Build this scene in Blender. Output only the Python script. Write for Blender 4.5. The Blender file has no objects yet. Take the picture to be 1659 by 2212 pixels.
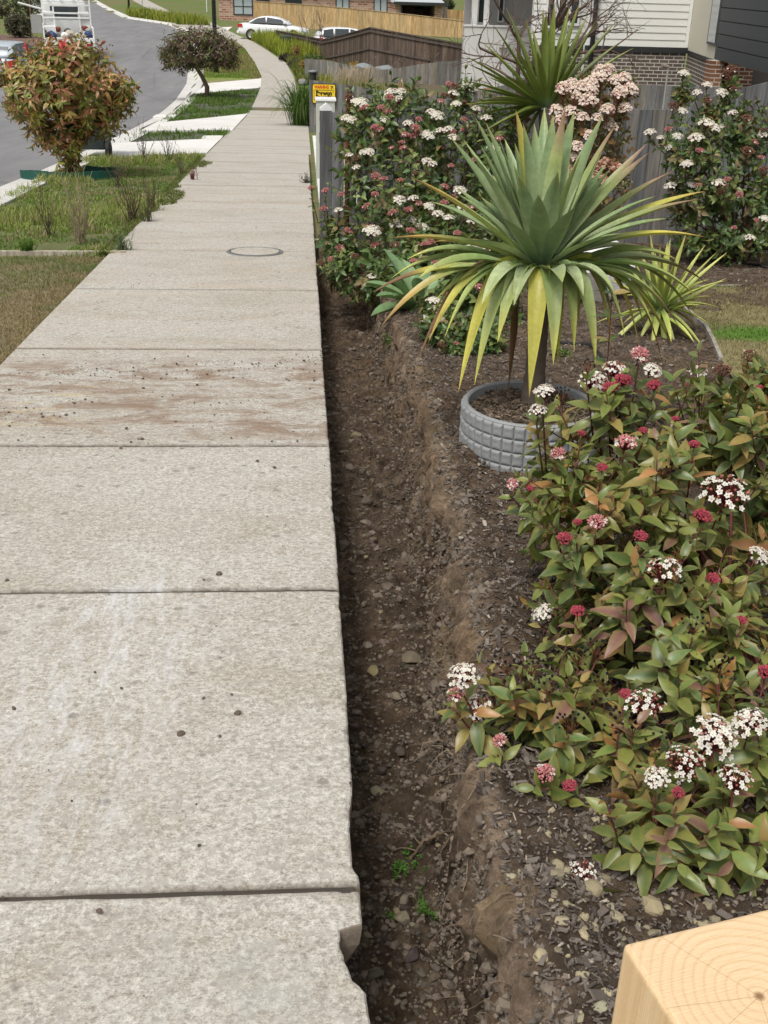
import bpy, math, random
import numpy as np
from mathutils import Vector, Matrix
R_=math.radians
# ---------------------------------------------------------------- camera
sc=bpy.context.scene; COL=sc.collection
PI_,RO_,YA_,F_,H_,CX_=.38907,.024117,.077915,2385.,1.4,-.0981
SG=math.atan(.061)
def rot(a0,a1,a2):
    c,s=math.cos(RO_),math.sin(RO_); a0,a1=c*a0-s*a1,s*a0+c*a1
    v=[a0,-a2,a1]
    c,s=math.cos(PI_),math.sin(PI_); v=[v[0],c*v[1]+s*v[2],-s*v[1]+c*v[2]]
    c,s=math.cos(YA_),math.sin(YA_); v=[c*v[0]+s*v[1],-s*v[0]+c*v[1],v[2]]
    c,s=math.cos(SG),math.sin(SG); return [v[0],c*v[1]+s*v[2],-s*v[1]+c*v[2]]
CAM=(CX_,H_*math.sin(SG),H_*math.cos(SG))
cd=bpy.data.cameras.new('camera'); cam=bpy.data.objects.new('camera',cd); COL.objects.link(cam)
cd.sensor_fit='HORIZONTAL'; cd.sensor_width=36; cd.lens=F_/1659*36; cd.clip_start=.05; cd.clip_end=2000
ax=[Vector(rot(1,0,0)),Vector(rot(0,1,0)),Vector(rot(0,0,1))]
cam.matrix_world=Matrix([[ax[0][i],ax[1][i],ax[2][i],CAM[i]] for i in range(3)]+[[0,0,0,1]])
sc.camera=cam
# ---------------------------------------------------------------- light: bright overcast
SUN_EL,SUN_AZ=R_(60),R_(212)     # azimuth the light comes from, clockwise from +Y
w=bpy.data.worlds.new('World'); sc.world=w; w.use_nodes=True
nt=w.node_tree; nt.nodes.clear()
sky=nt.nodes.new('ShaderNodeTexSky'); sky.sky_type='NISHITA'; sky.sun_disc=False
sky.sun_elevation=SUN_EL; sky.sun_rotation=SUN_AZ; sky.air_density=1.0; sky.dust_density=6.0; sky.ozone_density=.6
hs=nt.nodes.new('ShaderNodeHueSaturation'); hs.inputs['Saturation'].default_value=.22
bg=nt.nodes.new('ShaderNodeBackground'); bg.inputs['Strength'].default_value=.125
wo=nt.nodes.new('ShaderNodeOutputWorld')
nt.links.new(sky.outputs[0],hs.inputs['Color']); nt.links.new(hs.outputs[0],bg.inputs[0]); nt.links.new(bg.outputs[0],wo.inputs[0])
ld=bpy.data.lights.new('sun','SUN'); ld.energy=1.7; ld.angle=R_(12); ld.color=(1,.95,.88)
sun=bpy.data.objects.new('sun',ld); COL.objects.link(sun)
sdir=Vector((math.sin(SUN_AZ)*math.cos(SUN_EL),math.cos(SUN_AZ)*math.cos(SUN_EL),math.sin(SUN_EL)))
sun.rotation_euler=sdir.to_track_quat('Z','Y').to_euler(); sun.location=(0,0,30)
sc.view_settings.view_transform='Standard'; sc.view_settings.look='None'; sc.view_settings.gamma=1
sc.view_settings.use_curve_mapping=False; sc.view_settings.exposure=0.16
# ---------------------------------------------------------------- helpers: space
def ray(px,py): return rot(px-829.5,-(py-1106),-F_)
def T(y):                                   # lie of the land: falls away from the camera, then levels out
    if y<28: return -.061*y
    return -1.708-.69*(1-math.exp(-(y-28)*.061/.69))
def Tn(y):
    y=np.asarray(y,float); return np.where(y<28,-.061*y,-1.708-.69*(1-np.exp(-(np.maximum(y,28)-28)*.061/.69)))
def G(px,py,dz=0.):
    v=ray(px,py); t=1e-5
    while t<1:
        if CAM[2]+v[2]*t<T(CAM[1]+v[1]*t)+dz: break
        t*=1.01
    lo,hi=t/1.01,t
    for _ in range(40):
        m=(lo+hi)/2
        if CAM[2]+v[2]*m<T(CAM[1]+v[1]*m)+dz: hi=m
        else: lo=m
    return Vector((CAM[0]+v[0]*hi,CAM[1]+v[1]*hi,CAM[2]+v[2]*hi))
def PY(px,py,Y):
    v=ray(px,py);t=(Y-CAM[1])/v[1]; return Vector((CAM[0]+v[0]*t,Y,CAM[2]+v[2]*t))
def PZ(px,py,Z):
    v=ray(px,py);t=(Z-CAM[2])/v[2]; return Vector((CAM[0]+v[0]*t,CAM[1]+v[1]*t,Z))
# ---------------------------------------------------------------- helpers: noise
def _h(ix,iy,seed):
    n=(ix.astype(np.int64)*374761393+iy.astype(np.int64)*668265263+seed*974634777)&0x7fffffff
    n=((n^(n>>13))*1274126177)&0x7fffffff
    return ((n^(n>>16))&0xffff)/65535.
def vn(x,y,seed=0):
    x=np.asarray(x,float);y=np.asarray(y,float); ix=np.floor(x);iy=np.floor(y);fx=x-ix;fy=y-iy
    fx=fx*fx*(3-2*fx);fy=fy*fy*(3-2*fy)
    a=_h(ix,iy,seed);b=_h(ix+1,iy,seed);c=_h(ix,iy+1,seed);d=_h(ix+1,iy+1,seed)
    return (a+(b-a)*fx)*(1-fy)+(c+(d-c)*fx)*fy-.5
def fbm(x,y,seed=0,oct=4,g=.5):
    s=0;a=1
    for o in range(oct): s=s+a*vn(x*2**o,y*2**o,seed+o*17); a*=g
    return s
def sstep(a,b,x): t=np.clip((x-a)/(b-a),0,1); return t*t*(3-2*t)
# ---------------------------------------------------------------- helpers: mesh
def linkobj(o,parent=None):
    COL.objects.link(o)
    if parent: o.parent=parent
    return o
def tag(o,label=None,cat=None,group=None,kind=None):
    if label: o['label']=label
    if cat: o['category']=cat
    if group: o['group']=group
    if kind: o['kind']=kind
    return o
def empty(name,loc,label=None,cat=None,group=None,rz=0):
    o=bpy.data.objects.new(name,None); o.location=loc; o.rotation_euler=(0,0,rz); o.empty_display_size=.1
    linkobj(o); return tag(o,label,cat,group)
def copy_tree(o,parent=None):
    c=o.copy(); COL.objects.link(c)
    if parent: c.parent=parent
    for ch in list(o.children): copy_tree(ch,c)
    return c
class MB:
    def __init__(s): s.v=[];s.f=[];s.c=[];s.n=0
    def add(s,v,f,c=(.5,.5,.5)):
        v=np.asarray(v,float).reshape(-1,3); k=len(v)
        s.v.append(v); s.f.append((np.asarray(f,dtype=object) if False else [tuple(int(i)+s.n for i in q) for q in f]))
        c=np.asarray(c,float)
        s.c.append(np.tile(c,(k,1)) if c.ndim==1 else c); s.n+=k
    def addarr(s,v,fa,c):            # fa: int array of equal-sized faces
        v=np.asarray(v,float).reshape(-1,3); s.v.append(v); s.f.append((np.asarray(fa)+s.n)); c=np.asarray(c,float)
        s.c.append(np.tile(c,(len(v),1)) if c.ndim==1 else c.reshape(-1,3)); s.n+=len(v)
    def box(s,x0,x1,y0,y1,z0,z1,c=(.5,.5,.5),M=None):
        v=np.array([(x,y,z) for z in (z0,z1) for y in (y0,y1) for x in (x0,x1)],float)
        if M is not None: v=np.array([tuple(M@Vector(p)) for p in v])
        s.add(v,[(0,2,3,1),(4,5,7,6),(0,1,5,4),(2,6,7,3),(0,4,6,2),(1,3,7,5)],c)
    def hexa(s,b,t,c=(.5,.5,.5)):    # bottom quad + top quad (ccw from above)
        s.add(list(b)+list(t),[(3,2,1,0),(4,5,6,7),(0,1,5,4),(1,2,6,5),(2,3,7,6),(3,0,4,7)],c)
    def tube(s,pts,rad,seg=6,c=(.5,.5,.5),cap=True):
        pts=[Vector(p) for p in pts]; n=len(pts)
        if not hasattr(rad,'__len__'): rad=[rad]*n
        up=Vector((0,0,1)); vs=[]; a=None
        for i,p in enumerate(pts):
            d=(pts[min(i+1,n-1)]-pts[max(i-1,0)])
            if d.length<1e-9: d=Vector((0,0,1))
            d.normalize()
            if a is None:
                a=d.cross(Vector((0,1,0)) if abs(d.z)>.9 else up).normalized()
            else:
                a=(a-d*a.dot(d)); a=a.normalized() if a.length>1e-6 else d.orthogonal().normalized()
            b=d.cross(a)
            for k in range(seg):
                t=2*math.pi*k/seg; vs.append(p+(a*math.cos(t)+b*math.sin(t))*rad[i])
        fs=[(i*seg+k,i*seg+(k+1)%seg,(i+1)*seg+(k+1)%seg,(i+1)*seg+k) for i in range(n-1) for k in range(seg)]
        if cap: fs+= [tuple(range(seg-1,-1,-1)),tuple(range((n-1)*seg,n*seg))]
        s.add([tuple(v) for v in vs],fs,c)
    def lathe(s,prof,seg=24,cen=(0,0,0),c=(.5,.5,.5),axis='z'):
        vs=[]
        for r,z in prof:
            for k in range(seg):
                t=2*math.pi*k/seg; p=(r*math.cos(t),r*math.sin(t),z)
                if axis=='x': p=(z,p[0],p[1])
                if axis=='y': p=(p[0],z,p[1])
                vs.append((p[0]+cen[0],p[1]+cen[1],p[2]+cen[2]))
        n=len(prof)
        fs=[(i*seg+k,i*seg+(k+1)%seg,(i+1)*seg+(k+1)%seg,(i+1)*seg+k) for i in range(n-1) for k in range(seg)]
        s.add(vs,fs,c)
    def build(s,name,mat,parent=None,loc=None,smooth=False,merge=False):
        V=np.concatenate(s.v); C=np.concatenate(s.c)
        if isinstance(loc,str): off=np.zeros(3)
        else: off=np.array(parent.location if parent is not None and loc is None else (loc if loc is not None else (0,0,0)),float)
        V=V-off
        me=bpy.data.meshes.new(name); me.vertices.add(len(V)); me.vertices.foreach_set('co',V.ravel())
        tot=[];idx=[]
        for f in s.f:
            if isinstance(f,np.ndarray): tot.append(np.full(len(f),f.shape[1])); idx.append(f.ravel())
            elif len(f): tot.append(np.array([len(q) for q in f])); idx.append(np.fromiter((i for q in f for i in q),int))
        tot=np.concatenate(tot); idx=np.concatenate(idx); st=np.concatenate([[0],np.cumsum(tot)[:-1]])
        me.loops.add(len(idx)); me.loops.foreach_set('vertex_index',idx.astype(np.int32))
        me.polygons.add(len(tot)); me.polygons.foreach_set('loop_start',st.astype(np.int32)); me.polygons.foreach_set('loop_total',tot.astype(np.int32))
        me.polygons.foreach_set('use_smooth',np.full(len(tot),bool(smooth)))
        a=me.attributes.new('col','FLOAT_COLOR','POINT'); a.data.foreach_set('color',np.hstack([C,np.ones((len(C),1))]).astype(np.float32).ravel())
        me.update(calc_edges=True); me.validate()
        if mat: me.materials.append(mat)
        o=bpy.data.objects.new(name,me); linkobj(o,parent)
        if parent is None and loc is not None: o.location=loc
        return o
def bevel(o,w=.005,seg=2):
    m=o.modifiers.new('bevel','BEVEL'); m.width=w; m.segments=seg; m.limit_method='ANGLE'; m.angle_limit=R_(40); return o
# ---------------------------------------------------------------- helpers: materials
class NT:
    def __init__(s,name):
        s.m=bpy.data.materials.new(name); s.m.use_nodes=True; s.t=s.m.node_tree
        s.b=s.t.nodes['Principled BSDF']; s.o=s.t.nodes['Material Output']
    def n(s,typ,**kw):
        x=s.t.nodes.new('ShaderNode'+typ)
        for k,v in kw.items(): setattr(x,k,v)
        return x
    def l(s,a,b): s.t.links.new(a,b)
    def val(s,inp,v):
        if hasattr(v,'is_output') or isinstance(v,bpy.types.NodeSocket): s.l(v,inp)
        else: inp.default_value=v if not isinstance(v,tuple) or len(v)!=3 or inp.type!='RGBA' else (*v,1)
    def coord(s,kind='Object',scale=(1,1,1),rot=(0,0,0),loc=(0,0,0)):
        tc=s.n('TexCoord'); mp=s.n('Mapping'); s.l(tc.outputs[kind],mp.inputs[0])
        mp.inputs['Scale'].default_value=scale; mp.inputs['Rotation'].default_value=rot; mp.inputs['Location'].default_value=loc
        return mp.outputs[0]
    def noise(s,vec,scale=5,det=4,rough=.55,out='Fac',dist=0):
        x=s.n('TexNoise'); s.l(vec,x.inputs['Vector']); x.inputs['Scale'].default_value=scale
        x.inputs['Detail'].default_value=det; x.inputs['Roughness'].default_value=rough; x.inputs['Distortion'].default_value=dist
        return x.outputs[out]
    def vor(s,vec,scale=5,out='Distance',feature='F1'):
        x=s.n('TexVoronoi'); x.feature=feature; s.l(vec,x.inputs['Vector']); x.inputs['Scale'].default_value=scale; return x.outputs[out]
    def ramp(s,fac,stops):
        x=s.n('ValToRGB'); s.l(fac,x.inputs[0]); e=x.color_ramp.elements
        while len(e)<len(stops): e.new(.5)
        for q,(p,c) in zip(e,stops): q.position=p; q.color=(*c,1) if isinstance(c,tuple) else (c,c,c,1)
        return x.outputs[0]
    def mix(s,fac,a,b,mode='MIX'):
        x=s.n('Mix'); x.data_type='RGBA'; x.blend_type=mode; s.val(x.inputs[0],fac); s.val(x.inputs[6],a); s.val(x.inputs[7],b); return x.outputs[2]
    def math(s,op,a,b=0.):
        x=s.n('Math',operation=op); s.val(x.inputs[0],a); s.val(x.inputs[1],b); return x.outputs[0]
    def attr(s,name='col'):
        x=s.n('Attribute'); x.attribute_name=name; return x.outputs['Color']
    def bump(s,h,strength=.5,dist=.01,nrm=None):
        x=s.n('Bump'); s.l(h,x.inputs['Height']); x.inputs['Strength'].default_value=strength; x.inputs['Distance'].default_value=dist
        if nrm is not None: s.l(nrm,x.inputs['Normal'])
        return x.outputs[0]
    def fin(s,col,rough=.8,bump=None,spec=.3,metal=0):
        s.val(s.b.inputs['Base Color'],col); s.val(s.b.inputs['Roughness'],rough); s.b.inputs['Specular IOR Level'].default_value=spec
        s.b.inputs['Metallic'].default_value=metal
        if bump is not None: s.l(bump,s.b.inputs['Normal'])
        return s.m
def m_plain(name,col,rough=.6,spec=.3,metal=0,var=.12,scale=8):
    k=NT(name); n=k.noise(k.coord(),scale,5); c=k.mix(n,tuple(x*(1-var) for x in col),tuple(min(1,x*(1+var)) for x in col))
    return k.fin(c,rough,k.bump(n,.1,.005),spec,metal)
def m_leaf(name,rough=.45,trans=.25,spec=.35,bump=.0):
    k=NT(name); c=k.attr(); n=k.noise(k.coord(),70,4,.7); c2=k.mix(.45,c,k.mix(n,(.3,.3,.25),(1.75,1.7,1.6)),'MULTIPLY')
    k.fin(c2,rough,None,spec)
    tr=k.n('BsdfTranslucent'); k.l(k.mix(1,c2,(1.1,1.15,.6),'MULTIPLY'),tr.inputs[0]); ms=k.n('MixShader'); ms.inputs[0].default_value=trans
    k.l(k.b.outputs[0],ms.inputs[1]); k.l(tr.outputs[0],ms.inputs[2]); k.l(ms.outputs[0],k.o.inputs[0]); return k.m
def m_attr(name,rough=.8,spec=.2,nscale=20,nstr=.4,bs=.3,bd=.01):
    k=NT(name); v=k.coord(); n=k.noise(v,nscale,5,.65); c=k.mix(nstr,k.attr(),k.mix(n,(.3,.3,.3),(1.6,1.6,1.6)),'MULTIPLY')
    return k.fin(c,rough,k.bump(n,bs,bd),spec)
# ================================================================ materials of the setting
def mat_concrete():
    k=NT('concrete'); v=k.coord(); vs=k.coord(scale=(.7,1.3,1)); vb=k.coord(scale=(6,60,1))
    c=k.ramp(k.math('ADD',k.math('MULTIPLY',k.noise(v,85,9,.80),.6),k.math('MULTIPLY',k.noise(v,210,5,.85),.4)),[(.38,(.15,.138,.117)),(.45,(.34,.318,.272)),(.51,(.485,.46,.405)),(.57,(.63,.607,.55)),(.66,(.75,.735,.685))])
    c=k.mix(k.ramp(k.noise(vb,9,3,.6),[(.45,.0),(.75,.3)]),c,(.72,.70,.66))
    big=k.ramp(k.noise(vs,2.2,7,.68,dist=.8),[(.44,.0),(.66,.8)]); c=k.mix(big,c,k.mix(.8,c,(.78,.73,.66),'MULTIPLY'))
    mott=k.ramp(k.noise(k.coord(scale=(.9,1.1,1),loc=(4,2,0)),42,7,.78),[(.47,.0),(.60,.85)]); c=k.mix(mott,c,k.mix(1,c,(.78,.745,.70),'MULTIPLY')); c=k.mix(1,c,k.attr(),'MULTIPLY'); c=k.mix(1,c,(.965,.975,.985),'MULTIPLY')
    pit=k.ramp(k.vor(v,150),[(.05,1.),(.12,.0)]); pm=k.ramp(k.noise(v,18,2),[(.5,.0),(.62,.6)]); c=k.mix(k.math('MULTIPLY',pit,pm),c,(.13,.12,.11))
    for (vsc,thr,rad,cl,loc) in ((42,.66,.50,(.36,.335,.295),0),(75,.74,.45,(.27,.25,.22),3),(20,.84,.30,(.17,.155,.135),7)):
        vt=k.n('TexVoronoi'); k.l(k.coord(scale=(.8,1,1),loc=(loc,loc,0)),vt.inputs['Vector']); vt.inputs['Scale'].default_value=vsc; sp=k.n('SeparateColor'); k.l(vt.outputs['Color'],sp.inputs[0])
        mk=k.math('MULTIPLY',k.ramp(sp.outputs[0],[(thr,.0),(thr+.05,1.)]),k.ramp(k.math('ADD',vt.outputs['Distance'],k.math('MULTIPLY',k.noise(v,120,3),.25)),[(rad,.8),(rad+.12,.0)])); c=k.mix(k.math('MULTIPLY',mk,.75),c,cl)
    sx=k.n('SeparateXYZ'); k.l(k.coord(),sx.inputs[0]); X,Y=sx.outputs[0],sx.outputs[1]
    def band(a,b,o,s=.25):
        u=k.n('MapRange'); u.inputs['From Min'].default_value=a-s; u.inputs['From Max'].default_value=a+s; k.l(o,u.inputs[0])
        d=k.n('MapRange'); d.inputs['From Min'].default_value=b-s; d.inputs['From Max'].default_value=b+s; d.inputs['To Min'].default_value=1; d.inputs['To Max'].default_value=0; k.l(o,d.inputs[0])
        return k.math('MULTIPLY',u.outputs[0],d.outputs[0])
    # brown soil smeared over the slab that was walked and wheeled on
    vd=k.coord(scale=(1.3,2.6,1),rot=(0,0,.25)); sm=k.ramp(k.noise(vd,2.4,9,.72,dist=.9),[(.46,.0),(.54,.6),(.62,1.)])
    sm=k.math('MULTIPLY',sm,band(4.15,5.35,Y,.12)); c=k.mix(k.math('MULTIPLY',sm,.95),c,(.235,.165,.115))
    sy=k.ramp(k.noise(k.coord(scale=(1,3,1),rot=(0,0,.3),loc=(3,1,0)),3,5,.6,dist=1),[(.56,.0),(.68,.6)]); sy=k.math('MULTIPLY',sy,k.math('MULTIPLY',band(4.25,4.9,Y,.1),band(-1.5,-.85,X,.15))); c=k.mix(sy,c,(.47,.37,.19))
    dk=k.ramp(k.noise(k.coord(scale=(2,5,1)),7,7,.85),[(.56,.0),(.62,.9)]); dk=k.math('MULTIPLY',dk,band(4.1,5.55,Y,.1)); c=k.mix(dk,c,(.13,.10,.08))
    s2=k.ramp(k.noise(k.coord(scale=(.6,3,1),loc=(9,0,0)),1.8,5,.6),[(.5,.0),(.75,.6)]); c=k.mix(k.math('MULTIPLY',s2,band(5.6,13,Y,.8)),c,(.47,.38,.30))
    # scoured pale grey scrapes
    sw=k.ramp(k.noise(k.coord(scale=(7,1.6,1),rot=(0,0,-.95)),2.6,10,.78,dist=.6),[(.48,.0),(.66,.8)])
    sw=k.math('MULTIPLY',sw,k.math('MULTIPLY',band(-.78,-.38,X,.12),band(1.75,3.0,Y,.25))); c=k.mix(k.math('MULTIPLY',sw,.62),c,(.74,.76,.80))
    gp=k.ramp(k.noise(k.coord(loc=(1,5,0)),3.2,6,.7),[(.5,.0),(.64,.7)]); gp=k.math('MULTIPLY',gp,k.math('MULTIPLY',band(-.45,-.05,X,.12),band(1.0,1.6,Y,.1))); c=k.mix(k.math('MULTIPLY',gp,.5),c,(.36,.37,.35))
    h=k.math('ADD',k.noise(v,95,5,.7),k.math('MULTIPLY',k.noise(vb,8,2),.5)); h=k.math('SUBTRACT',h,pit)
    # damp soil clinging to the broken side of the slab
    g=k.n('NewGeometry'); sn=k.n('SeparateXYZ'); k.l(g.outputs['True Normal'],sn.inputs[0]); side=k.ramp(k.math('ABSOLUTE',sn.outputs[2]),[(.3,1.),(.55,.0)])
    c=k.mix(k.math('MULTIPLY',side,.75),c,(.22,.17,.12))
    return k.fin(c,.88,k.bump(h,.35,.004),.25)
def mat_soil(name='soil',warm=1.,mul=1.):
    k=NT(name); v=k.coord(); n=k.noise(v,14,9,.72); n2=k.noise(v,2.3,4,.6)
    a=k.ramp(n,[(.3,(.05,.041,.032)),(.5,(.15,.122,.094)),(.68,(.29,.245,.19))])
    a=k.mix(k.ramp(n2,[(.45,.0),(.7,.55)]),a,k.mix(.7,a,(1.5,1.3,.95),'MULTIPLY'))
    yl=k.ramp(k.noise(k.coord(loc=(5,3,1)),3.5,5,.65),[(.58,.0),(.7,.6)]); a=k.mix(yl,a,(.22,.18,.105))
    a=k.mix(1,a,(mul*1.05,mul,mul*.97),'MULTIPLY')
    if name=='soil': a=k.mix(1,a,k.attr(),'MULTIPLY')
    return k.fin(a,.95,k.bump(k.noise(v,70,8,.75),1.,.012,k.bump(n,.8,.03)),.1)
M={}
M['concrete']=mat_concrete(); M['soil']=mat_soil(); M['pot_soil']=mat_soil('pot_soil')
def mat_newconc(name,lo,hi):
    k=NT(name); v=k.coord(); c=k.ramp(k.noise(v,30,7,.7),[(.35,lo),(.65,hi)]); c=k.mix(k.ramp(k.noise(v,.9,5,.6),[(.42,.0),(.7,.5)]),c,k.mix(1,c,(.72,.70,.66),'MULTIPLY')); return k.fin(c,.85,k.bump(k.noise(v,60,4),.2,.004),.25)
M['kerb']=mat_newconc('kerb_concrete',(.50,.49,.46),(.66,.65,.62))
M['drive']=mat_newconc('driveway_concrete',(.62,.61,.58),(.76,.75,.72))
def mat_asphalt():
    k=NT('asphalt'); v=k.coord(); c=k.ramp(k.noise(v,60,6,.8),[(.35,(.15,.15,.155)),(.65,(.235,.235,.24))])
    c=k.mix(k.ramp(k.noise(k.coord(scale=(1,.25,1)),1.1,5,.6),[(.4,.0),(.7,.55)]),c,(.27,.265,.26)); 
    rd=k.ramp(k.noise(k.coord(scale=(1,.08,1),rot=(0,0,.1)),2.2,4,.6),[(.45,.0),(.62,.4)]); c=k.mix(rd,c,(.15,.15,.155))
    cr=k.ramp(k.vor(k.coord(scale=(1,.3,1)),.35,'Distance','DISTANCE_TO_EDGE'),[(.0,.5),(.012,.0)]); c=k.mix(cr,c,(.1,.1,.105))
    return k.fin(c,.9,k.bump(k.noise(v,150,3),.4,.004),.25)
M['asphalt']=mat_asphalt()
M['ground']=m_attr('ground_cover',.95,.1,6,.8,.8,.03)
M['grass']=m_leaf('grass_blades',.6,.3,.2)
M['leaf']=m_leaf('glossy_leaves',.38,.22,.45)
M['blade']=m_leaf('sword_leaves',.42,.12,.4)
M['twig']=m_attr('bark',.85,.2,30,.6,.6,.004)
M['flower']=m_leaf('petals',.6,.25,.2)
M['stone']=m_attr('stones',.85,.25,26,.55,.6,.008)
M['chip']=m_attr('bark_chips',.9,.15,60,.5,.4,.003)
def mat_wood(name,axis='x'):      # weathered palings: grain along z
    k=NT(name); v=k.coord(scale=(22,22,1.3)); n=k.noise(v,1.5,7,.7,dist=.5); c=k.mix(.75,k.attr(),k.ramp(n,[(.3,(.32,.32,.32)),(.5,(.95,.95,.95)),(.7,(1.55,1.5,1.45))]),'MULTIPLY')
    d=k.ramp(k.noise(k.coord(scale=(5,5,.7)),1.2,5,.6),[(.42,.0),(.65,.6)]); c=k.mix(d,c,k.mix(1,c,(.55,.52,.5),'MULTIPLY'))
    return k.fin(c,.85,k.bump(n,.5,.005),.2)
M['wood']=mat_wood('weathered_timber')
def mat_brick(name,a,b,mort,bw=.24,bh=.086,ms=.010,axis='xz'):
    k=NT(name); tc=k.n('TexCoord'); sx=k.n('SeparateXYZ'); k.l(tc.outputs['Object'],sx.inputs[0]); cx=k.n('CombineXYZ')
    k.l(sx.outputs[0 if axis[0]=='x' else 1],cx.inputs[0]); k.l(sx.outputs[2],cx.inputs[1])
    t=k.n('TexBrick'); k.l(cx.outputs[0],t.inputs['Vector']); t.inputs['Scale'].default_value=1; t.inputs['Brick Width'].default_value=bw; t.inputs['Row Height'].default_value=bh
    t.inputs['Mortar Size'].default_value=ms; t.inputs['Color1'].default_value=(*a,1); t.inputs['Color2'].default_value=(*b,1); t.inputs['Mortar'].default_value=(*mort,1); t.inputs['Bias'].default_value=0
    n=k.noise(k.coord(),7,5,.7); c=k.mix(.5,t.outputs[0],k.mix(n,(.4,.4,.4),(1.6,1.6,1.6)),'MULTIPLY')
    return k.fin(c,.85,k.bump(t.outputs['Fac'],-.4,.01),.2)
M['glass']=m_plain('window_glass',(.04,.05,.055),.08,.6)
M['dark_metal']=m_plain('dark_metal',(.025,.028,.03),.45,.5)
M['white_paint']=m_plain('white_paint',(.74,.75,.74),.4,.4,var=.05)
M['rubber']=m_plain('black_rubber',(.02,.02,.02),.7,.3)
# ================================================================ the setting
kerb_pts=[(-3.6,-6),(-3.68,8),(-3.7,14),(-3.66,16.2),(-3.68,20.7),(-3.7,22.7),(-3.84,29.2),(-4.05,37),(-4.44,45),(-4.94,51),(-5.9,62),(-7.3,76),(-8.9,90),(-11.2,101),(-16.5,113),(-22.5,140),(-29.6,174)]
ky=np.array([p[1] for p in kerb_pts]);kx=np.array([p[0] for p in kerb_pts])
def kerbx(y): return np.interp(y,ky,kx)
RW=7.3
L_=[(-1.555,17.5),(-1.5,24),(-1.48,30),(-1.5,32.95),(-1.5,33),(-1.56,42),(-1.72,48),(-2.33,56.8),(-3.29,68),(-4.3,76.5),(-6.5,86),(-10.2,97),(-13.2,116),(-25,181)]
P_=[(.02,17.5),(.05,24),(.06,30),(.06,32.95),(-.25,33),(-.3,42),(-.42,48),(-.85,56.8),(-2.09,67.4),(-3.2,76),(-4.6,84),(-7.5,103),(-13,124.7),(-23,183)]
def pathl(y): return np.interp(y,[-3,17.5]+[p[1] for p in L_[1:]],[-1.555,-1.555]+[p[0] for p in L_[1:]])
def grid(xs,ys): 
    X,Y=np.meshgrid(xs,ys); nx,ny=len(xs),len(ys); i=np.arange((nx-1)*(ny-1)); r=i//(nx-1); q=i%(nx-1); a=r*nx+q
    return X.ravel(),Y.ravel(),np.stack([a,a+1,a+nx+1,a+nx],1)
def mixc(a,b,t): t=np.asarray(t)[:,None]; return np.asarray(a)*(1-t)+np.asarray(b)*t
def groundcol(x,y):
    n=fbm(x*.7,y*.7,3,4); n2=fbm(x*3,y*3,5,3)
    c=mixc((.17,.16,.075),(.12,.17,.05),sstep(-.25,.3,n))
    st=(x>kerbx(y)-.2)&(x<pathl(y)+.2)
    a=mixc((.21,.175,.11),(.17,.17,.08),sstep(.1,.5,n)); c=np.where((st&(y<8.45))[:,None],a,c)
    a=mixc((.10,.125,.045),(.15,.145,.075),sstep(-.3,.4,n2)); c=np.where((st&(y>=8.45)&(y<17.4))[:,None],a,c)
    a=mixc((.115,.112,.105),(.10,.14,.05),sstep(.0,.25,n2)); c=np.where((st&(y>=17.4)&(y<44))[:,None],a,c)
    a=mixc((.24,.22,.10),(.17,.24,.05),sstep(-.2,.25,n)); c=np.where((st&(y>=44)&(y<70))[:,None],a,c)
    a=mixc((.15,.12,.085),(.12,.15,.05),sstep(-.1,.4,n)); c=np.where(((x>0)&(y<60))[:,None],a,c)
    return c
xs=np.unique(np.round(np.concatenate([[-150,-110,-80,-60,-50],np.arange(-44,-12,2.),np.arange(-12.4,.11,.2),[.35,1,2,3,4,5,6.1,6.3,7,8,9,10,12,14,17,20,25,30,40,60,90,150]]),3))
ys=np.unique(np.round(np.concatenate([np.arange(-4,10,.5),[9.55,9.6],np.arange(10,30,.25),np.arange(30,60,.5),np.arange(60,120,2.),np.arange(120,420,12.)]),3))
X,Y,Fq=grid(xs,ys); Z=Tn(Y)-.02+.05*np.where(X>8,0,0)
kxx=kerbx(Y); road=(X<kxx+.33)&(X>kxx-RW-.33); Z=np.where(road,Z-.25,Z)
Z=np.where((X>-1.5)&(X<.05)&(Y<17.6),Z-.07,Z); Z=np.where((X>=.0)&(X<=6.2)&(Y<=9.55),Tn(Y)-1.2,Z)
b=MB(); b.addarr(np.stack([X,Y,Z],1),Fq,groundcol(X,Y)); tag(b.build('ground',M['ground'],smooth=True),kind='structure')
# road
b=MB(); yy=np.concatenate([np.arange(-6,60,2.),np.arange(60,176,4.)]); k0=kerbx(yy)+.02
for i in range(len(yy)-1):
    for j in range(4):
        u0,u1=j/4,(j+1)/4; q=[]
        for (yv,kv) in ((yy[i],k0[i]),(yy[i+1],k0[i+1])):
            q.append([(kv-RW*(1-u)-.04*(1-u),yv,T(yv)-.115+.06*math.sin(math.pi*u)) for u in (u0,u1)])
        b.add([q[0][0],q[0][1],q[1][1],q[1][0]],[(0,1,2,3)])
tag(b.build('road',M['asphalt'],smooth=True,merge=True),kind='structure')
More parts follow.
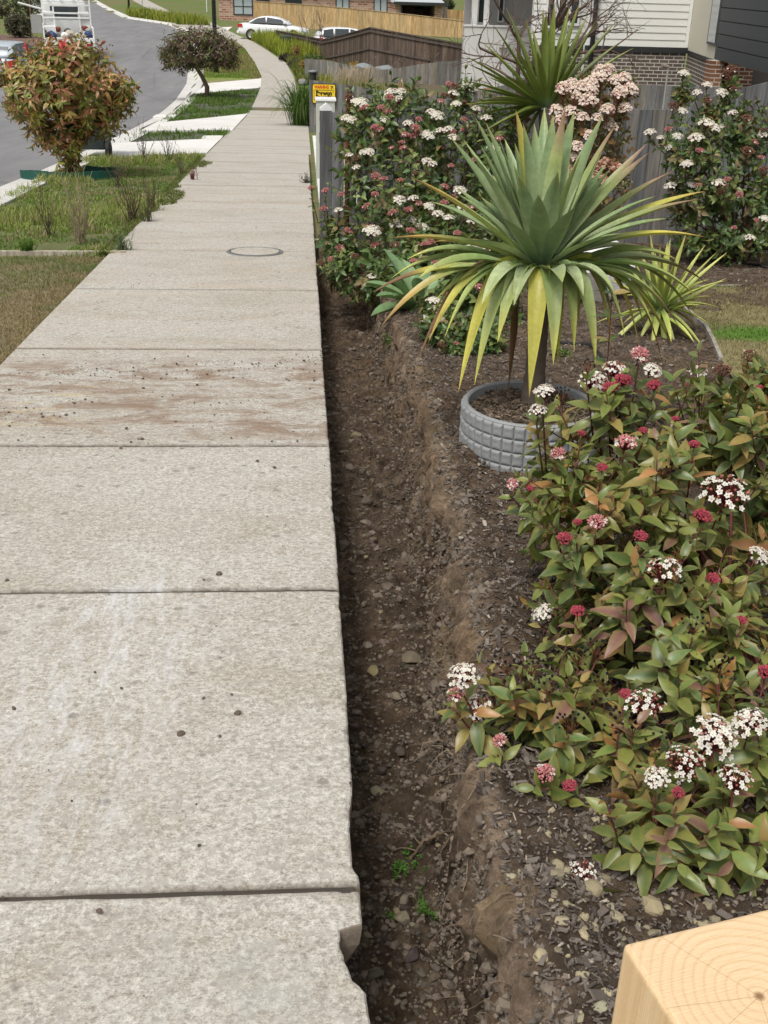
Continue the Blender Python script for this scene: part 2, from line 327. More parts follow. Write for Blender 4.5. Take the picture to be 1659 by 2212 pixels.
# kerbs both sides: gutter, roll, top
def kerb(side):
    b=MB(); prof=[(0,-.11),(.28,-.118),(.36,-.06),(.42,-.012),(.52,.004),(.66,.004),(.67,-.35)]; vs=[]; yq=np.concatenate([np.arange(-6,60,1.),np.arange(60,176,2.)])
    for yv in yq:
        kv=kerbx(yv); dk=(kerbx(yv+.5)-kerbx(yv-.5)); s=math.hypot(1,dk)
        for o,z in prof:
            x=kv+o*s if side>0 else kv-RW-o*s
            vs.append((x,yv,T(yv)+z))
    n=len(prof); f=[]
    for i in range(len(yq)-1):
        for j in range(n-1):
            q=(i*n+j,i*n+j+1,(i+1)*n+j+1,(i+1)*n+j); f.append(q if side>0 else q[::-1])
    b.add(vs,f); return tag(b.build('kerb',M['kerb']),kind='structure')
kerb(1); kerb(-1)
# footpath: separate slabs with grooves, chipped along the dug-out side
JY=[-.6,.35,1.603,2.82,4.078,5.605,7.163,8.716]
while JY[-1]<32: JY.append(JY[-1]+1.553)
b=MB()
def er(y):
    y=np.asarray(y,float); e=.002*vn(y*60,y*0,9)+.004*fbm(y*2,y*0,12,2)-.016*np.clip(fbm(y*11,y*0,14,5)-.26,0,1)-.02*np.clip(fbm(y*4,y*0,15,5)-.36,0,1)
    e=e-.026*sstep(1.36,1.40,y)*(1-sstep(1.50,1.515,y))*(1+.9*fbm(y*16,y*0,3,5)) +.010*(1-sstep(1.2,1.35,y))
    e=e-.010*sstep(1.63,1.66,y)*(1-sstep(1.80,1.9,y))
    return e
for i in range(len(JY)-1):
    hw=lambda q:.0032 if q<3 else (.0065 if q<4 else .0085)
    y0,y1=JY[i]+hw(i),JY[i+1]-hw(i+1)
    if i+1==2: y1-=.002
    near=i<8
    m=int(90 if near else 14); ty=np.linspace(y0,y1,m); ty=np.concatenate([[y0,y0,y0+.004],ty[1:-1] if near else ty[1:-1],[y1-.004,y1,y1]])
    dz=np.zeros(len(ty)); dz[0]=dz[-1]=-.10; dz[1]=dz[-2]=-.005
    nx=60 if near else 10; tx=np.concatenate([[0,0,.004/1.555],np.linspace(.01,.985,nx),[.992,.9968,.999,1,1,1]]) ; ex=np.zeros(len(tx)); ex[0]=-.09; ex[1]=-.004; ex[-6:]=[0,-.0015,-.005,-.012,-.05,-.10]
    xo=np.zeros(len(tx)); xo[-2]=-.004; xo[-1]=-.03
    XX,YY=np.meshgrid(tx,ty); wob=.0012*fbm(YY*0+XX*24,YY*0+i,4,4); lift=.004*_h(np.array([i]),np.array([0]),5)[0]
    ed=er(YY) if near else er(YY)*.4
    xr=ed+(0 if y0<17 else .04); Xw=-1.555+XX*(1.555+xr)+xo[None,:]*(1+1.5*vn(YY*12,XX*0,8))
    Yw=YY+np.where((np.abs(YY-y0)<.01)|(np.abs(YY-y1)<.01),wob*2.4,0)
    crumble=.010*np.clip(fbm(YY*22,XX*60,31),0,1)*sstep(.975,.995,XX) if near else 0
    Zw=Tn(YY)+dz[:,None]+ex[None,:]+lift-crumble+(.0012*fbm(Xw*14,Yw*14,40,3) if near else 0)
    if i==1: Zw-= .006
    ny,nxx=XX.shape; ii=np.arange((nxx-1)*(ny-1)); r=ii//(nxx-1); q=ii%(nxx-1); a=r*nxx+q
    dk=np.ones((ny,nxx)); jd=.34 if i<5 else (.5 if i<7 else .78); dk[:2]=jd; dk[-2:]=jd; dk[2]=(1+jd)/2; dk[-3]=(1.2+jd)/2.2; dk*=1-.25*np.clip(fbm(Xw*5,Yw*0+i,17,4),0,1)*((np.abs(Yw-y0)<.03)|(np.abs(Yw-y1)<.03))
    b.addarr(np.stack([Xw.ravel(),Yw.ravel(),Zw.ravel()],1),np.stack([a,a+1,a+nxx+1,a+nxx],1),np.repeat(dk.ravel()[:,None],3,1)*np.array([1,.97,.93])**(dk.ravel()[:,None]<.9))
jb=MB()
for i in range(1,len(JY)-1):
    yj=JY[i]; n=40; xj=np.linspace(-1.555,float(er(np.array([yj]))[0])-.012,n+1)
    for k in range(n): jb.add([(xj[k],yj-.012,T(yj)-.004),(xj[k+1],yj-.012,T(yj)-.004),(xj[k+1],yj+.012,T(yj)-.0055),(xj[k],yj+.012,T(yj)-.0055)],[(0,1,2,3)],(.06,.052,.043) if i<4 else (.03,.027,.024))
tag(jb.build('path_joints',M['stone']),kind='structure')
# curved far stretch, resampled
import itertools
def dens(pts,n):
    p=np.array(pts); d=np.concatenate([[0],np.cumsum(np.hypot(*np.diff(p,axis=0).T))]); t=np.linspace(0,d[-1],n); return np.stack([np.interp(t,d,p[:,0]),np.interp(t,d,p[:,1])],1)
for i in range(len(L_)-1):
    if L_[i+1][1]<=32.96 or L_[i][1]==32.95: continue
    n=12
    for j in range(n):
        c4=[]
        for u in (j/n,(j+.985)/n):
            for S in (L_,P_): c4.append(Vector((S[i][0]+(S[i+1][0]-S[i][0])*u,S[i][1]+(S[i+1][1]-S[i][1])*u,0)))
        t=[(c4[k].x,c4[k].y,T(c4[k].y)+.02) for k in (0,1,3,2)]; b.hexa([(x,y,z-.1) for x,y,z in t],t,(1,1,1))
tag(b.build('footpath',M['concrete'],smooth=False),kind='structure')
# driveways crossing the verge
def poly(name,pts,mat,dz=.006,th=.08,dpx=True,**kw):
    P=[G(*p) if dpx else Vector((p[0],p[1],T(p[1]))) for p in pts]; t=[(p.x,p.y,p.z+dz) for p in P]; bb=[(p.x,p.y,p.z+dz-th) for p in P]; n=len(t)
    m=MB(); m.add(t+bb,[tuple(range(n)),tuple(range(2*n-1,n-1,-1))]+[(i,i+n,(i+1)%n+n,(i+1)%n) for i in range(n)]); o=m.build(name,mat)
    return o
def drive(x0a,ya0,x1a,ya1,yb0,yb1):   # near edge ya (road side, path side), far edge yb
    m=MB(); t=[]; n=6; vs=[]
    for s in range(n+1):
        u=s/n; x=x0a+(x1a-x0a)*u
        for (y0,y1) in ((ya0,ya1),(yb0,yb1)):
            y=y0+(y1-y0)*u; vs.append((x,y,T(y)+.012))
    f=[(2*i,2*i+2,2*i+3,2*i+1) for i in range(n)]; m.add(vs,f); vs2=[(x,y,z-.05) for x,y,z in vs]; m.add(vs2,[])
    m.add([vs[0],vs[-2],vs2[-2],vs2[0]],[(0,3,2,1)]); m.add([vs[1],vs[-1],vs2[-1],vs2[1]],[(0,1,2,3)])
    return tag(m.build('driveway',M['drive']),kind='structure')
drive(-3.2,16.75,-1.56,17.9,19.6,21.2); drive(-3.25,22.9,-1.5,23.6,25.7,30.4); drive(-3.55,38.5,-1.56,42,43.6,47)
# far driveway joining the curve of the road, and the brown paved one opposite
drive(-8.4,86.,-5.6,84.,93.,97.)
o=poly('driveway',[(0,100),(72,112),(125,105),(150,98),(110,84),(0,74)],mat_newconc('brown_paving',(.12,.075,.06),(.20,.13,.10)),.02); tag(o,kind='structure')
# ---------------------------------------------------------------- garden bed with the trench
def rim(y): return np.interp(y,[1.3,2.0,2.45,2.9,3.4,4.1,4.8,6.5,8.5],[.255,.25,.345,.385,.375,.41,.42,.435,.44])+.045*fbm(y*3.1,y*0+3,21,4)+.022*fbm(y*13,y*0+5,59,3)
def toe(y): return np.minimum(np.interp(y,[1.4,1.75,2.0,2.6,3.3,4.1,4.7,6.2,7.5],[.18,.20,.215,.265,.300,.325,.35,.37,.38])+.035*fbm(y*3.3,y*0+7,22,4),rim(y)-.026)
def gh(x,y):
    x=np.asarray(x,float);y=np.asarray(y,float); r=rim(y); t=toe(y); dep=.35+.035*fbm(y*1.1,y*0,23,3)
    out=.020+.05*fbm(x*1.3,y*1.3,24,3)*sstep(.4,1,x)+.022*fbm(x*7,y*7,25,4)+.006*fbm(x*40,y*40,26,3)
    heap=.05*np.exp(-((x-r-.06)/.10)**2)*(1+fbm(x*6,y*6,33,3))
    w=np.clip((x-t)/np.maximum(r-t,.03),0,1); wl=w+.18*fbm(x*14,y*9,27,4)*4*w*(1-w); wall=np.clip(wl,0,1)**1.15
    fl=-dep+.06*fbm(x*8,y*8,28,5)+.026*fbm(x*26,y*26,29,4)+.10*np.clip(1-(x+.02)/.05,0,1)*np.clip(.5+1.3*fbm(y*2.5,y*0,30),0,1)*0.6
    wn=.035*fbm(x*16,y*13,34,4)*4*w*(1-w)
    z=fl*(1-wall)+(out+heap)*wall+wn
    endt=sstep(8.5,9.0,y); z=z*(1-endt)+out*endt
    z=np.where(y>9.1,np.minimum(z,.01),z); z=np.where((x<.03)&(y>8.3),np.minimum(z,-.12),z)
    return z
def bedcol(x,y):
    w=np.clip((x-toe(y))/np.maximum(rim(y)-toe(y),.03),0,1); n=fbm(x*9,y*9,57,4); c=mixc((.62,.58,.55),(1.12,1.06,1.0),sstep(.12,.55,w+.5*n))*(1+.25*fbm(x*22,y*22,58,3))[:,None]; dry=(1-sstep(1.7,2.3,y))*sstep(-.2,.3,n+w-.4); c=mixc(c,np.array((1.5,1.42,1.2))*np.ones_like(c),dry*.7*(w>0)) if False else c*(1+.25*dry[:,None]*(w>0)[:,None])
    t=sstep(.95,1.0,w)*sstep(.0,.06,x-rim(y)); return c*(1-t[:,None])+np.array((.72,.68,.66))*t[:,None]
def gz(x,y): return Tn(y)+gh(x,y)
def gz1(x,y): return float(gz(np.array([x]),np.array([y]))[0])
xs=np.concatenate([np.arange(-.035,.13,.0085),np.arange(.13,.50,.0048),np.arange(.50,.62,.0085),np.arange(.62,1.2,.02),np.arange(1.2,2.8,.05),np.arange(2.8,6.4,.15)]); ys=np.concatenate([np.arange(.5,3.6,.0105),np.arange(3.6,6,.016),np.arange(6,9.6,.03)])
X,Y,Fq=grid(xs,ys); b=MB(); WW=np.clip((X-toe(Y))/np.maximum(rim(Y)-toe(Y),.03),0,1); WW=4*WW*(1-WW)
W0=np.clip((X-toe(Y))/np.maximum(rim(Y)-toe(Y),.03),0,1); LIP=.030*np.exp(-((W0-.9)/.13)**2)*np.clip(.6+1.6*fbm(Y*6,Y*0,60,4),0,1.4)*(1+1.3*fbm(Y*28,X*28,61,4))*(W0<1)*(W0>0)
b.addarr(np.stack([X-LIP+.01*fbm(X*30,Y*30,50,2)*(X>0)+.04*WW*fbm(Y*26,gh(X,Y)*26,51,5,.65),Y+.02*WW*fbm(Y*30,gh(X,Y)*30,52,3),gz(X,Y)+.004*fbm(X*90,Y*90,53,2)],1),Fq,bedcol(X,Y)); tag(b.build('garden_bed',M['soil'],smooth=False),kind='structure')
# ================================================================ scatter
rng=np.random.default_rng(7)
ICO=None
def ico():
    global ICO
    if ICO is None:
        t=(1+5**.5)/2; v=np.array([(-1,t,0),(1,t,0),(-1,-t,0),(1,-t,0),(0,-1,t),(0,1,t),(0,-1,-t),(0,1,-t),(t,0,-1),(t,0,1),(-t,0,-1),(-t,0,1)],float)/math.hypot(1,t)
        f=np.array([(0,11,5),(0,5,1),(0,1,7),(0,7,10),(0,10,11),(1,5,9),(5,11,4),(11,10,2),(10,7,6),(7,1,8),(3,9,4),(3,4,2),(3,2,6),(3,6,8),(3,8,9),(4,9,5),(2,4,11),(6,2,10),(8,6,7),(9,8,1)]); ICO=(v,f)
    return ICO
def rocks(b,P,S,C,flat=.6):          # many angular lumps
    v,f=ico(); n=len(P); sc3=np.stack([rng.uniform(.7,1.25,n),rng.uniform(.6,1.1,n),rng.uniform(.7,1.1,n)*flat],1)*S[:,None]
    jit=1+rng.uniform(-.28,.28,(n,12,1)); a=rng.uniform(0,6.28,n); ti=rng.uniform(-.5,.5,n)
    V=v[None]*jit*sc3[:,None,:]
    c,s=np.cos(ti)[:,None],np.sin(ti)[:,None]; y=V[...,1]*c-V[...,2]*s; z=V[...,1]*s+V[...,2]*c; V=np.stack([V[...,0],y,z],-1)
    c,s=np.cos(a)[:,None],np.sin(a)[:,None]; x=V[...,0]*c-V[...,1]*s; y=V[...,0]*s+V[...,1]*c; V=np.stack([x,y,V[...,2]],-1)+P[:,None,:]
    F=f[None]+(np.arange(n)*12)[:,None,None]; b.addarr(V.reshape(-1,3),F.reshape(-1,3),np.repeat(C,12,0))
def chips(b,P,L,W,C,tilt=.5):         # flat splinters
    n=len(P); a=rng.uniform(0,6.28,n); el=rng.normal(0,tilt,n); ro=rng.normal(0,.5,n)
    d=np.stack([np.cos(a)*np.cos(el),np.sin(a)*np.cos(el),np.sin(el)],1); s0=np.stack([-np.sin(a),np.cos(a),np.zeros(n)],1); nn=np.cross(d,s0)
    sd=s0*np.cos(ro)[:,None]+nn*np.sin(ro)[:,None]; nn=np.cross(d,sd); th=.0025
    q=[]
    for (u,w_,h) in ((-1,-.55,0),(-.7,.9,0),(.9,1,0),(1,-.7,0),(-.9,-.5,1),(-.7,.8,1),(.8,.9,1),(.9,-.6,1)):
        q.append(P+d*(L*u/2)[:,None]+sd*(W*w_/2)[:,None]+nn*(h*th))
    V=np.stack(q,1); f=np.array([(4,5,6,7),(0,1,5,4),(1,2,6,5),(2,3,7,6),(3,0,4,7),(3,2,1,0)])
    F=f[None]+(np.arange(n)*8)[:,None,None]; b.addarr(V.reshape(-1,3),F.reshape(-1,4),np.repeat(C,8,0))
def onbed(x,y,lift=0): return np.stack([x,y,gz(x,y)+lift],1)
# rubble lying in the trench
n=14000; y=.9+rng.random(n)**1.5*7.7; x=-.01+rng.random(n)*(toe(y)+.04); S=rng.lognormal(-5.65,.6,n)*1.0; S=np.clip(S,.0015,.018)
base=np.array([.15,.122,.094]); C=base*rng.uniform(.4,1.25,(n,1))*np.array([1,1,1])+rng.normal(0,.003,(n,3)); yl=rng.random(n)<.03; C[yl]=np.array([.21,.175,.11])*rng.uniform(.7,1.2,(yl.sum(),1)); C=np.clip(C,.015,1)
b=MB(); rocks(b,onbed(x,y,.2*S),S,C,.75)
n=16000; y=.9+rng.random(n)**1.4*7.7; u=rng.random(n); x=toe(y)+(rim(y)-toe(y))*u; S=np.clip(rng.lognormal(-5.7,.55,n),.0012,.014); C=base*rng.uniform(.6,1.5,(n,1)); rocks(b,onbed(x,y,.1*S)+rng.normal(0,.004,(n,3)),S,C,.9)
n=3200; y=.9+rng.random(n)**1.3*7.4; u=.75+.45*rng.random(n); x=toe(y)+(rim(y)-toe(y))*u-.012; S=np.clip(rng.lognormal(-5.2,.5,n),.003,.014); C=base*rng.uniform(.6,1.3,(n,1)); rocks(b,onbed(x,y,0)+rng.normal(0,.006,(n,3)),S,C,.85)
n=1100; y=.9+rng.random(n)**1.3*7.4; u=rng.random(n); x=np.where(rng.random(n)<.35,rng.random(n)*toe(y),toe(y)+(rim(y)+.05-toe(y))*u); S=np.clip(rng.lognormal(-4.7,.55,n),.005,.032)*np.where(y<2.6,.6,1.); C=base*rng.uniform(.65,1.35,(n,1)); rocks(b,onbed(x,y,-.15*S),S,C,.75)
tag(b.build('rubble',M['stone']),'loose brown soil crumbs and gravel covering the trench floor','rubble',kind='stuff')
# bark mulch over the bed
n=62000; y=.9+rng.random(n)**1.45*8.3; x=rim(y)-.03+rng.random(n)**1.2*(3.4)*(.35+.65*np.clip(y/5,0,1)); 
inlawn=(x>2.12+.16*(y-5.5)+0)&(y>5.3)&(y<7.25)
ok=~inlawn; x,y=x[ok],y[ok]; n=len(x); L=np.clip(rng.lognormal(-4.65,.55,n),.003,.045); W=L*rng.uniform(.25,.6,n)
t=rng.random((n,1)); C=np.array([.05,.041,.034])*(1-t)+np.array([.20,.17,.145])*t; pale=rng.random(n)<.045; C[pale]=np.array([.36,.31,.25])*rng.uniform(.7,1.1,(pale.sum(),1))
b=MB(); chips(b,onbed(x,y,.004),L,W,C); tag(b.build('mulch',M['chip']),'weathered grey brown bark mulch covering the garden bed','mulch',kind='stuff')
n=9000; y=.9+rng.random(n)**1.2*7; x=rim(y)-.05+rng.random(n)**1.6*1.5; S=np.clip(rng.lognormal(-5.6,.5,n),.0015,.011); C=base*rng.uniform(.6,1.7,(n,1)); b=MB(); rocks(b,onbed(x,y),S,C,.8)
tag(b.build('soil_crumbs',M['stone']),'fine crumbs of dug soil scattered along the trench rim','soil',kind='stuff')
# yellow stones at the near end of the bed
n=430; y=.95+rng.random(n)*.85; x=rim(y)+.02+rng.random(n)**.9*.5; S=np.clip(rng.lognormal(-5.1,.55,n),.0025,.017)
t=rng.random((n,1)); C=np.array([.19,.165,.11])*(1-t)+np.array([.38,.33,.21])*t; b=MB(); rocks(b,onbed(x,y,.05*S),S,C,.7)
tag(b.build('gravel',M['stone']),'small broken yellow sandstone pieces strewn beside the trench','gravel',kind='stuff')
def lump(name,p,s,col,label,cat,group=None,flat=.6,seed=1,mat='stone',det=3):
    import bmesh
    bm=bmesh.new(); bmesh.ops.create_icosphere(bm,subdivisions=det,radius=1)
    r=random.Random(seed); pl=[(Vector((r.uniform(-1,1),r.uniform(-1,1),r.uniform(-1,1))).normalized(),r.uniform(.62,.9)) for _ in range(13)]
    sx,sy=r.uniform(.85,1.15),r.uniform(.7,1.0); 
    for v in bm.verts:
        for nn,d in pl:
            e=v.co.dot(nn)-d
            if e>0: v.co-=nn*e*.92
        v.co*=1+.05*float(fbm(np.array([v.co.x*3+seed]),np.array([v.co.y*3+v.co.z*2]),seed,3)[0])
        v.co=Vector((v.co.x*s*sx,v.co.y*s*sy,v.co.z*s*flat))
    me=bpy.data.meshes.new(name); bm.to_mesh(me); bm.free(); a=me.attributes.new('col','FLOAT_COLOR','POINT'); a.data.foreach_set('color',np.tile((*col,1),(len(me.vertices),1)).astype(np.float32).ravel())
    me.materials.append(M[mat]); o=bpy.data.objects.new(name,me); o.location=p; o.rotation_euler=(r.uniform(-.2,.2),r.uniform(-.2,.2),r.uniform(0,6.28)); linkobj(o); return tag(o,label,cat,group)
def bedpt(px,py,dz=0):                # point on the real bed surface seen at a pixel
    v=ray(px,py); t=.5/2500*np.exp(np.arange(0,4.2,.0015)); x=CAM[0]+v[0]*t; y=CAM[1]+v[1]*t; z=CAM[2]+v[2]*t
    i=int(np.argmax((y>.2)&(z<gz(x,y)+dz))); x,y,z=float(x[i]),float(y[i]),float(z[i])
    return Vector((x,y,z))
TR='larger rocks lying in the trench'
for i,(px,py,s,c,l) in enumerate([
 (888,1425,.030,(.15,.125,.085),'largest brown rock on the trench floor, in front of a similar pale one'),
 (858,1507,.022,(.20,.17,.12),'squarish tan rock on the trench floor left of the low flower clusters'),
 (805,1452,.024,(.23,.19,.10),'flat ochre rock on the trench floor near the slab edge'),
 (828,1390,.020,(.15,.12,.09),'brown rock at the foot of the trench wall above the ochre one'),
 (795,1397,.016,(.22,.19,.14),'small pale rock next to the concrete edge in the trench'),
 (816,1712,.020,(.21,.19,.13),'pale flat rock under the chipped concrete edge'),
 (868,1985,.022,(.24,.21,.14),'pale rock on the near trench floor beside a green sprout'),
 (890,2068,.022,(.08,.06,.06),'dark purplish rock near the bottom of the trench'),
 (768,943,.030,(.19,.155,.10),'ochre rock at the slab edge in the middle of the trench'),
 (792,1085,.026,(.11,.085,.065),'dark brown slab-like rock in the middle of the trench'),
 (872,910,.022,(.13,.105,.08),'brown rock at the foot of the bank across from the planter ring'),
 (843,1250,.018,(.12,.10,.08),'rounded brown rock in the trench below the root tangle')]):
    p=bedpt(px,py); lump('rock',p+Vector((0,0,s*.2)),s,c,l,'rock',TR,.6,i+3)
YR='yellow stones beside the near end of the trench'
for i,(px,py,s,c,l) in enumerate([
 (1408,1958,.030,(.37,.31,.19),'largest yellow stone, under the hanging leaves of the near bush'),
 (1280,1925,.028,(.34,.29,.18),'yellowish stone right behind the lowest white flower cluster'),
 (1214,1990,.016,(.40,.34,.22),'pale yellow stone left of the largest one'),
 (1318,1960,.014,(.36,.32,.22),'small pale stone between the two largest yellow stones'),
 (1352,2110,.022,(.38,.33,.20),'split yellow stone next to the sawn timber post'),
 (1338,2165,.014,(.40,.35,.22),'small yellow stone at the left side of the timber post'),
 (1298,2180,.018,(.40,.38,.26),'pale stone at the foot of the timber post'),
 (1170,2065,.020,(.42,.36,.22),'flat yellow stone on the trench bank'),
 (1130,2150,.012,(.46,.38,.20),'small orange yellow stone at the bank top'),
 (1205,1870,.018,(.37,.32,.20),'yellow stone up against the shaded mulch left of the low flowers'),
 (1105,1895,.014,(.40,.36,.24),'lone pale stone on the trench bank above the long root')]):
    p=bedpt(px,py); lump('stone',p+Vector((0,0,s*.02)),s*.88,tuple(q*.82 for q in c),l,'stone',YR,.65,i+40,det=2)
# dirt clods on the slab
def pathpt(px,py): return G(px,py,0.004)
CL=[(307,948,.012),(261,968,.010),(283,955,.009),(143,896,.012),(92,900,.010),(184,862,.009),(198,868,.008),(310,838,.010),(463,896,.007),(500,946,.008),(556,996,.011),(593,1010,.010),(473,1240,.013),(15,1253,.010),(440,1252,.006),(30,1640-110,.009),(513,1540,.014),(390,1585,.013),(475,1590,.006),(214,1968,.008),(440,1508,.006),(500,1500,.005),(205,1452,.006),(262,1487,.006),(20,990-70,.009),(545,787,.008),(655,798,.006),(350,857,.006),(420,870,.007),(640,765,.006),(553,492,.008),(185,785,.006),(525,455,.008),(494,543,.010),(300,612,.006),(288,616,.006)]
for i,(px,py,s) in enumerate(CL):
    p=pathpt(px,py); s*=.82; lump('soil_clod',p+Vector((0,0,s*.1)),s,(.12,.095,.072),'small dark clod of dug soil lying on the concrete path','clod','soil clods dropped on the path',.5,i+90,det=2)
n=2600; y=4.12+rng.random(n)*1.45; band_=fbm(y*2,y*0,61,2); x=-1.5+1.5*rng.random(n); kf=fbm(x*1.4,y*4.5,62,4); ok=(kf>.12)|(rng.random(n)<.08); x,y=x[ok],y[ok]; S=np.clip(rng.lognormal(-6.3,.6,len(x)),.0008,.008)
n2=260; x2=-1.5+1.5*rng.random(n2); y2=1.1+rng.random(n2)*9; x=np.r_[x,x2]; y=np.r_[y,y2]; S=np.r_[S,np.clip(rng.lognormal(-6.3,.5,n2),.0008,.004)]
b=MB(); rocks(b,np.stack([x,y,Tn(y)+.004+S*.2],1),S,np.array([.085,.066,.052])*rng.uniform(.6,1.6,(len(x),1)),.6); tag(b.build('dirt_crumbs',M['stone']),'dark crumbs of soil spilled across the concrete slabs','dirt',kind='stuff')
# exposed roots
def root(pts,r0,r1,col,label,px=True,name='root',cat='root',group='roots sticking out of the trench wall',sub=6,kids=0,seed=0):
    P=[Vector(p) for p in pts]; n=len(P); Q=[]
    for i in range(n-1):
        for k in range(sub):
            t=k/sub; a,b_,c_,d_=P[max(i-1,0)],P[i],P[i+1],P[min(i+2,n-1)]
            Q.append(.5*((2*b_)+(c_-a)*t+(2*a-5*b_+4*c_-d_)*t*t+(3*b_-a-3*c_+d_)*t**3))
    Q.append(P[-1]); rr=random.Random(seed)
    Q=[q+Vector((rr.gauss(0,.0015),rr.gauss(0,.0015),rr.gauss(0,.0015))) for q in Q]
    b=MB(); m=len(Q); b.tube(Q,[r0+(r1-r0)*i/(m-1) for i in range(m)],6,col)
    for _ in range(kids):
        q=Q[rr.randrange(m//4,m)]; d=Vector((rr.uniform(-1,.3),rr.uniform(-.6,.6),rr.uniform(-1,.2))).normalized(); pp=[q]
        for s in range(5): d=(d+Vector((rr.uniform(-.5,.5),rr.uniform(-.5,.5),rr.uniform(-.5,.3)))).normalized(); pp.append(pp[-1]+d*rr.uniform(.01,.025))
        b.tube(pp,[r1*.7*(1-i/6) for i in range(6)],4,col)
    return tag(b.build(name,M['twig'],loc=tuple(P[0])),label,cat,group)
def rp(lst): return [bedpt(x,y)+Vector((0,0,d)) for x,y,d in lst]
rc=(.17,.125,.085); rc2=(.26,.20,.14)
root(rp([(1045,1795,.0),(1010,1805,.02),(960,1825,.04),(915,1845,.04),(888,1862,.01)]),.006,.003,rc,'thick brown root bridging from the bank down to the trench floor near the bottom',kids=5,seed=2)
root(rp([(1000,1625,.0),(975,1628,.03),(945,1618,.03),(915,1618,.02)]),.0045,.002,rc2,'pale cut root poking from the bank below the low white flowers, the thicker of two',kids=4,seed=3)
root(rp([(985,1640,.0),(955,1632,.03),(925,1634,.03)]),.004,.002,rc2,'pale cut root just below the thicker one under the low white flowers',kids=3,seed=4)
root(rp([(905,805,.0),(880,812,.02),(850,818,.03),(832,815,.02)]),.006,.003,rc,'brown twig like root over the rim left of the drooping yellow leaves',kids=3,seed=5)
root(rp([(1085,1860,.0),(1030,1868,.01),(985,1862,.02)]),.003,.0015,rc2,'thin horizontal root across the lit bank near the bottom',kids=3,seed=6)
root(rp([(1120,2000,0),(1090,2060,.01),(1040,2130,.01),(1000,2180,.01)]),.003,.0015,rc,'thin long root running down the bank beside the timber post',kids=6,seed=7)
root(rp([(1050,1150,0),(990,1146,.02),(930,1160,.03),(900,1185,.01)]),.003,.001,rc2,'fine root trailing from the small ledge in the middle of the bank',kids=12,seed=8)
root(rp([(1000,1240,0),(975,1290,.02),(955,1330,.02),(930,1350,.01)]),.003,.001,rc,'hairy root hanging down the middle of the bank',kids=12,seed=9)
b=MB(); rr=random.Random(5)      # hair roots
for _ in range(480):
    y=rr.uniform(1.2,6.5); x=float(toe(np.array([y]))[0]+(rim(np.array([y]))[0]-toe(np.array([y]))[0])*rr.uniform(.3,1.1)); p=Vector((x,y,gz1(x,y))); d=Vector((rr.uniform(-1,.2),rr.uniform(-.7,.7),rr.uniform(-.2,.6))).normalized(); pp=[p]
    for s in range(rr.randrange(3,7)): d=(d+Vector((rr.uniform(-.5,.4),rr.uniform(-.5,.5),rr.uniform(-.6,.15)))).normalized(); pp.append(pp[-1]+d*rr.uniform(.006,.02))
    b.tube(pp,rr.uniform(.0006,.0016),3,(.235,.18,.13),cap=False)
tag(b.build('root_hairs',M['twig']),'fine matted rootlets hanging from the cut side of the trench','rootlets',kind='stuff')
# black drip pipe, pale timber edging, lawn behind
pl=[(1208,742),(1240,746),(1275,750),(1310,790),(1360,860),(1440,925),(1485,962),(1530,985)]
P=[bedpt(x,y)+Vector((0,0,.010)) for x,y in pl]; o=root(P,.0085,.0085,(.015,.015,.016),'black irrigation pipe winding over mulch behind the near flowering bush',name='irrigation_pipe',cat='pipe',group='irrigation pipes on the mulch'); o.data.materials[0]=M['rubber']
P=[bedpt(x,y)+Vector((0,0,.012)) for x,y in [(1560,566),(1600,571),(1640,577),(1665,581)]]+[Vector((3.9,8.1,gz1(3.9,8.1)+.01))]; o=root(P,.010,.010,(.015,.015,.016),'black irrigation pipe on mulch under the right hand shrub',name='irrigation_pipe',cat='pipe',group='irrigation pipes on the mulch'); o.data.materials[0]=M['rubber']
E1=[(2.02,5.35),(2.12,5.75),(2.20,6.1),(2.24,6.6),(2.28,7.0),(2.42,7.27),(2.9,7.33),(3.6,7.35),(5.5,7.4)]
b=MB()
for i in range(len(E1)-1):
    a,c=Vector((*E1[i],0)),Vector((*E1[i+1],0)); d=(c-a).normalized(); s=Vector((-d.y,d.x,0))*.010; q=[a-s,c-s,c+s,a+s]
    b.hexa([(p.x,p.y,T(p.y)-.03) for p in q],[(p.x,p.y,T(p.y)+.038) for p in q],(.34,.31,.27))
tag(b.build('lawn_edging',M['wood']),'pale timber edging strip between the mulch and the small lawn','edging')
LP=np.array(E1); 
b=MB(); yy=np.linspace(5.0,7.34,40); vs=[];cs=[]
def ledge(y): return np.interp(y,[5.0,5.35,5.75,6.1,6.6,7.0,7.27,7.33],[1.95,2.02,2.12,2.20,2.24,2.28,2.42,2.9])
for yv in yy:
    for u in np.linspace(0,1,30): x=ledge(yv)+(6-ledge(yv))*u; vs.append((x,yv,T(yv)+.030))
vs=np.array(vs); nn=fbm(vs[:,0]*1.5,vs[:,1]*2.2,71,3); cs=mixc((.20,.17,.085),(.09,.16,.03),sstep(0.,.25,nn)); i=np.arange(29*39); r=i//29; q=i%29; a=r*30+q
b.addarr(vs,np.stack([a,a+1,a+31,a+30],1),cs); tag(b.build('back_lawn',M['ground'],smooth=True),kind='structure')
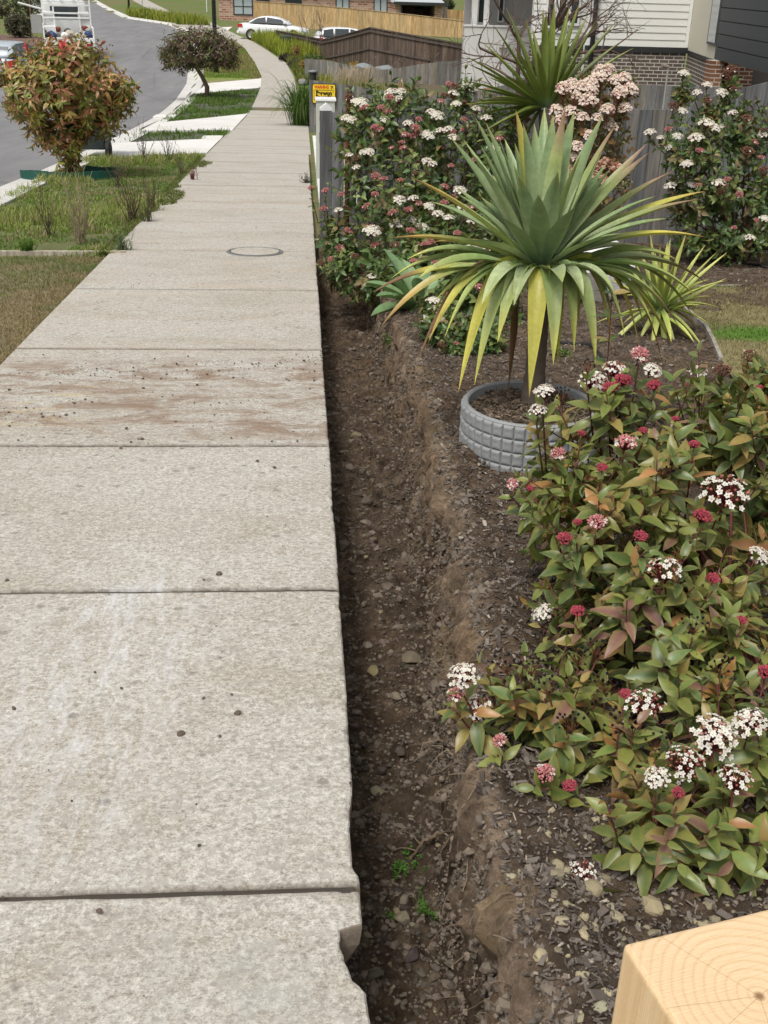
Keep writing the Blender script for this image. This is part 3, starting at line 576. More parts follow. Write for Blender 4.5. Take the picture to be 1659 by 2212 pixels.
# ---------------------------------------------------------------- grass blades
def blades(name,x,y,z,h,wd,C,label,cat='grass',lean=.5,parent=None,kind='stuff'):
    n=len(x); a=rng.uniform(0,6.28,n); le=np.abs(rng.normal(0,lean,n)); P=np.stack([x,y,z],1)
    d=np.stack([np.cos(a)*np.sin(le),np.sin(a)*np.sin(le),np.cos(le)],1); s=np.stack([-np.sin(a+.6),np.cos(a+.6),np.zeros(n)],1); dr=np.stack([np.cos(a),np.sin(a),-np.ones(n)*.8],1)
    p0=P-s*wd[:,None]/2; p1=P+s*wd[:,None]/2; m=P+d*h[:,None]*.55; p2=m-s*wd[:,None]*.4; p3=m+s*wd[:,None]*.4; p4=P+d*h[:,None]+dr*(h*le*.35)[:,None]
    V=np.stack([p0,p1,p3,p2,p4],1); k=(np.arange(n)*5)[:,None]
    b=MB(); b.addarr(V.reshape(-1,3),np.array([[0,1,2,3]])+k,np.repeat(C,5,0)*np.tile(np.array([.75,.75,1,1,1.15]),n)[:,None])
    b.f.append(np.array([[3,2,4]])+k)
    return tag(b.build(name,M['grass'],parent),label,cat,kind=kind) if parent is None else b.build(name,M['grass'],parent)
def verge_pts(n,y0,y1): 
    y=y0+(y1-y0)*rng.random(n); k=kerbx(y)+.5; x=k+(pathl(y)-.0-k)*rng.random(n); return x,y
def gcol(n,a,b_,v=.25): t=rng.random((n,1)); return (np.array(a)*(1-t)+np.array(b_)*t)*rng.uniform(1-v,1+v,(n,1))
# mown dry lawn in front
n=60000; y=4.2+4.25*rng.random(n); x=-1.555-rng.random(n)**1.2*2.0; nn=fbm(x*2,y*2,81,4); C=mixc((.30,.24,.13),(.15,.19,.06),sstep(.05,.45,nn)+.12*rng.random(n))*rng.uniform(.6,1.35,(n,1))
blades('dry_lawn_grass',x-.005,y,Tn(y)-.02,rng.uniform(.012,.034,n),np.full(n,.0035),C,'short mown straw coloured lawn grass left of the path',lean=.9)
# rough green strip with weeds
n=60000; x,y=verge_pts(n,8.5,17.8); uu=(x-kerbx(y)-.5)/(pathl(y)-kerbx(y)-.5); o_=y<16.6+1.2*uu; x,y=x[o_],y[o_]; n=len(x); e=(pathl(y)-x); nn=fbm(x*1.3,y*1.3,82,4); n3=fbm(x*4,y*4,83,3); x=x+np.where(e<.12,rng.random(n)*.12*np.clip(2*fbm(y*2.5,y*0,84,3)+.3,0,1),0)
C=mixc((.13,.24,.04),(.25,.32,.08),sstep(-.3,.4,nn)); dry=rng.random(n)<(.16+.6*sstep(.05,.5,n3)); C[dry]=(.33,.28,.17); C=C*rng.uniform(.55,1.4,(n,1)); h=.02+.13*sstep(-.1,.5,nn+.5*n3)*rng.random(n)**1.5+.025*rng.random(n); keep=(n3+.35*nn>-.42+.35*rng.random(n))
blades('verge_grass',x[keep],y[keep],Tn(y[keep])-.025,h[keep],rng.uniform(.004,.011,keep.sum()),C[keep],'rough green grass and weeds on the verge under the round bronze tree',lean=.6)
n=14000; y=rng.uniform(8.5,17.2,n); j=np.clip(2.2*fbm(y*1.6,y*0,85,4)+.35,0,1); x=-1.555-.06+rng.random(n)*(.06+.20*j*sstep(9.5,11.5,y)); C=gcol(n,(.08,.13,.03),(.17,.17,.06)); 
blades('creeping_weeds',x,y,Tn(y)-.01,rng.uniform(.015,.06,n),rng.uniform(.006,.014,n),C,'low weeds creeping over the left edge of the path','weeds',lean=1.0)
n=22000; x,y=verge_pts(n,19.6,42); nn=fbm(x*1.2,y*.8,86,4); uu=(x-kerbx(y)-.5)/(pathl(y)-kerbx(y)-.5); ok=(((y>19.7+1.6*uu)&(y<22.85+.7*uu))|((y>25.8+4.7*uu)&(y<38.4+3.5*uu)))&((nn>.02)|(rng.random(n)<.12)); x,y=x[ok],y[ok]; n=len(x)
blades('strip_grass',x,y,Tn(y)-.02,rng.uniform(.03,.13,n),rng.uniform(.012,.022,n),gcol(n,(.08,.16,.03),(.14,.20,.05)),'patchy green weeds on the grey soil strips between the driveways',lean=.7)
n=16000; x,y=verge_pts(n,47,70); nn=fbm(x*.6,y*.4,87,4); C=mixc((.27,.25,.11),(.17,.25,.05),sstep(-.15,.25,nn))*rng.uniform(.7,1.2,(n,1))
blades('lawn_grass',x,y,Tn(y)-.02,rng.uniform(.03,.09,n),np.full(n,.03),C,'mown yellow green lawn around the lamp post')
n=26000; y=5.1+2.2*rng.random(n); x=ledge(y)+.02+(4.4-ledge(y))*rng.random(n); nn=fbm(x*1.5,y*2.2,71,3); C=mixc((.30,.28,.15),(.12,.25,.04),sstep(-.1,.2,nn))*rng.uniform(.65,1.3,(n,1))
blades('back_lawn_grass',x,y,Tn(y)+.028,rng.uniform(.012,.035,n),np.full(n,.0045),C,'patchy green and straw lawn grass behind the edging strip',lean=.8)
# ================================================================ plants
def nrm(v): return v/np.maximum(np.linalg.norm(v,axis=-1,keepdims=True),1e-9)
def leaves(b,P,D,N,L,W,C,bend=.15,edge=None,fold=.18,lod=0,wave=.0):
    D=nrm(D); S=nrm(np.cross(D,N)); N=np.cross(S,D); n=len(P); L=np.broadcast_to(L,(n,)); W=np.broadcast_to(W,(n,)); bend=np.broadcast_to(bend,(n,))
    if lod==1:
        rows=[(0,0),(.45,1),(1,0)]
    else: rows=[(0,0),(.16,.62),(.38,1.),(.62,.86),(.82,.46),(1,0)]
    q=[];cc=[]
    ph=rng.uniform(0,6.28,n)
    for t,wd in rows:
        base=P+D*(L*t)[:,None]-N*(bend*L*t*t)[:,None]
        if wd==0: q.append(base); cc.append(C if edge is None else C*1.0)
        else:
            for s in (-1,0,1):
                wv=wave*np.sin(ph+t*9+s)*W if s else 0
                p=base+S*(s*wd*W/2)[:,None]+N*((abs(s)*fold*wd*W)+wv)[:,None]; q.append(p)
                cc.append(C*(1.18 if s==0 else .97) if (edge is None or s==0) else C*.45+edge*.55)
    V=np.stack(q,1); CC=np.stack(cc,1); m=V.shape[1]; k=(np.arange(n)*m)[:,None]
    if lod==1: f3=np.array([[0,1,2],[0,2,3],[1,4,2],[2,4,3]]); F=(f3[None]+k[:,None,:1]).reshape(-1,3); b.addarr(V.reshape(-1,3),F,CC.reshape(-1,3)); return
    f3=np.array([[0,2,1],[0,3,2],[m-1,m-4,m-3],[m-1,m-3,m-2]]); f4=[]
    for r in range(len(rows)-3):
        a=1+r*3; f4+=[[a,a+1,a+4,a+3],[a+1,a+2,a+5,a+4]]
    f4=np.array(f4); n0=b.n; b.addarr(V.reshape(-1,3),(f3[None]+k[:,None,:]).reshape(-1,3),CC.reshape(-1,3)); b.f.append((f4[None]+k[:,None,:]).reshape(-1,4)+n0)
def pick(n,pal,v=.2):
    pal=np.array([p[:3] for p in pal]); return pal
def palette(n,pal,v=.22):
    w_=np.array([p[3] for p in pal],float); w_/=w_.sum(); i=rng.choice(len(pal),n,p=w_); c=np.array([p[:3] for p in pal])[i]; return c*rng.uniform(1-v,1+v,(n,1))*rng.uniform(.93,1.07,(n,3))
def frame(A):
    A=nrm(A); t=np.where(np.abs(A[:,2:3])>.9,np.array([[1.,0,0]]),np.array([[0,0,1.]])); U=nrm(np.cross(A,t)); return U,np.cross(A,U)
def shoots(b,tips,A,ln,m,L,W,pal,bend=.2,edge=None,lod=0,tipang=.55,baseang=1.35,droop=.15,wave=.03,vshoot=.15,fold=.18):
    n=len(tips); U,V=frame(A); ph0=rng.uniform(0,6.28,n); shade=rng.uniform(1-vshoot,1+vshoot,(n,1)); sc_=palette(n,pal,.1)
    for j in range(m):
        for s in (0,1):
            t=(j+.3*rng.random(n))/m; ph=ph0+j*1.57+s*math.pi+rng.normal(0,.3,n); th=tipang+(baseang-tipang)*t**.7+rng.normal(0,.18,n)
            D=A*np.cos(th)[:,None]+(U*np.cos(ph)[:,None]+V*np.sin(ph)[:,None])*np.sin(th)[:,None]; D[:,2]-=droop*(t+.2)
            P=tips-A*(ln*t)[:,None]; N=A*np.sin(th)[:,None]-(U*np.cos(ph)[:,None]+V*np.sin(ph)[:,None])*np.cos(th)[:,None]+rng.normal(0,.25,(n,3))
            keep=rng.random(n)<(.93 if t.mean()<.6 else .8); sz=(.62+.5*np.minimum(t*2.2,1))*rng.uniform(.75,1.2,n)
            c=np.where(rng.random((n,1))<.6,sc_,palette(n,pal))*shade; e=None if edge is None else np.broadcast_to(np.array(edge),(n,3))
            leaves(b,P[keep],D[keep],N[keep],(L*sz)[keep],(W*sz)[keep],c[keep],bend*rng.uniform(.2,1.9,keep.sum()),None if e is None else e[keep],fold,lod,wave)
def blob_pts(blobs,n,rmin=.8,rmax=1.05,up=.25,lump=.16):
    vol=np.array([b_[1][0]*b_[1][1]+b_[1][2]*b_[1][0] for b_ in blobs]); i=rng.choice(len(blobs),n,p=vol/vol.sum())
    d=nrm(rng.normal(0,1,(n,3))); c=np.array([tuple(b_[0]) for b_ in blobs])[i]; r=np.array([b_[1] for b_ in blobs])[i]; f=rng.uniform(rmin,rmax,n)+lump*fbm(d[:,0]*2.3+d[:,2]*1.7+i*7,d[:,1]*2.3-d[:,2],91,3)
    P=c+d*r*f[:,None]; A=nrm(d/r*r.mean(1,keepdims=True)+np.array([0,0,up])+rng.normal(0,.22,(n,3)))
    inside=np.zeros(n,bool)
    for k,b_ in enumerate(blobs):
        e=(((P-np.array(tuple(b_[0])))/np.array(b_[1]))**2).sum(1)<.55; inside|=(e&(i!=k))
    return P[~inside],A[~inside]
def hit(px,py,blobs,fall=None):
    v=Vector(ray(px,py)).normalized(); best=None
    for c,r in blobs:
        o=Vector(CAM)-Vector(c); o=Vector((o.x/r[0],o.y/r[1],o.z/r[2])); d=Vector((v.x/r[0],v.y/r[1],v.z/r[2])); a=d.dot(d);h_=o.dot(d);q=h_*h_-a*(o.dot(o)-1)
        if q>=0:
            t=(-h_-math.sqrt(q))/a
            if best is None or t<best: best=t
    if best is None:
        c,r=min(blobs,key=lambda q_:(Vector(q_[0])-PY(px,py,q_[0][1])).length); return PY(px,py,c[1]-.3*r[1]),True
    return Vector(CAM)+v*best,False
# flower heads -------------------------------------------------------------
def head_mesh(name,R,n,mixw,white,bud,seed,hi=True,flat=.45,fs=.0038,bs=.0019,ray_c=(.16,.03,.035)):
    r=np.random.default_rng(seed); b=MB(); v,f=ico(); st=(0,0,-R*.9)
    for i in range(n):
        rad=R*math.sqrt((i+.5)/n)*r.uniform(.9,1.08); a=i*2.39996+r.normal(0,.15); x,y=rad*math.cos(a),rad*math.sin(a); z=flat*R*(1-(rad/R)**2)+r.normal(0,R*.07); nn=nrm(np.array([x*.8,y*.8,R*.9])+r.normal(0,R*.15,3))
        if hi or i%3==0: b.tube([st,(x*.55,y*.55,-R*.35),(x,y,z)],[R*.035,R*.025,R*.018],3,ray_c,cap=False)
        if r.random()<mixw:                       # open floret with five petals
            t=nrm(np.cross(nn,[.3,.2,1.])); u=np.cross(nn,t); s=fs*r.uniform(.85,1.2); p0=np.array([x,y,z])+nn*fs*.3; a0=r.uniform(0,6); col=np.array(white)*r.uniform(.88,1.05)
            for k in range(5):
                q=a0+k*1.2566; d=t*math.cos(q)+u*math.sin(q); e=-t*math.sin(q)+u*math.cos(q)
                b.add([p0-nn*s*.25,p0+d*s*.6-e*s*.42,p0+d*s*1.05+nn*s*.1-e*s*.1,p0+d*s*1.05+nn*s*.1+e*s*.1,p0+d*s*.6+e*s*.42],[(0,1,2,3,4)],col)
            b.add(p0+nn*s*.1+v*s*.22,[tuple(q) for q in f],(.62,.55,.30))
        else:
            s=bs*r.uniform(.8,1.25); col=np.array(bud)*r.uniform(.75,1.2); b.add(np.array([x,y,z])+v*s+np.outer(v@nn,nn)*s*.3,[tuple(q) for q in f],np.clip(col,0,1))
    b.tube([st,(0,0,-R*1.9)],R*.06,4,ray_c)
    o=b.build(name,M['flower']); me=o.data; bpy.data.objects.remove(o); return me
HM={'W':[head_mesh('flower_head',.027,70,.85,(.80,.78,.76),(.55,.30,.28),i) for i in (1,2)],
    'P':[head_mesh('flower_head',.017,70,.0,(.8,.78,.76),(.40,.07,.10),i,bs=.0023) for i in (3,4)],
    'X':[head_mesh('flower_head',.020,70,.12,(.8,.76,.74),(.60,.25,.26),i,bs=.0024) for i in (5,6)],
    'S':[head_mesh('flower_head',.030,60,.55,(.80,.78,.76),(.42,.16,.13),i) for i in (7,8)],
    'B':[head_mesh('berry_head',.026,13,.0,(.8,.78,.76),(.012,.012,.016),i,bs=.0024,ray_c=(.20,.08,.045)) for i in (9,10)],
    'w':[head_mesh('flower_head',.036,46,.9,(.78,.75,.73),(.5,.22,.2),i,hi=False,fs=.0068,bs=.004) for i in (11,12)],
    'p':[head_mesh('flower_head',.032,40,.05,(.8,.7,.68),(.46,.19,.18),i,hi=False,bs=.005,fs=.006) for i in (13,14)],
    'b':[head_mesh('flower_head',.034,46,.05,(.7,.6,.55),(.20,.10,.07),i,hi=False,bs=.004,fs=.005) for i in (15,16)],
    'j':[head_mesh('flower_head',.034,60,.75,(.80,.69,.66),(.68,.46,.44),i,hi=False,flat=.8,fs=.007,bs=.005,ray_c=(.3,.14,.1)) for i in (17,18)],
    'k':[head_mesh('flower_head',.032,55,.5,(.55,.36,.29),(.33,.15,.10),i,hi=False,flat=.8,fs=.0065,bs=.005,ray_c=(.3,.14,.1)) for i in (19,20)]}
def head(root,kind,p,sc_=1.,up=None,seed=0,name='flower_head',lab=None):
    r=random.Random(seed); me=HM[kind][r.randrange(2)]; o=bpy.data.objects.new(name,me); linkobj(o,root)
    d=Vector(up or (0,-.35,1)).normalized(); d=(d+Vector((r.uniform(-.25,.25),r.uniform(-.25,.25),0))).normalized()
    o.rotation_euler=(d.to_track_quat('Z','Y')@Vector((0,0,1)).rotation_difference(Vector((0,0,1)))).to_euler(); o.rotation_euler.rotate_axis('Z',r.uniform(0,6.28))
    o.scale=(sc_,)*3; o.location=Vector(p)-root.location
    if lab: o['label']=lab
    return o
def bez(a,b_,c,n=8): return [a*(1-t)**2+b_*2*t*(1-t)+c*t*t for t in [i/n for i in range(n+1)]]
def stems(b,base,spread,tips,A,ln,r0,col,n_main,thin,seg=5):
    r=random.Random(11); idx=list(range(len(tips))); r.shuffle(idx)
    for c,i in enumerate(idx):
        t=Vector(tips[i]); a=Vector(A[i]); q=t-a*float(ln[i])*1.15
        if c<n_main:
            s=Vector(base)+Vector((r.uniform(-spread,spread),r.uniform(-spread,spread),0)); s.z=T(s.y)-.02; mid=(s+q)/2+Vector((0,0,.12*(q-s).length)); P=bez(s,mid,q,7)+[t]; R=[r0*(1-.75*k/8) for k in range(9)]; b.tube(P,R,seg,col)
        elif c<thin: b.tube([q,q+a*float(ln[i])*.6,t],[r0*.3,r0*.25,r0*.18],4,col)
PV=[(.12,.165,.042,5),(.075,.125,.04,4),(.17,.20,.05,3),(.23,.17,.055,2),(.31,.145,.06,1.1),(.17,.085,.075,1.2)]
PVd=[(.10,.16,.052,5),(.065,.115,.042,3),(.16,.20,.06,3),(.20,.16,.075,1.4)]
def shrub(name,label,base,blobs,n,ln,m,L,W,pal,heads=(),auto=0,autok='w',edge=None,lod=0,r0=.006,nmain=30,thin=300,inner=.5,hs=1.,group=None,up=.25,droop=.15,stemc=(.10,.05,.035),bend=.2,lump=.16,lean=.5):
    rt=empty(name,(base[0],base[1],T(base[1])),label,'shrub',group)
    tips,A=blob_pts(blobs,n,up=up,lump=lump); l_=ln*rng.uniform(.7,1.2,len(tips)); f=MB(); shoots(f,tips,A,l_,m,L,W,pal,edge=edge,lod=lod,droop=droop,bend=bend)
    if inner: 
        t2,A2=blob_pts(blobs,int(n*inner),.35,.8,up=up); l2=ln*rng.uniform(.7,1.2,len(t2)); shoots(f,t2,A2,l2,m,L,W,pal,edge=edge,lod=lod,droop=droop,bend=bend)
    extra=[]
    hp=[]
    for i,(px,py,k,*s) in enumerate(heads):
        p,miss=hit(px,py,blobs); hp.append((p,k,s[0] if s else 1.,i))
        extra.append(tuple(p-Vector((0,0,.035*L/.055))))
    if extra:                            # a leafy shoot under every flower head
        e=np.array(extra); cen=np.array([tuple(min(blobs,key=lambda q:(Vector(q[0])-Vector(x)).length)[0]) for x in extra]); Ae=nrm(nrm(e-cen)*.7+np.array([0,-.1,.8])); le=np.full(len(e),ln); shoots(f,e,Ae,le,m,L,W,pal,edge=edge,lod=lod,droop=droop,bend=bend)
    f.build('foliage',M['leaf'],rt,smooth=True)
    s=MB(); stems(s,(base[0],base[1],T(base[1])),lean*.2,tips,A,l_,r0,stemc,nmain,thin)
    if extra:
        for x,a in zip(e,Ae): s.tube([x-a*ln*1.3,x+a*.01],[r0*.35,r0*.3],4,stemc)
    s.build('stems',M['twig'],rt,smooth=True)
    for p,k,sc_,i in hp: head(rt,k,p,sc_*hs,(p.x-base[0])*.4 and (((p.x-base[0])*.4,-.35,1)),i,'berry_head' if k=='B' else 'flower_head')
    if auto:
        c=np.where((A[:,2]>.1)&((A[:,1]<.1)|(A[:,2]>.8)))[0]; rng.shuffle(c)
        for q,i in enumerate(c[:auto]): head(rt,autok[q%len(autok)],tips[i]+A[i]*.02*hs,hs*rng.uniform(.75,1.1),tuple(A[i]*.5+np.array([0,-.2,.8])),q+200,'berry_head' if autok[q%len(autok)]=='B' else 'flower_head')
    return rt
def bl(px,py,Y,rx,ry,rz): return (tuple(PY(px,py,Y)),(rx,ry,rz))
# 1 near bush --------------------------------------------------------------
NB=[bl(1350,980,2.85,.25,.27,.24),bl(1500,1130,2.65,.32,.30,.32),bl(1290,1190,2.5,.20,.24,.26),bl(1480,1480,2.2,.32,.30,.26),bl(1170,1560,2.0,.17,.2,.15),bl(1330,1660,1.9,.21,.2,.17),bl(1480,1740,1.8,.22,.20,.17),bl(1600,1660,1.85,.2,.22,.2),bl(1400,1360,2.3,.26,.24,.26),bl(1225,1060,2.75,.14,.16,.16),bl(1560,930,2.8,.2,.2,.2),bl(1430,1800,1.62,.17,.13,.13),bl(1590,1800,1.62,.16,.13,.13)]
NH=[(1283,822,'W',1.15),(1345,822,'P',1.2),(1318,838,'P'),(1382,765,'X',1.0),(1413,832,'P',.9),(1352,956,'X',1.15),(1205,980,'X',.85),(1256,936,'P',.5),(1290,1128,'X',.9),(1219,1163,'P',.85),(1248,1128,'P',.5),(1518,1115,'P',1.1),(1565,1062,'S',1.6),(1435,1230,'S',1.1),(1248,1320,'P',.8),(1172,1322,'W',.8),(1000,1460,'W',.9),(985,1500,'X',.75),(1030,1530,'S',.9),(1178,1670,'X',.85),(1230,1698,'P',.7),(1256,1888,'S',.75),(1420,1680,'W',.7),(1465,1712,'P',.55),(1545,1590,'W',1.35),(1395,1520,'S',1.1),(1480,1650,'S',1.1),(1590,1680,'S',.9),(1383,1158,'P',.8),(1175,845,'W',.8),(1162,885,'W',.7),(1325,795,'S',.9),(1410,800,'W',.8),(1460,905,'P',.5),(1390,930,'P',.6),(1440,1010,'B',1.2),(1108,1045,'X',.7),(1145,1055,'P',.5),(1655,1452,'P',.9),(1090,1440,'B',1.1),(1250,1420,'B'),(1180,1480,'B'),(1300,1480,'B',1.1),(1210,850,'B',.9),(1270,790,'B',.8),(1560,1440,'B',1.1),(1500,1350,'B'),(1340,1560,'B',1.2),(1410,1600,'B',1.1),(1230,1560,'B'),(1290,1400,'B'),(1150,1440,'B',.9)]
NH=[(a,b_,k,(s[0] if s else 1.)*1.22) for a,b_,k,*s in NH]+[(1620,1560,'W',1.2),(1350,1500,'P',.8),(1540,1250,'P',.9),(1640,1200,'W',1.),(1300,1010,'P',.8),(1500,960,'P',.8),(1600,1340,'P',.8),(1080,1600,'X',.8)]
near=shrub('flowering_shrub','largest nearest flowering shrub with pink buds and white heads, beside the sawn timber post',(.98,2.25),NB,500,.155,5,.062,.0275,PV,NH,edge=(.28,.25,.08),r0=.007,nmain=34,thin=430,inner=.35,bend=.35,droop=.3,lump=.5,up=.55,stemc=(.12,.04,.035))
# 2 tall shoots at the right edge in front of the lawn
RB=[bl(1620,960,3.25,.12,.16,.28),bl(1690,1100,3.2,.22,.22,.3),bl(1575,880,3.4,.07,.1,.12),bl(1640,1200,3.0,.15,.2,.2)]
shrub('flowering_shrub','upright bronze green shrub at the right edge, in front of the small lawn',(1.62,3.2),RB,230,.13,5,.062,.027,PV,[(1510,802,'W',1.0),(1560,800,'b',.9),(1640,838,'P',.7),(1620,770,'b',.8),(1480,832,'P',.5)],edge=(.15,.15,.05),r0=.007,nmain=20,thin=120,inner=.4,droop=.2)
# single upright stem
rt=empty('sapling',tuple(bedpt(1318,800)),'single thin dark red upright stem with few leaves poking above the near shrub','sapling'); p0=PY(1320,790,3.35); p0=Vector((p0.x,3.35,T(3.35))); p1=PY(1322,635,3.35); rt.location=p0
s=MB(); Q=bez(p0,(p0+p1)/2+Vector((.01,0,0)),p1,10); s.tube(Q,[.0035-.0002*i for i in range(11)],5,(.12,.03,.03)); s.build('stem',M['twig'],rt)
f=MB()
for u in (.42,.58,.72,.84,.93,1.0):
    c=Q[min(10,round(u*10))]; a=rng.uniform(0,3.14)
    for sgn in (0,math.pi,1.57):
        D=np.array([[math.cos(a+sgn),math.sin(a+sgn)*.6,.35]]); leaves(f,np.array([tuple(c)]),D,np.array([[0,0,1.]])+.3*rng.normal(0,1,(1,3)),np.array([.055]),np.array([.024]),palette(1,PV),.25)
f.build('foliage',M['leaf'],rt,smooth=True)
# 3 big shrub against the near fence
def z4(x,y,k,s=1.): return (x*.28+630,y*.28+146,k,s)
B2=[bl(835,300,8.5,.42,.4,.42),bl(960,300,8.6,.5,.4,.40),bl(1060,350,8.3,.45,.4,.5),bl(830,400,8.3,.30,.32,.36),bl(770,540,8.1,.26,.28,.26),bl(722,505,8.0,.13,.18,.24),bl(880,430,8.1,.45,.4,.4),bl(860,230,8.5,.25,.25,.22),bl(1000,210,8.6,.14,.16,.2),bl(805,235,8.5,.14,.2,.16)]
H2=[z4(530,270,'w',1.5),z4(490,260,'w'),z4(760,190,'w',1.2),z4(840,185,'w'),z4(820,245,'w',1.1),z4(420,390,'w',1.2),z4(460,405,'w'),z4(720,400,'w'),z4(895,430,'w'),z4(1120,370,'w',1.4),z4(1075,340,'w'),z4(1250,200,'w',1.2),z4(1270,280,'w'),z4(1350,145,'w'),z4(1430,320,'w',1.1),z4(1500,390,'w',1.1),z4(1050,520,'w',1.5),z4(1150,490,'w',1.1),z4(1210,475,'w'),z4(1250,540,'w',1.1),z4(1040,720,'w'),z4(1085,745,'w'),z4(1560,620,'w',1.3),z4(600,650,'w'),z4(550,655,'w',.8),z4(445,675,'w',.8),z4(500,770,'w',.8),z4(360,1100,'w',.9),z4(250,1090,'p'),
 z4(560,310,'p',1.1),z4(690,310,'p'),z4(680,480,'p'),z4(650,840,'p',1.1),z4(710,860,'p',.9),z4(840,870,'p',.8),z4(1180,920,'p'),z4(1420,710,'p',.9),z4(150,930,'p',.8),z4(260,950,'p',.9),z4(930,530,'p',.9),z4(880,520,'p'),z4(640,460,'p'),z4(970,510,'p'),z4(1240,150,'b',1.5),z4(440,230,'b',1.1),z4(1150,260,'p',.8),z4(500,700,'b'),z4(860,620,'p',.8),z4(1600,550,'p'),z4(750,340,'p'),z4(430,1250,'p',.7),z4(570,1080,'p',.8),z4(770,620,'p',.7),z4(1230,760,'p',.8),z4(380,980,'p',.8),z4(980,400,'p',.8),z4(1330,400,'p',.8)]
shrub('flowering_shrub','broad dark green flowering shrub leaning on the path end of the nearest fence',(.95,8.35),B2,560,.15,4,.07,.030,PVd+[(.10,.12,.035,1.)],H2,auto=26,autok='pbp',lod=0,r0=.009,nmain=30,thin=300,inner=.5,hs=1.,droop=.2,lump=.5,up=.5)
B2b=[bl(890,560,7.3,.26,.28,.26),bl(980,520,7.4,.36,.33,.28),bl(1060,470,7.5,.33,.3,.26),bl(800,590,7.6,.20,.24,.22),bl(1000,640,6.7,.30,.28,.26),bl(735,560,7.9,.16,.2,.24),bl(1010,660,5.95,.25,.22,.20),bl(955,680,5.9,.17,.18,.17),bl(750,590,7.55,.15,.16,.18),bl(1080,640,6.3,.2,.2,.24),bl(900,600,6.9,.24,.22,.22)]
H2b=[z4(620,1260,'w',1.6),z4(590,1230,'p',1.2),z4(640,1370,'p',1.),z4(830,1020,'w',1.1),z4(940,1010,'w',1.),z4(810,1210,'w',1.4),z4(920,1175,'w',.9),z4(1010,1230,'w',1.1),z4(1300,950,'w',1.3),z4(1060,1070,'w'),z4(1130,1130,'w',1.1),z4(1330,1090,'w',1.3),z4(1400,1180,'w'),z4(1210,1160,'w'),z4(900,1100,'p'),z4(780,1120,'p'),z4(980,1050,'p',.8),z4(950,1500,'p'),z4(1110,1510,'p',.8),z4(920,1260,'p'),z4(1280,1280,'p',.9),z4(1400,1390,'w',1.2),z4(1510,1390,'w',1.1),z4(1400,1570,'w',1.2),z4(1580,1560,'w',.9),z4(1470,1560,'b',1.3),z4(800,1370,'b',1.1),z4(1090,1800,'w',1.),z4(1070,1345,'p'),z4(1410,1080,'p'),(941,669,'w',1.),(945,650,'w',.8),(920,690,'w',.8),(965,744,'b',.8),z4(1450,1700,'p'),z4(620,1610,'w',.9),z4(300,1480,'p',.7)]
shrub('flowering_shrub','middle flowering shrub with many white heads, directly behind the left leaves of the potted yucca',(.75,7.2),B2b,560,.13,4,.062,.028,PVd+[(.10,.13,.035,1.5)],H2b,auto=18,autok='pb',r0=.008,nmain=22,thin=200,inner=.5,droop=.2,lump=.4,up=.45)
B2c=[bl(1000,728,5.5,.15,.14,.11),bl(950,705,5.6,.12,.12,.11),bl(1045,735,5.5,.12,.12,.10)]
shrub('low_shrub','low dark green shrub on the mulch beneath the drooping yellow leaves',(.72,5.5),B2c,150,.09,3,.05,.024,PVd,[(955,745,'b',.7),(985,742,'p',.5)],r0=.005,nmain=10,thin=40,inner=.4)
# 4 right shrub
def z3(x,y,k,s=1.): return (x*.4+995.4,y*.4,k,s)
B3=[bl(1560,430,8.3,.40,.35,.40),bl(1500,330,8.4,.28,.3,.32),bl(1600,310,8.4,.30,.3,.34),bl(1640,440,8.3,.3,.3,.36),bl(1475,400,8.4,.15,.2,.35),bl(1475,200,8.5,.06,.08,.17),bl(1575,200,8.5,.10,.12,.14),bl(1540,240,8.5,.13,.14,.12),bl(1560,520,8.2,.4,.3,.16),bl(1470,260,8.5,.09,.1,.12)]
H3=[z3(1205,395,'w',1.1),z3(1330,460,'w',1.1),z3(1275,500,'w'),z3(1410,500,'w',1.2),z3(1470,610,'w'),z3(1325,665,'w',1.6),z3(1375,690,'w',1.2),z3(1200,600,'w'),z3(1270,745,'w',1.5),z3(1170,735,'w'),z3(1020,715,'w',1.2),z3(1080,745,'w',.9),z3(1220,885,'w',1.2),z3(1130,1005,'w',1.3),z3(1395,990,'w',1.4),z3(1280,1000,'p',.7),z3(1640,1180,'w'),z3(1560,1285,'w',1.2),z3(1630,730,'w'),z3(1290,815,'p'),z3(1440,970,'p',.9),z3(1475,1230,'p',.7),z3(1460,380,'b',1.6),z3(1440,410,'b',1.2),z3(1150,575,'b',1.4),z3(1540,640,'b',1.4),z3(1550,820,'b',1.6),z3(1640,920,'b',1.4),z3(1330,545,'b',1.2),z3(1120,700,'p'),z3(1480,480,'b'),z3(1620,850,'p',.8),z3(1595,1190,'p',.7)]
shrub('flowering_shrub','tall shrub with white and brown heads against the fence on the right',(3.25,8.35),B3,430,.15,4,.068,.030,PVd+[(.11,.10,.04,.8)],H3,auto=10,autok='bpw',r0=.009,nmain=30,thin=260,inner=.6,droop=.15,lump=.25)
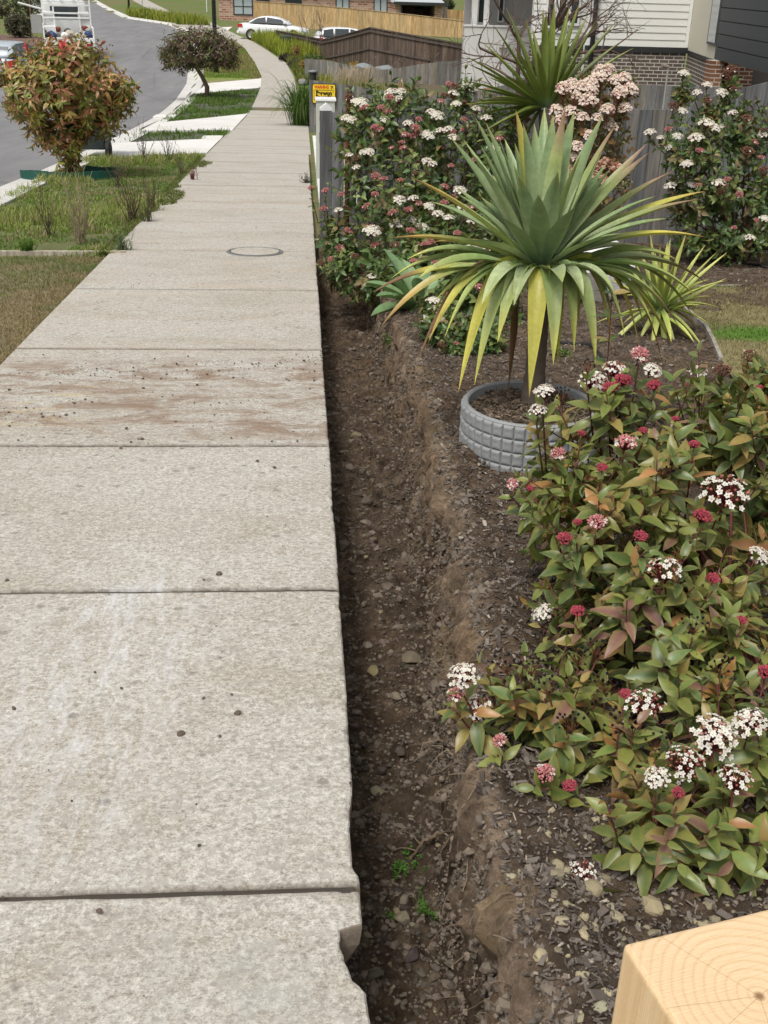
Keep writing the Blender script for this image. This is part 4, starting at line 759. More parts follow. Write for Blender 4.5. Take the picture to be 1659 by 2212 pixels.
# 5 jade plant
BJ=[bl(1280,225,7.3,.24,.24,.20),bl(1330,215,7.3,.16,.2,.17),bl(1250,290,7.2,.17,.2,.20),bl(1300,320,7.3,.22,.22,.26),bl(1290,410,7.1,.22,.22,.22)]
HJ=[z3(x,y,'j',s) for x,y,s in [(560,480,1.4),(610,495,1.3),(600,455,1.1),(700,450,1.3),(760,395,1.6),(800,375,1.1),(830,440,1.2),(885,430,1.3),(860,500,1.3),(915,490,1.4),(690,550,1.6),(630,530,1.2),(740,430,1.3),(790,600,1.4),(655,640,1.2),(590,610,1.3),(520,600,1.3),(530,660,1.3),(885,590,1.2),(735,640,1.),(810,690,1.2),(695,735,1.1),(625,795,1.2),(620,850,1.1),(700,490,1.3),(545,500,1.2),(660,470,1.3),(850,520,1.2)]]+[z3(x,y,'k',s) for x,y,s in [(780,890,1.4),(840,920,1.5),(720,960,1.4),(760,975,1.3),(590,930,1.3),(670,1075,1.5),(590,1000,1.3),(555,1110,1.3),(900,910,1.),(690,1000,1.2),(740,905,1.1)]]
shrub('jade_plant','bushy jade plant covered in pale pink flower domes, beside the green spear leaved yucca',(1.75,7.3),BJ,340,.07,3,.034,.022,[(.20,.14,.06,3),(.15,.16,.06,3),(.28,.14,.08,2),(.12,.12,.05,2)],HJ,r0=.014,nmain=24,thin=80,inner=.5,droop=-.1,bend=-.1,stemc=(.16,.11,.07),hs=1.05)
# ---------------------------------------------------------------- sword leaved plants
def sword(b,P0,P1,P2,W,cols,ts,N=14,fold=.22,belly=.35,twist=0.):
    # quadratic curve base-control-tip, channelled blade with closed underside
    P0,P1,P2=Vector(P0),Vector(P1),Vector(P2); pts=[P0*(1-t)**2+P1*2*t*(1-t)+P2*t*t for t in [i/N for i in range(N+1)]]
    vs=[];cs=[]; S=None
    for i,p in enumerate(pts):
        t=i/N; d=(pts[min(i+1,N)]-pts[max(i-1,0)]).normalized(); h=Vector((d.y,-d.x,0))
        if h.length<.05: h=Vector((1,0,0))
        h.normalize(); S=h if S is None else ((h if h.dot(S)>0 else -h)*.5+S*.5).normalized(); S=(S-d*S.dot(d)).normalized(); n=S.cross(d)
        if n.z<0 and abs(n.z)>.2: n=-n
        S2=S*math.cos(twist*t)+n*math.sin(twist*t); n2=S2.cross(d); n2=n2 if n2.dot(n)>0 else -n2
        wd=W*( .55+.45*min(1,t/belly) if t<belly else (1-((t-belly)/(1-belly))**2.3)); wd=max(wd,.0008)
        c=np.array([np.interp(t,ts,[q[k] for q in cols]) for k in range(3)])
        for s in (-1,-.5,0,.5,1): 
            vs.append(tuple(p+S2*(s*wd/2)+n2*(fold*wd*(s*s)-.10*wd))); cs.append(c*(1.0 if abs(s)<.9 else 1.15)*(.92 if s==0 else 1))
    f=[(i*5+k,i*5+k+1,(i+1)*5+k+1,(i+1)*5+k) for i in range(N) for k in range(4)]
    J_=rng.normal(1,.05,(N+1,1,1))*rng.normal(1,.05,(1,5,1))*rng.normal(1,.035,(N+1,5,1)); cs=(np.array(cs).reshape(N+1,5,3)*J_).reshape(-1,3)
    b.add(vs,f,np.clip(cs,0,1))
BG=(.34,.41,.235); GR=(.18,.26,.13); LG=(.30,.36,.13); YE=(.49,.47,.10); OR=(.42,.30,.09); BR=(.17,.10,.05); PK=(.28,.19,.13); BD=(.28,.36,.24)
# planter ring
RC=Vector((.748,3.93,0)); RC.z=T(RC.y)+.045
rt=empty('planter_ring',tuple(RC),'round grey planter ring with a raised square pattern, standing at the trench rim','planter')
def ring_disp(a,z,H):
    u=(a/(2*math.pi)*38)%1; w_=((z/H)*4.)%1; return .009*(1-max(abs(u-.5)*2,abs(w_-.5)*2)**5)+.005*max(0,(w_-.6)*2.5)*(1-abs(u-.5)*2)
b=MB(); seg=38*12; H=.205; zr=np.linspace(0,H,49); prof=[]
vs=[]; R0=.250
for z in zr:
    for k in range(seg):
        a=2*math.pi*k/seg; r=R0+ring_disp(a,z,H); vs.append((r*math.cos(a),r*math.sin(a),z-.03))
top=[(R0+.002,H-.028),(R0-.003,H-.022),(R0-.012,H-.022),(R0-.018,H-.027),(R0-.018,.02)]
for r,z in top:
    for k in range(seg): a=2*math.pi*k/seg; vs.append((r*math.cos(a),r*math.sin(a),z))
n=len(vs)//seg; i=np.arange((n-1)*seg); r=i//seg; k=i%seg; b.addarr(np.array(vs),np.stack([r*seg+k,r*seg+(k+1)%seg,(r+1)*seg+(k+1)%seg,(r+1)*seg+k],1),(.27,.28,.285))
b.build('ring_wall',m_attr('cast_concrete',.75,.3,45,.35,.4,.002),rt,loc='local')
b=MB(); q=np.linspace(0,.234,14); aa=np.linspace(0,2*math.pi,49)[:-1]; A_,Q_=np.meshgrid(aa,q); xx=Q_*np.cos(A_); yy=Q_*np.sin(A_); zz=.145+.02*fbm(xx*14+5,yy*14+5,95,4); a=np.arange(13*48); r=a//48; k=a%48
b.addarr(np.stack([xx.ravel(),yy.ravel(),zz.ravel()],1),np.stack([r*48+k,r*48+(k+1)%48,(r+1)*48+(k+1)%48,(r+1)*48+k],1),(.5,.5,.5)); b.build('soil_fill',M['pot_soil'],rt,loc='local',smooth=True)
n=900; a=rng.uniform(0,6.28,n); q=.225*np.sqrt(rng.random(n)); t=rng.random((n,1)); b=MB(); chips(b,np.stack([q*np.cos(a),q*np.sin(a),.155+.02*fbm(q*np.cos(a)*14+5,q*np.sin(a)*14+5,95,4)],1),rng.uniform(.008,.03,n),rng.uniform(.004,.012,n),np.array([.05,.04,.03])*(1-t)+np.array([.24,.18,.13])*t); b.build('bark_chips',M['chip'],rt,loc='local')
# central yucca
CY=4.03; crown=PY(1165,588,CY); tb=Vector((.775,CY,T(CY)+.17))
rt=empty('yucca',tuple(tb),'blue green yucca with yellowed drooping lower leaves, growing in the grey planter ring','yucca')
b=MB(); P=bez(tb,(tb+crown)/2+Vector((.015,0,0)),crown+Vector((0,0,.03)),26); b.tube(P,[(.050-.012*min(i/8,1))*(1+.05*math.sin(i*2.4)) for i in range(27)],14,(.13,.105,.08)); b.build('trunk',m_attr('ringed_trunk',.9,.15,40,.6,.8,.006),rt,smooth=True)
# x,y,dY(tip toward camera -), lift, width, style
U_=[(1025,251,.15,.0,.060,'g'),(1049,264,.25,.0,.05,'g'),(1114,237,.1,.0,.062,'y'),(1130,267,-.05,0,.062,'g'),(1154,267,.2,0,.055,'g'),(1176,232,.3,0,.055,'g'),(1195,248,.1,0,.055,'g'),(1222,232,.05,0,.062,'p'),(1241,240,.15,0,.055,'g'),(1303,248,.1,0,.058,'g'),(1335,262,.0,0,.06,'p'),(1257,329,-.1,0,.045,'l'),(1400,308,.2,0,.055,'p'),(1403,329,.05,.02,.06,'p'),(1460,367,.1,.04,.058,'p'),(1416,424,-.1,.05,.052,'g'),(1522,413,.12,.05,.055,'y'),(1515,430,-.05,.06,.06,'p'),(1441,472,-.2,.05,.055,'g'),(1527,513,-.1,.10,.062,'y2'),(1419,540,.25,.08,.05,'p'),(971,294,.2,.0,.058,'g'),(1017,329,-.05,0,.062,'g'),(925,434,.25,.05,.05,'g'),(882,380,-.05,.03,.062,'o'),(836,515,.0,.07,.062,'o'),(925,524,.25,.08,.055,'o'),(1000,300,.35,0,.05,'g'),(1163,421,-.32,.0,.062,'d'),(1085,470,-.3,.0,.06,'d'),(1240,450,-.3,.0,.06,'d'),(1120,380,-.15,0,.06,'g'),(1205,370,-.15,0,.06,'g'),(1270,400,.1,0,.055,'g'),(1060,380,.2,0,.055,'g'),(1090,300,.3,0,.05,'g'),(1365,420,.25,0,.05,'g'),(1300,330,.25,0,.05,'g'),(990,420,.1,.02,.055,'g'),(1345,505,-.2,.04,.055,'g'),(1000,520,-.2,.05,.055,'g')]
D_=[(1527,613,.0,.16,.062,'p'),(1508,645,-.2,.17,.062,'l'),(1470,713,-.25,.16,.058,'p'),(1454,756,-.1,.14,.062,'y'),(844,602,.1,.14,.05,'l'),(806,632,-.05,.10,.048,'o2'),(871,648,.15,.08,.04,'l'),(940,650,-.1,.10,.045,'l'),(822,707,-.1,.14,.042,'o'),(898,794,-.1,.22,.04,'b'),(925,740,-.15,.18,.05,'y'),(990,848,-.2,.26,.055,'Y'),(1025,831,-.25,.24,.055,'l'),(1098,842,.0,.26,.045,'b'),(1143,858,-.30,.22,.062,'Y'),(1195,788,-.32,.20,.060,'l'),(1203,795,-.1,.2,.05,'Y'),(1287,788,-.28,.22,.062,'l'),(1325,772,-.05,.22,.058,'y'),(1381,750,-.1,.24,.055,'Y'),(1435,804,.05,.22,.035,'o'),(1215,610,-.34,.10,.06,'g2'),(1400,660,.2,.15,.055,'l'),(960,600,.2,.12,.05,'g'),(1390,700,.1,.2,.055,'l'),(1320,680,.25,.15,.05,'g'),(1050,700,.1,.2,.05,'l'),(1250,700,.2,.2,.05,'l'),(1110,660,-.25,.15,.055,'g2'),(1260,640,-.25,.14,.055,'g2'),(1010,640,.2,.15,.05,'g2'),(880,560,.1,.13,.055,'l'),(905,600,-.15,.14,.055,'l'),(930,690,.1,.17,.055,'l'),(960,730,-.2,.18,.055,'l'),(1000,760,.05,.2,.055,'y'),(1460,560,-.1,.13,.055,'l'),(1490,590,.15,.14,.055,'p'),(1500,690,.1,.18,.055,'l'),(1410,700,-.2,.17,.055,'l'),(1350,730,-.15,.2,.055,'l'),(1430,640,-.15,.15,.055,'g2'),(1240,760,-.2,.22,.055,'l'),(1075,740,-.25,.2,.055,'l'),(1040,660,-.25,.16,.055,'g2'),(1330,640,-.25,.15,.055,'g2')]
ST={'g':([BD,BG,(.20,.29,.14),(.28,.31,.12)],[0,.4,.8,1]),'d':([(.14,.22,.14),GR,GR],[0,.5,1]),'g2':([BG,BG,LG],[0,.6,1]),'p':([BD,BG,(.27,.33,.13),PK,BR],[0,.4,.65,.88,1]),'y':([BG,LG,YE,OR],[0,.45,.75,1]),'y2':([BG,BG,YE,OR,BR],[0,.4,.65,.95,1]),'l':([BG,(.20,.29,.11),LG,YE],[0,.4,.8,1]),
    'o':([GR,LG,LG,OR,BR],[0,.3,.5,.8,1]),'o2':([BG,LG,YE,BR,BR],[0,.4,.6,.75,1]),'Y':([LG,(.38,.40,.08),YE,YE,OR],[0,.25,.5,.95,1]),'b':([YE,OR,BR,BR],[0,.2,.4,1])}
up_=MB(); dr_=MB(); dd_=MB()
for i,(x,y,dy,lift,wd,st) in enumerate(U_+D_):
    tip=PY(x,y,CY+dy); c,ts=ST[st]; hdir=Vector((tip.x-crown.x,tip.y-crown.y,0)); hl=hdir.length or .01; hd=hdir/hl
    base=crown+hd*.025+Vector((0,0,.02 if i<len(U_) else -.015)); L_len=(tip-base).length
    if i<len(U_): ctl=base+(tip-base)*.5+Vector((0,0,lift*L_len*1.6+.02))-hd*.02
    else: ctl=base+hd*hl*.56+Vector((0,0,lift*1.0+max(0,(tip.z-base.z)*.5)))
    v=rng.uniform(.85,1.15); cc=[tuple(min(1,q*v) for q in k) for k in c]
    sword(dd_ if st=='b' else (up_ if i<len(U_) else dr_),base,ctl,tip,wd*(1.16 if i<len(U_) else 1.18),cc,ts,22,.22,.38,rng.normal(0,.15))
for k in range(26):        # filler leaves round the back and heart
    a=rng.uniform(0,6.28); el=rng.uniform(.4,1.25); d=Vector((math.cos(a)*math.cos(el),abs(math.sin(a))*math.cos(el),math.sin(el))); l_=rng.uniform(.35,.5); b0=crown+Vector((0,0,.03)); sword(up_,b0,b0+d*l_*.5,b0+d*l_+Vector((0,0,-.05*(1-math.sin(el)))),.06,ST['g'][0],ST['g'][1],10)
up_.build('upright_leaves',M['blade'],rt,smooth=True); o=dr_.build('drooping_leaves',M['blade'],rt,smooth=True); o['label']='yellowing drooping lower leaves'; o=dd_.build('dead_leaves',M['blade'],rt,smooth=True); o['label']='shrivelled brown dead leaves'
# second yucca behind
CY2=8.0; crown2=PY(1180,238,CY2); tb2=Vector((crown2.x+.02,CY2,T(CY2)))
rt=empty('yucca',tuple(tb2),'tall plain green yucca with stiff spear leaves, behind the potted one near the fence','yucca')
b=MB(); P=bez(tb2,(tb2+crown2)/2+Vector((.03,0,0)),crown2,20); b.tube(P,[.06-.01*i/20+.003*math.sin(i*2.3) for i in range(21)],12,(.14,.115,.09)); b.build('trunk',bpy.data.materials['ringed_trunk'],rt,smooth=True)
U2=[(1062,49,.1),(1090,11,.2),(1134,36,.1),(1173,18,.2),(1180,22,0),(1198,6,.1),(1253,4,.1),(1271,30,.2),(1293,38,.0),(1335,42,.1),(1371,102,.1),(1371,142,.0),(1003,120,.1),(1006,136,-.1),(1050,165,.2),(1000,174,.0),(1024,218,.2),(1002,226,.0),(1047,283,-.1),(1063,260,.1),(1090,296,.1),(1355,340,.0),(1373,250,.1),(1340,205,.25),(1025,250,.2),(1110,100,-.2),(1215,90,-.25),(1160,110,-.3),(1250,130,-.25),(1085,160,-.3),(1290,190,-.2),(1340,90,.2),(1040,90,.2),(1230,15,.25),(1150,60,.25),(1060,210,-.2),(1300,260,-.1),(1120,330,.0),(1250,330,.05),(1040,310,.1),(1300,310,.1),(1110,250,-.3),(1230,250,-.3),(1317,130,-.1),(1015,190,.2)]
up_=MB()
for (x,y,dy) in U2:
    tip=PY(x,y,CY2+dy); d=tip-crown2; base=crown2+Vector((d.x,d.y,0)).normalized()*.03+Vector((0,0,.02)); g=rng.uniform(.8,1.2); c=[(.17*g,.24*g,.16*g),(.115*g,.165*g,.035*g),(.15*g,.19*g,.04*g),(.22*g,.20*g,.06*g)]
    sword(up_,base,base+(tip-base)*.5+Vector((0,0,.03)),tip,.056,c,[0,.18,.8,1],10,.35,.3)
up_.build('spear_leaves',M['blade'],rt,smooth=True)
# third, variegated
CY3=5.95; crown3=PY(1424,672,CY3); tb3=Vector((crown3.x,CY3,T(CY3)))
rt=empty('yucca',tuple(tb3),'small yellow green yucca with narrow leaves, at the corner of the small lawn','yucca')
b=MB(); b.tube(bez(tb3,(tb3+crown3)/2,crown3,6),.03,10,(.13,.10,.07)); b.build('trunk',bpy.data.materials['ringed_trunk'],rt,smooth=True)
U3=[(1403,498,.1),(1426,525,.0),(1442,522,.1),(1448,515,.2),(1483,502,.1),(1524,528,.1),(1551,542,.0),(1571,545,.15),(1571,600,.1),(1571,606,-.1),(1534,603,.2),(1555,665,.0),(1519,672,.1),(1515,660,-.1),(1538,706,-.1),(1531,771,-.2),(1534,783,-.1),(1469,823,-.25),(1360,544,.1),(1380,534,.2),(1313,604,.1),(1348,639,-.1),(1345,700,.0),(1406,763,-.2),(1437,809,-.2),(1500,690,.2),(1460,560,-.2),(1400,560,-.2),(1495,570,-.1),(1520,620,-.2),(1350,590,-.1),(1370,620,.2),(1330,740,-.1),(1320,690,.1),(1500,740,-.25),(1380,740,-.1),(1510,715,.1),(1430,560,-.3),(1475,530,.2),(1415,545,.25),(1340,560,.2),(1280,700,.1),(1300,760,-.1),(1500,600,.3),(1540,640,-.2),(1450,740,-.3)]
up_=MB()
for (x,y,dy) in U3:
    tip=PY(x,y,CY3+dy); d=tip-crown3; base=crown3+Vector((d.x,d.y,0)).normalized()*.02+Vector((0,0,rng.uniform(-.03,.04))); g=rng.uniform(.8,1.2); c=[(.15*g,.22*g,.09*g),(.26*g,.33*g,.08*g),(.40*g,.42*g,.12*g),(.36*g,.34*g,.12*g)]
    sword(up_,base,base+(tip-base)*.5+Vector((0,0,.05 if y>600 else .01)),tip,.034,c,[0,.25,.85,1],8,.3,.3)
up_.build('sword_leaves',M['blade'],rt,smooth=True)
# agave attenuata
CA=6.35; cA=PY(900,655,CA)
rt=empty('agave',(cA.x,CA,T(CA)),'soft pale green agave with broad leaves overhanging the far end of the trench','agave'); b=MB()
for (x,y,dy,wd) in [(787,610,.0,.11),(829,538,.15,.09),(841,577,.1,.09),(834,596,-.1,.10),(801,683,-.12,.115),(891,728,-.2,.10),(925,575,.2,.09),(960,600,.1,.1),(975,660,-.05,.1),(950,720,-.15,.1),(870,560,.25,.09),(812,640,-.2,.1),(850,640,-.28,.09),(900,600,-.1,.08)]:
    tip=PY(x,y,CA+dy); g=rng.uniform(.85,1.15); c=[(.17*g,.26*g,.10*g),(.20*g,.30*g,.14*g),(.16*g,.27*g,.13*g),(.2*g,.27*g,.1*g)]; base=cA+Vector((rng.uniform(-.02,.02),0,-.03)); sword(b,base,base+(tip-base)*.5+Vector((0,0,.05)),tip,wd,c,[0,.3,.9,1],12,.3,.55)
b.build('broad_leaves',M['blade'],rt,smooth=True); b=MB(); b.tube([(cA.x,CA,T(CA)-.05),tuple(cA)],.035,8,(.2,.17,.12)); b.build('stem',M['twig'],rt,smooth=True)
# white boulder behind the yucca
p=PY(1290,585,6.9); lump('boulder',Vector((p.x,6.9,T(6.9)+.20)),.25,(.74,.73,.71),'large smooth white boulder half hidden behind the potted yucca','boulder',None,.85,77,det=4).rotation_euler=(0,0,.3)
# ---------------------------------------------------------------- weeds, small plants
def weed(p,h,n,col,lc,label,group=None,leafy=1.,cat='weed',L=.018,name='weed',spread=.25,r=.0036):
    rt=empty(name,tuple(p),label,cat,group); s=MB(); f=MB(); rr=random.Random(int(p[0]*1e4)+int(p[1]*1e3)); LP_=[];LD=[]
    for _ in range(n):
        d=Vector((rr.gauss(0,spread),rr.gauss(0,spread),1)).normalized(); q=Vector(p)+Vector((rr.gauss(0,.02),rr.gauss(0,.02),-.01)); hh=h*rr.uniform(.5,1.1); k=7; pts=[q]
        for i in range(k): d=(d+Vector((rr.gauss(0,.12),rr.gauss(0,.12),.06))).normalized(); pts.append(pts[-1]+d*hh/k)
        s.tube(pts,[r*(1-.7*i/k) for i in range(k+1)],4,col,cap=False)
        for i in range(2,k+1):
            if rr.random()<.6:
                dd=(d+Vector((rr.gauss(0,.8),rr.gauss(0,.8),.2))).normalized(); e=pts[i]+dd*hh*rr.uniform(.08,.25); s.tube([pts[i],e],[r*.6,r*.35],3,col,cap=False)
                if rr.random()<leafy: LP_.append(tuple(e)); LD.append(tuple(dd))
            for _k in range(2):
                if rr.random()<leafy: LP_.append(tuple(pts[i])); LD.append((rr.gauss(0,1),rr.gauss(0,1),.4))
    s.build('stems',M['twig'],rt)
    if LP_:
        m=len(LP_); leaves(f,np.array(LP_),np.array(LD),np.tile([0,0,1.],(m,1))+rng.normal(0,.4,(m,3)),L*rng.uniform(.6,1.3,m),L*.4*rng.uniform(.6,1.3,m),palette(m,lc),.2,lod=1); f.build('foliage',M['grass'],rt)
    return rt
WG='scruffy weeds standing on the verge'
wl=[(.08,.11,.03,3),(.12,.13,.05,2),(.16,.12,.06,1)]; dry=[(.25,.2,.12,1)]
for i,(px,py,h,n,c,lc,lf,lab) in enumerate([
 (108,505,.42,9,(.09,.06,.045),wl,.35,'dark branching weed left of the dry straw coloured tuft'),
 (172,522,.50,22,(.27,.22,.14),dry,.12,'dry straw coloured upright tuft in the middle of the near verge'),
 (285,478,.50,14,(.085,.055,.04),wl,.6,'tallest dark twiggy weed at the left edge of the path'),
 (330,455,.36,14,(.10,.07,.05),wl,.7,'bushy brown green weed spilling onto the path edge'),
 (318,478,.2,12,(.10,.09,.05),wl,1.,'low weed with pale leaves right where the path edge turns green'),
 (362,345,.42,10,(.07,.05,.04),wl,.6,'thin dark weed in front of the nearest white driveway'),
 (312,345,.48,9,(.07,.05,.04),wl,.6,'tall thin dark weed in front of the driveway, left of a similar one'),
 (255,400,.35,12,(.12,.10,.06),wl,.6,'loose weed between the round tree and the path'),
 (395,378,.30,10,(.12,.11,.06),wl,.8,'small green weed beside the path above the red leaved one'),
 (415,388,.13,14,(.16,.05,.04),[(.17,.04,.04,2),(.22,.09,.07,1)],1.,'small dark red leaved weed lying on the path edge'),
 (60,545,.10,40,(.09,.17,.03),[(.09,.17,.03,1)],1.,'small bright green grass clump near the timber strip'),
 (265,540,.12,20,(.12,.17,.08),[(.17,.22,.12,1)],1.,'low pale green leafy weed beside the timber strip')]):
    p=G(px,py); weed(p,h*1.05,int(n*1.35),c,lc,lab,WG,lf)
for i,(px,py,s) in enumerate([(886,1865,.035),(912,1973,.05),(860,1862,.02),(893,1830,.02)]):
    p=bedpt(px,py); weed(p,s,8,(.10,.2,.04),[(.10,.22,.04,1)],['tiny green sprout on the trench floor beside the bridging root','larger green sprout on the trench floor near the bottom','faint green sprout left of the bridging root tip','green speck of a sprout higher on the near trench floor'][i],'green sprouts on the trench floor',1.,'sprout',.010,'sprout',.5,.0012)
p=bedpt(842,752); weed(p,.10,8,(.12,.2,.05),[(.10,.17,.04,1)],'small leafy weed on the trench bank under the agave',None,1.,'weed',.03,'weed',.5,.0015)
p=bedpt(1205,768); weed(p,.06,6,(.12,.2,.05),[(.13,.22,.05,1)],'small round leaved weed on the mulch behind the yucca trunk',None,1.,'weed',.03,'weed',.5,.0015)
p=G(662,395); weed(p,.12,26,(.10,.085,.07),[(.10,.09,.075,1)],'low grey brown mat plant spreading onto the path right edge by the fence end',None,1.,'ground plant',.02,'mat_plant',1.2,.002)
# timber strip between the two lawns
a_,c_=G(0,552),G(272,546); b=MB(); b.hexa([(a_.x-1.5,a_.y-.02,T(a_.y)-.05),(c_.x,c_.y-.02,T(c_.y)-.05),(c_.x,c_.y+.02,T(c_.y)-.05),(a_.x-1.5,a_.y+.02,T(a_.y)-.05)],[(a_.x-1.5,a_.y-.02,T(a_.y)+.018),(c_.x,c_.y-.02,T(c_.y)+.014),(c_.x,c_.y+.02,T(c_.y)+.014),(a_.x-1.5,a_.y+.02,T(a_.y)+.018)],(.42,.38,.30)); tag(b.build('timber_strip',M['wood']),'thin pale timber strip dividing the mown dry lawn from the weedy verge','edging')
# ---------------------------------------------------------------- street trees
def tree(name,label,base,blobs,n,ln,m,L,W,pal,trunk,r0,group=None,droop=.5,lod=0,inner=.6,cat='tree',branches=14,up=.1,bark=(.10,.075,.055),bend=.3,lump=.2,redtips=0,berries=0,tipang=.6):
    rt=empty(name,tuple(base),label,cat,group); tips,A=blob_pts(blobs,n,up=up,lump=lump,rmin=.85); l_=ln*rng.uniform(.7,1.2,len(tips)); f=MB(); shoots(f,tips,A,l_,m,L,W,pal,droop=droop,lod=lod,bend=bend,tipang=tipang)
    t2,A2=blob_pts(blobs,int(n*inner),.4,.85,up=up); shoots(f,t2,A2,ln*rng.uniform(.7,1.2,len(t2)),m,L,W,pal,droop=droop,lod=lod,bend=bend); f.build('crown',M['leaf'],rt,smooth=True)
    s=MB(); s.tube(trunk,[r0*(1-.35*i/(len(trunk)-1)) for i in range(len(trunk))],9,bark); r=random.Random(3); fork=Vector(trunk[-1])
    for _ in range(branches):
        i=r.randrange(len(tips)); e=Vector(tips[i]); s.tube(bez(fork,(fork+e)/2+Vector((0,0,.1)),e,7),[r0*.5*(1-.85*k/7) for k in range(8)],5,bark)
    s.build('trunk',M['twig'],rt,smooth=True)
    if redtips:
        c=np.where(A[:,2]>-.1)[0]; rng.shuffle(c)
        for i in c[:redtips]: g=MB(); i=np.array([i]); shoots(g,tips[i]+A[i]*.05,A[i],np.full(1,ln*.45),3,L*.8,W*.8,[(.42,.05,.05,2),(.40,.12,.05,1),(.36,.06,.09,1)],droop=0,tipang=.4,baseang=.9); g.build('red_shoot',M['leaf'],rt,smooth=True)
    if berries:
        g=MB(); c=rng.integers(0,len(tips),berries); c=c[(A[c,2]>-.2)]; P=tips[c]+A[c]*.06+rng.normal(0,.02,(len(c),3)); rocks(g,P,np.full(len(c),.011),np.array([.14,.06,.055])*rng.uniform(.6,1.6,(len(c),1)),1.); g.build('berries',M['leaf'],rt)['kind']='stuff'
    return rt
t1=G(152,378); Y1=t1.y
T1=[bl(150,200,Y1,.62,.6,.55),bl(75,215,Y1-.1,.42,.45,.42),bl(215,215,Y1-.1,.42,.42,.42),bl(150,130,Y1,.45,.45,.28),bl(55,170,Y1+.1,.33,.35,.3),bl(255,200,Y1,.22,.25,.2),bl(145,290,Y1-.1,.36,.36,.34),bl(110,280,Y1,.3,.3,.25),bl(155,335,Y1,.15,.16,.16)]
PT=[(.25,.23,.06,5),(.17,.20,.05,4),(.36,.22,.075,3),(.36,.16,.085,2),(.26,.12,.08,1),(.48,.32,.17,1.2)]
tree('street_tree','round bronze red leafed tree in a green edged ring on the near verge',t1,T1,850,.20,4,.105,.038,PT,[t1+Vector((0,0,-.05)),t1+Vector((0,0,.25)),t1+Vector((-.02,0,.5))],.06,droop=.55,branches=24,redtips=9,berries=260,bend=.35,lump=.5)
b=MB(); cR=G(130,372); N_=28
for k in range(N_):
    a0=3.5+k/N_*4.2; a1=3.5+(k+1)/N_*4.2; q=[]
    for a,rr_ in ((a0,.40),(a1,.40),(a1,.425),(a0,.425)): q.append((t1.x+1.35*rr_*math.cos(a)*1.05,t1.y+rr_*math.sin(a)*1.1,0))
    b.hexa([(x,y,T(y)-.03) for x,y,z in q],[(x,y,T(y)+.075+.01*math.sin(a0*5)) for x,y,z in q])
tag(b.build('tree_ring_edging',m_plain('green_plastic',(.012,.075,.055),.5,.4)),'dark green plastic edging curved round the foot of the bronze tree','edging')
t2=G(447,210); f2=PY(424,146,t2.y)
T2=[bl(400,105,t2.y,.85,.8,.55),bl(470,108,t2.y,.75,.75,.5),bl(436,82,t2.y,.8,.8,.42),bl(385,130,t2.y,.6,.6,.42),bl(490,120,t2.y+.2,.45,.5,.45),bl(440,120,t2.y,.7,.7,.4)]
tree('street_tree','small lollipop tree with a leaning trunk and a flat dark purplish crown',t2,T2,800,.28,4,.15,.04,[(.10,.115,.04,4),(.13,.085,.065,3),(.14,.145,.055,2),(.17,.105,.095,1.6)],[t2+Vector((0,0,-.1)),t2+(f2-t2)*.35+Vector((.12,0,0)),t2+(f2-t2)*.7+Vector((.08,0,0)),f2],.085,droop=.7,branches=16,lump=.45,bark=(.12,.09,.07))
# bare tree behind the fence
def bare(base,h,r,label,seed,name='bare_tree',lean=(0,0),depth=5,spread=.45,col=(.11,.075,.06),kids=3,cat='tree',group=None):
    rt=empty(name,tuple(base),label,cat,group); tr=MB(); br=MB(); rr=random.Random(seed)
    def grow(p,d,l,r_,lev):
        pts=[p]; k=5
        for i in range(k): d=(d+Vector((rr.gauss(0,.12),rr.gauss(0,.12),rr.gauss(.02,.08)))).normalized(); pts.append(pts[-1]+d*l/k)
        (tr if lev==0 else br).tube(pts,[r_*(1-.4*i/k) for i in range(k+1)],max(3,8-lev*2),col,cap=False)
        if lev<depth:
            for _ in range(kids if lev else kids+2):
                q=pts[rr.randrange(2,k+1)]; nd=(d+Vector((rr.gauss(0,spread),rr.gauss(0,spread),rr.gauss(.05,spread*.8)))).normalized(); grow(q,nd,l*rr.uniform(.55,.85),r_*.52,lev+1)
    grow(Vector(base),Vector((lean[0],lean[1],1)).normalized(),h,r,0); tr.build('trunk',M['twig'],rt,smooth=True); br.build('branches',M['twig'],rt); return rt
p=G(1118,330); p=Vector((PY(1118,230,15.5).x,15.5,T(15.5))); bare(p,1.35,.085,'leafless dark brown tree behind the near fence, left of the tall green yucca',4,spread=.75,depth=5,kids=3)
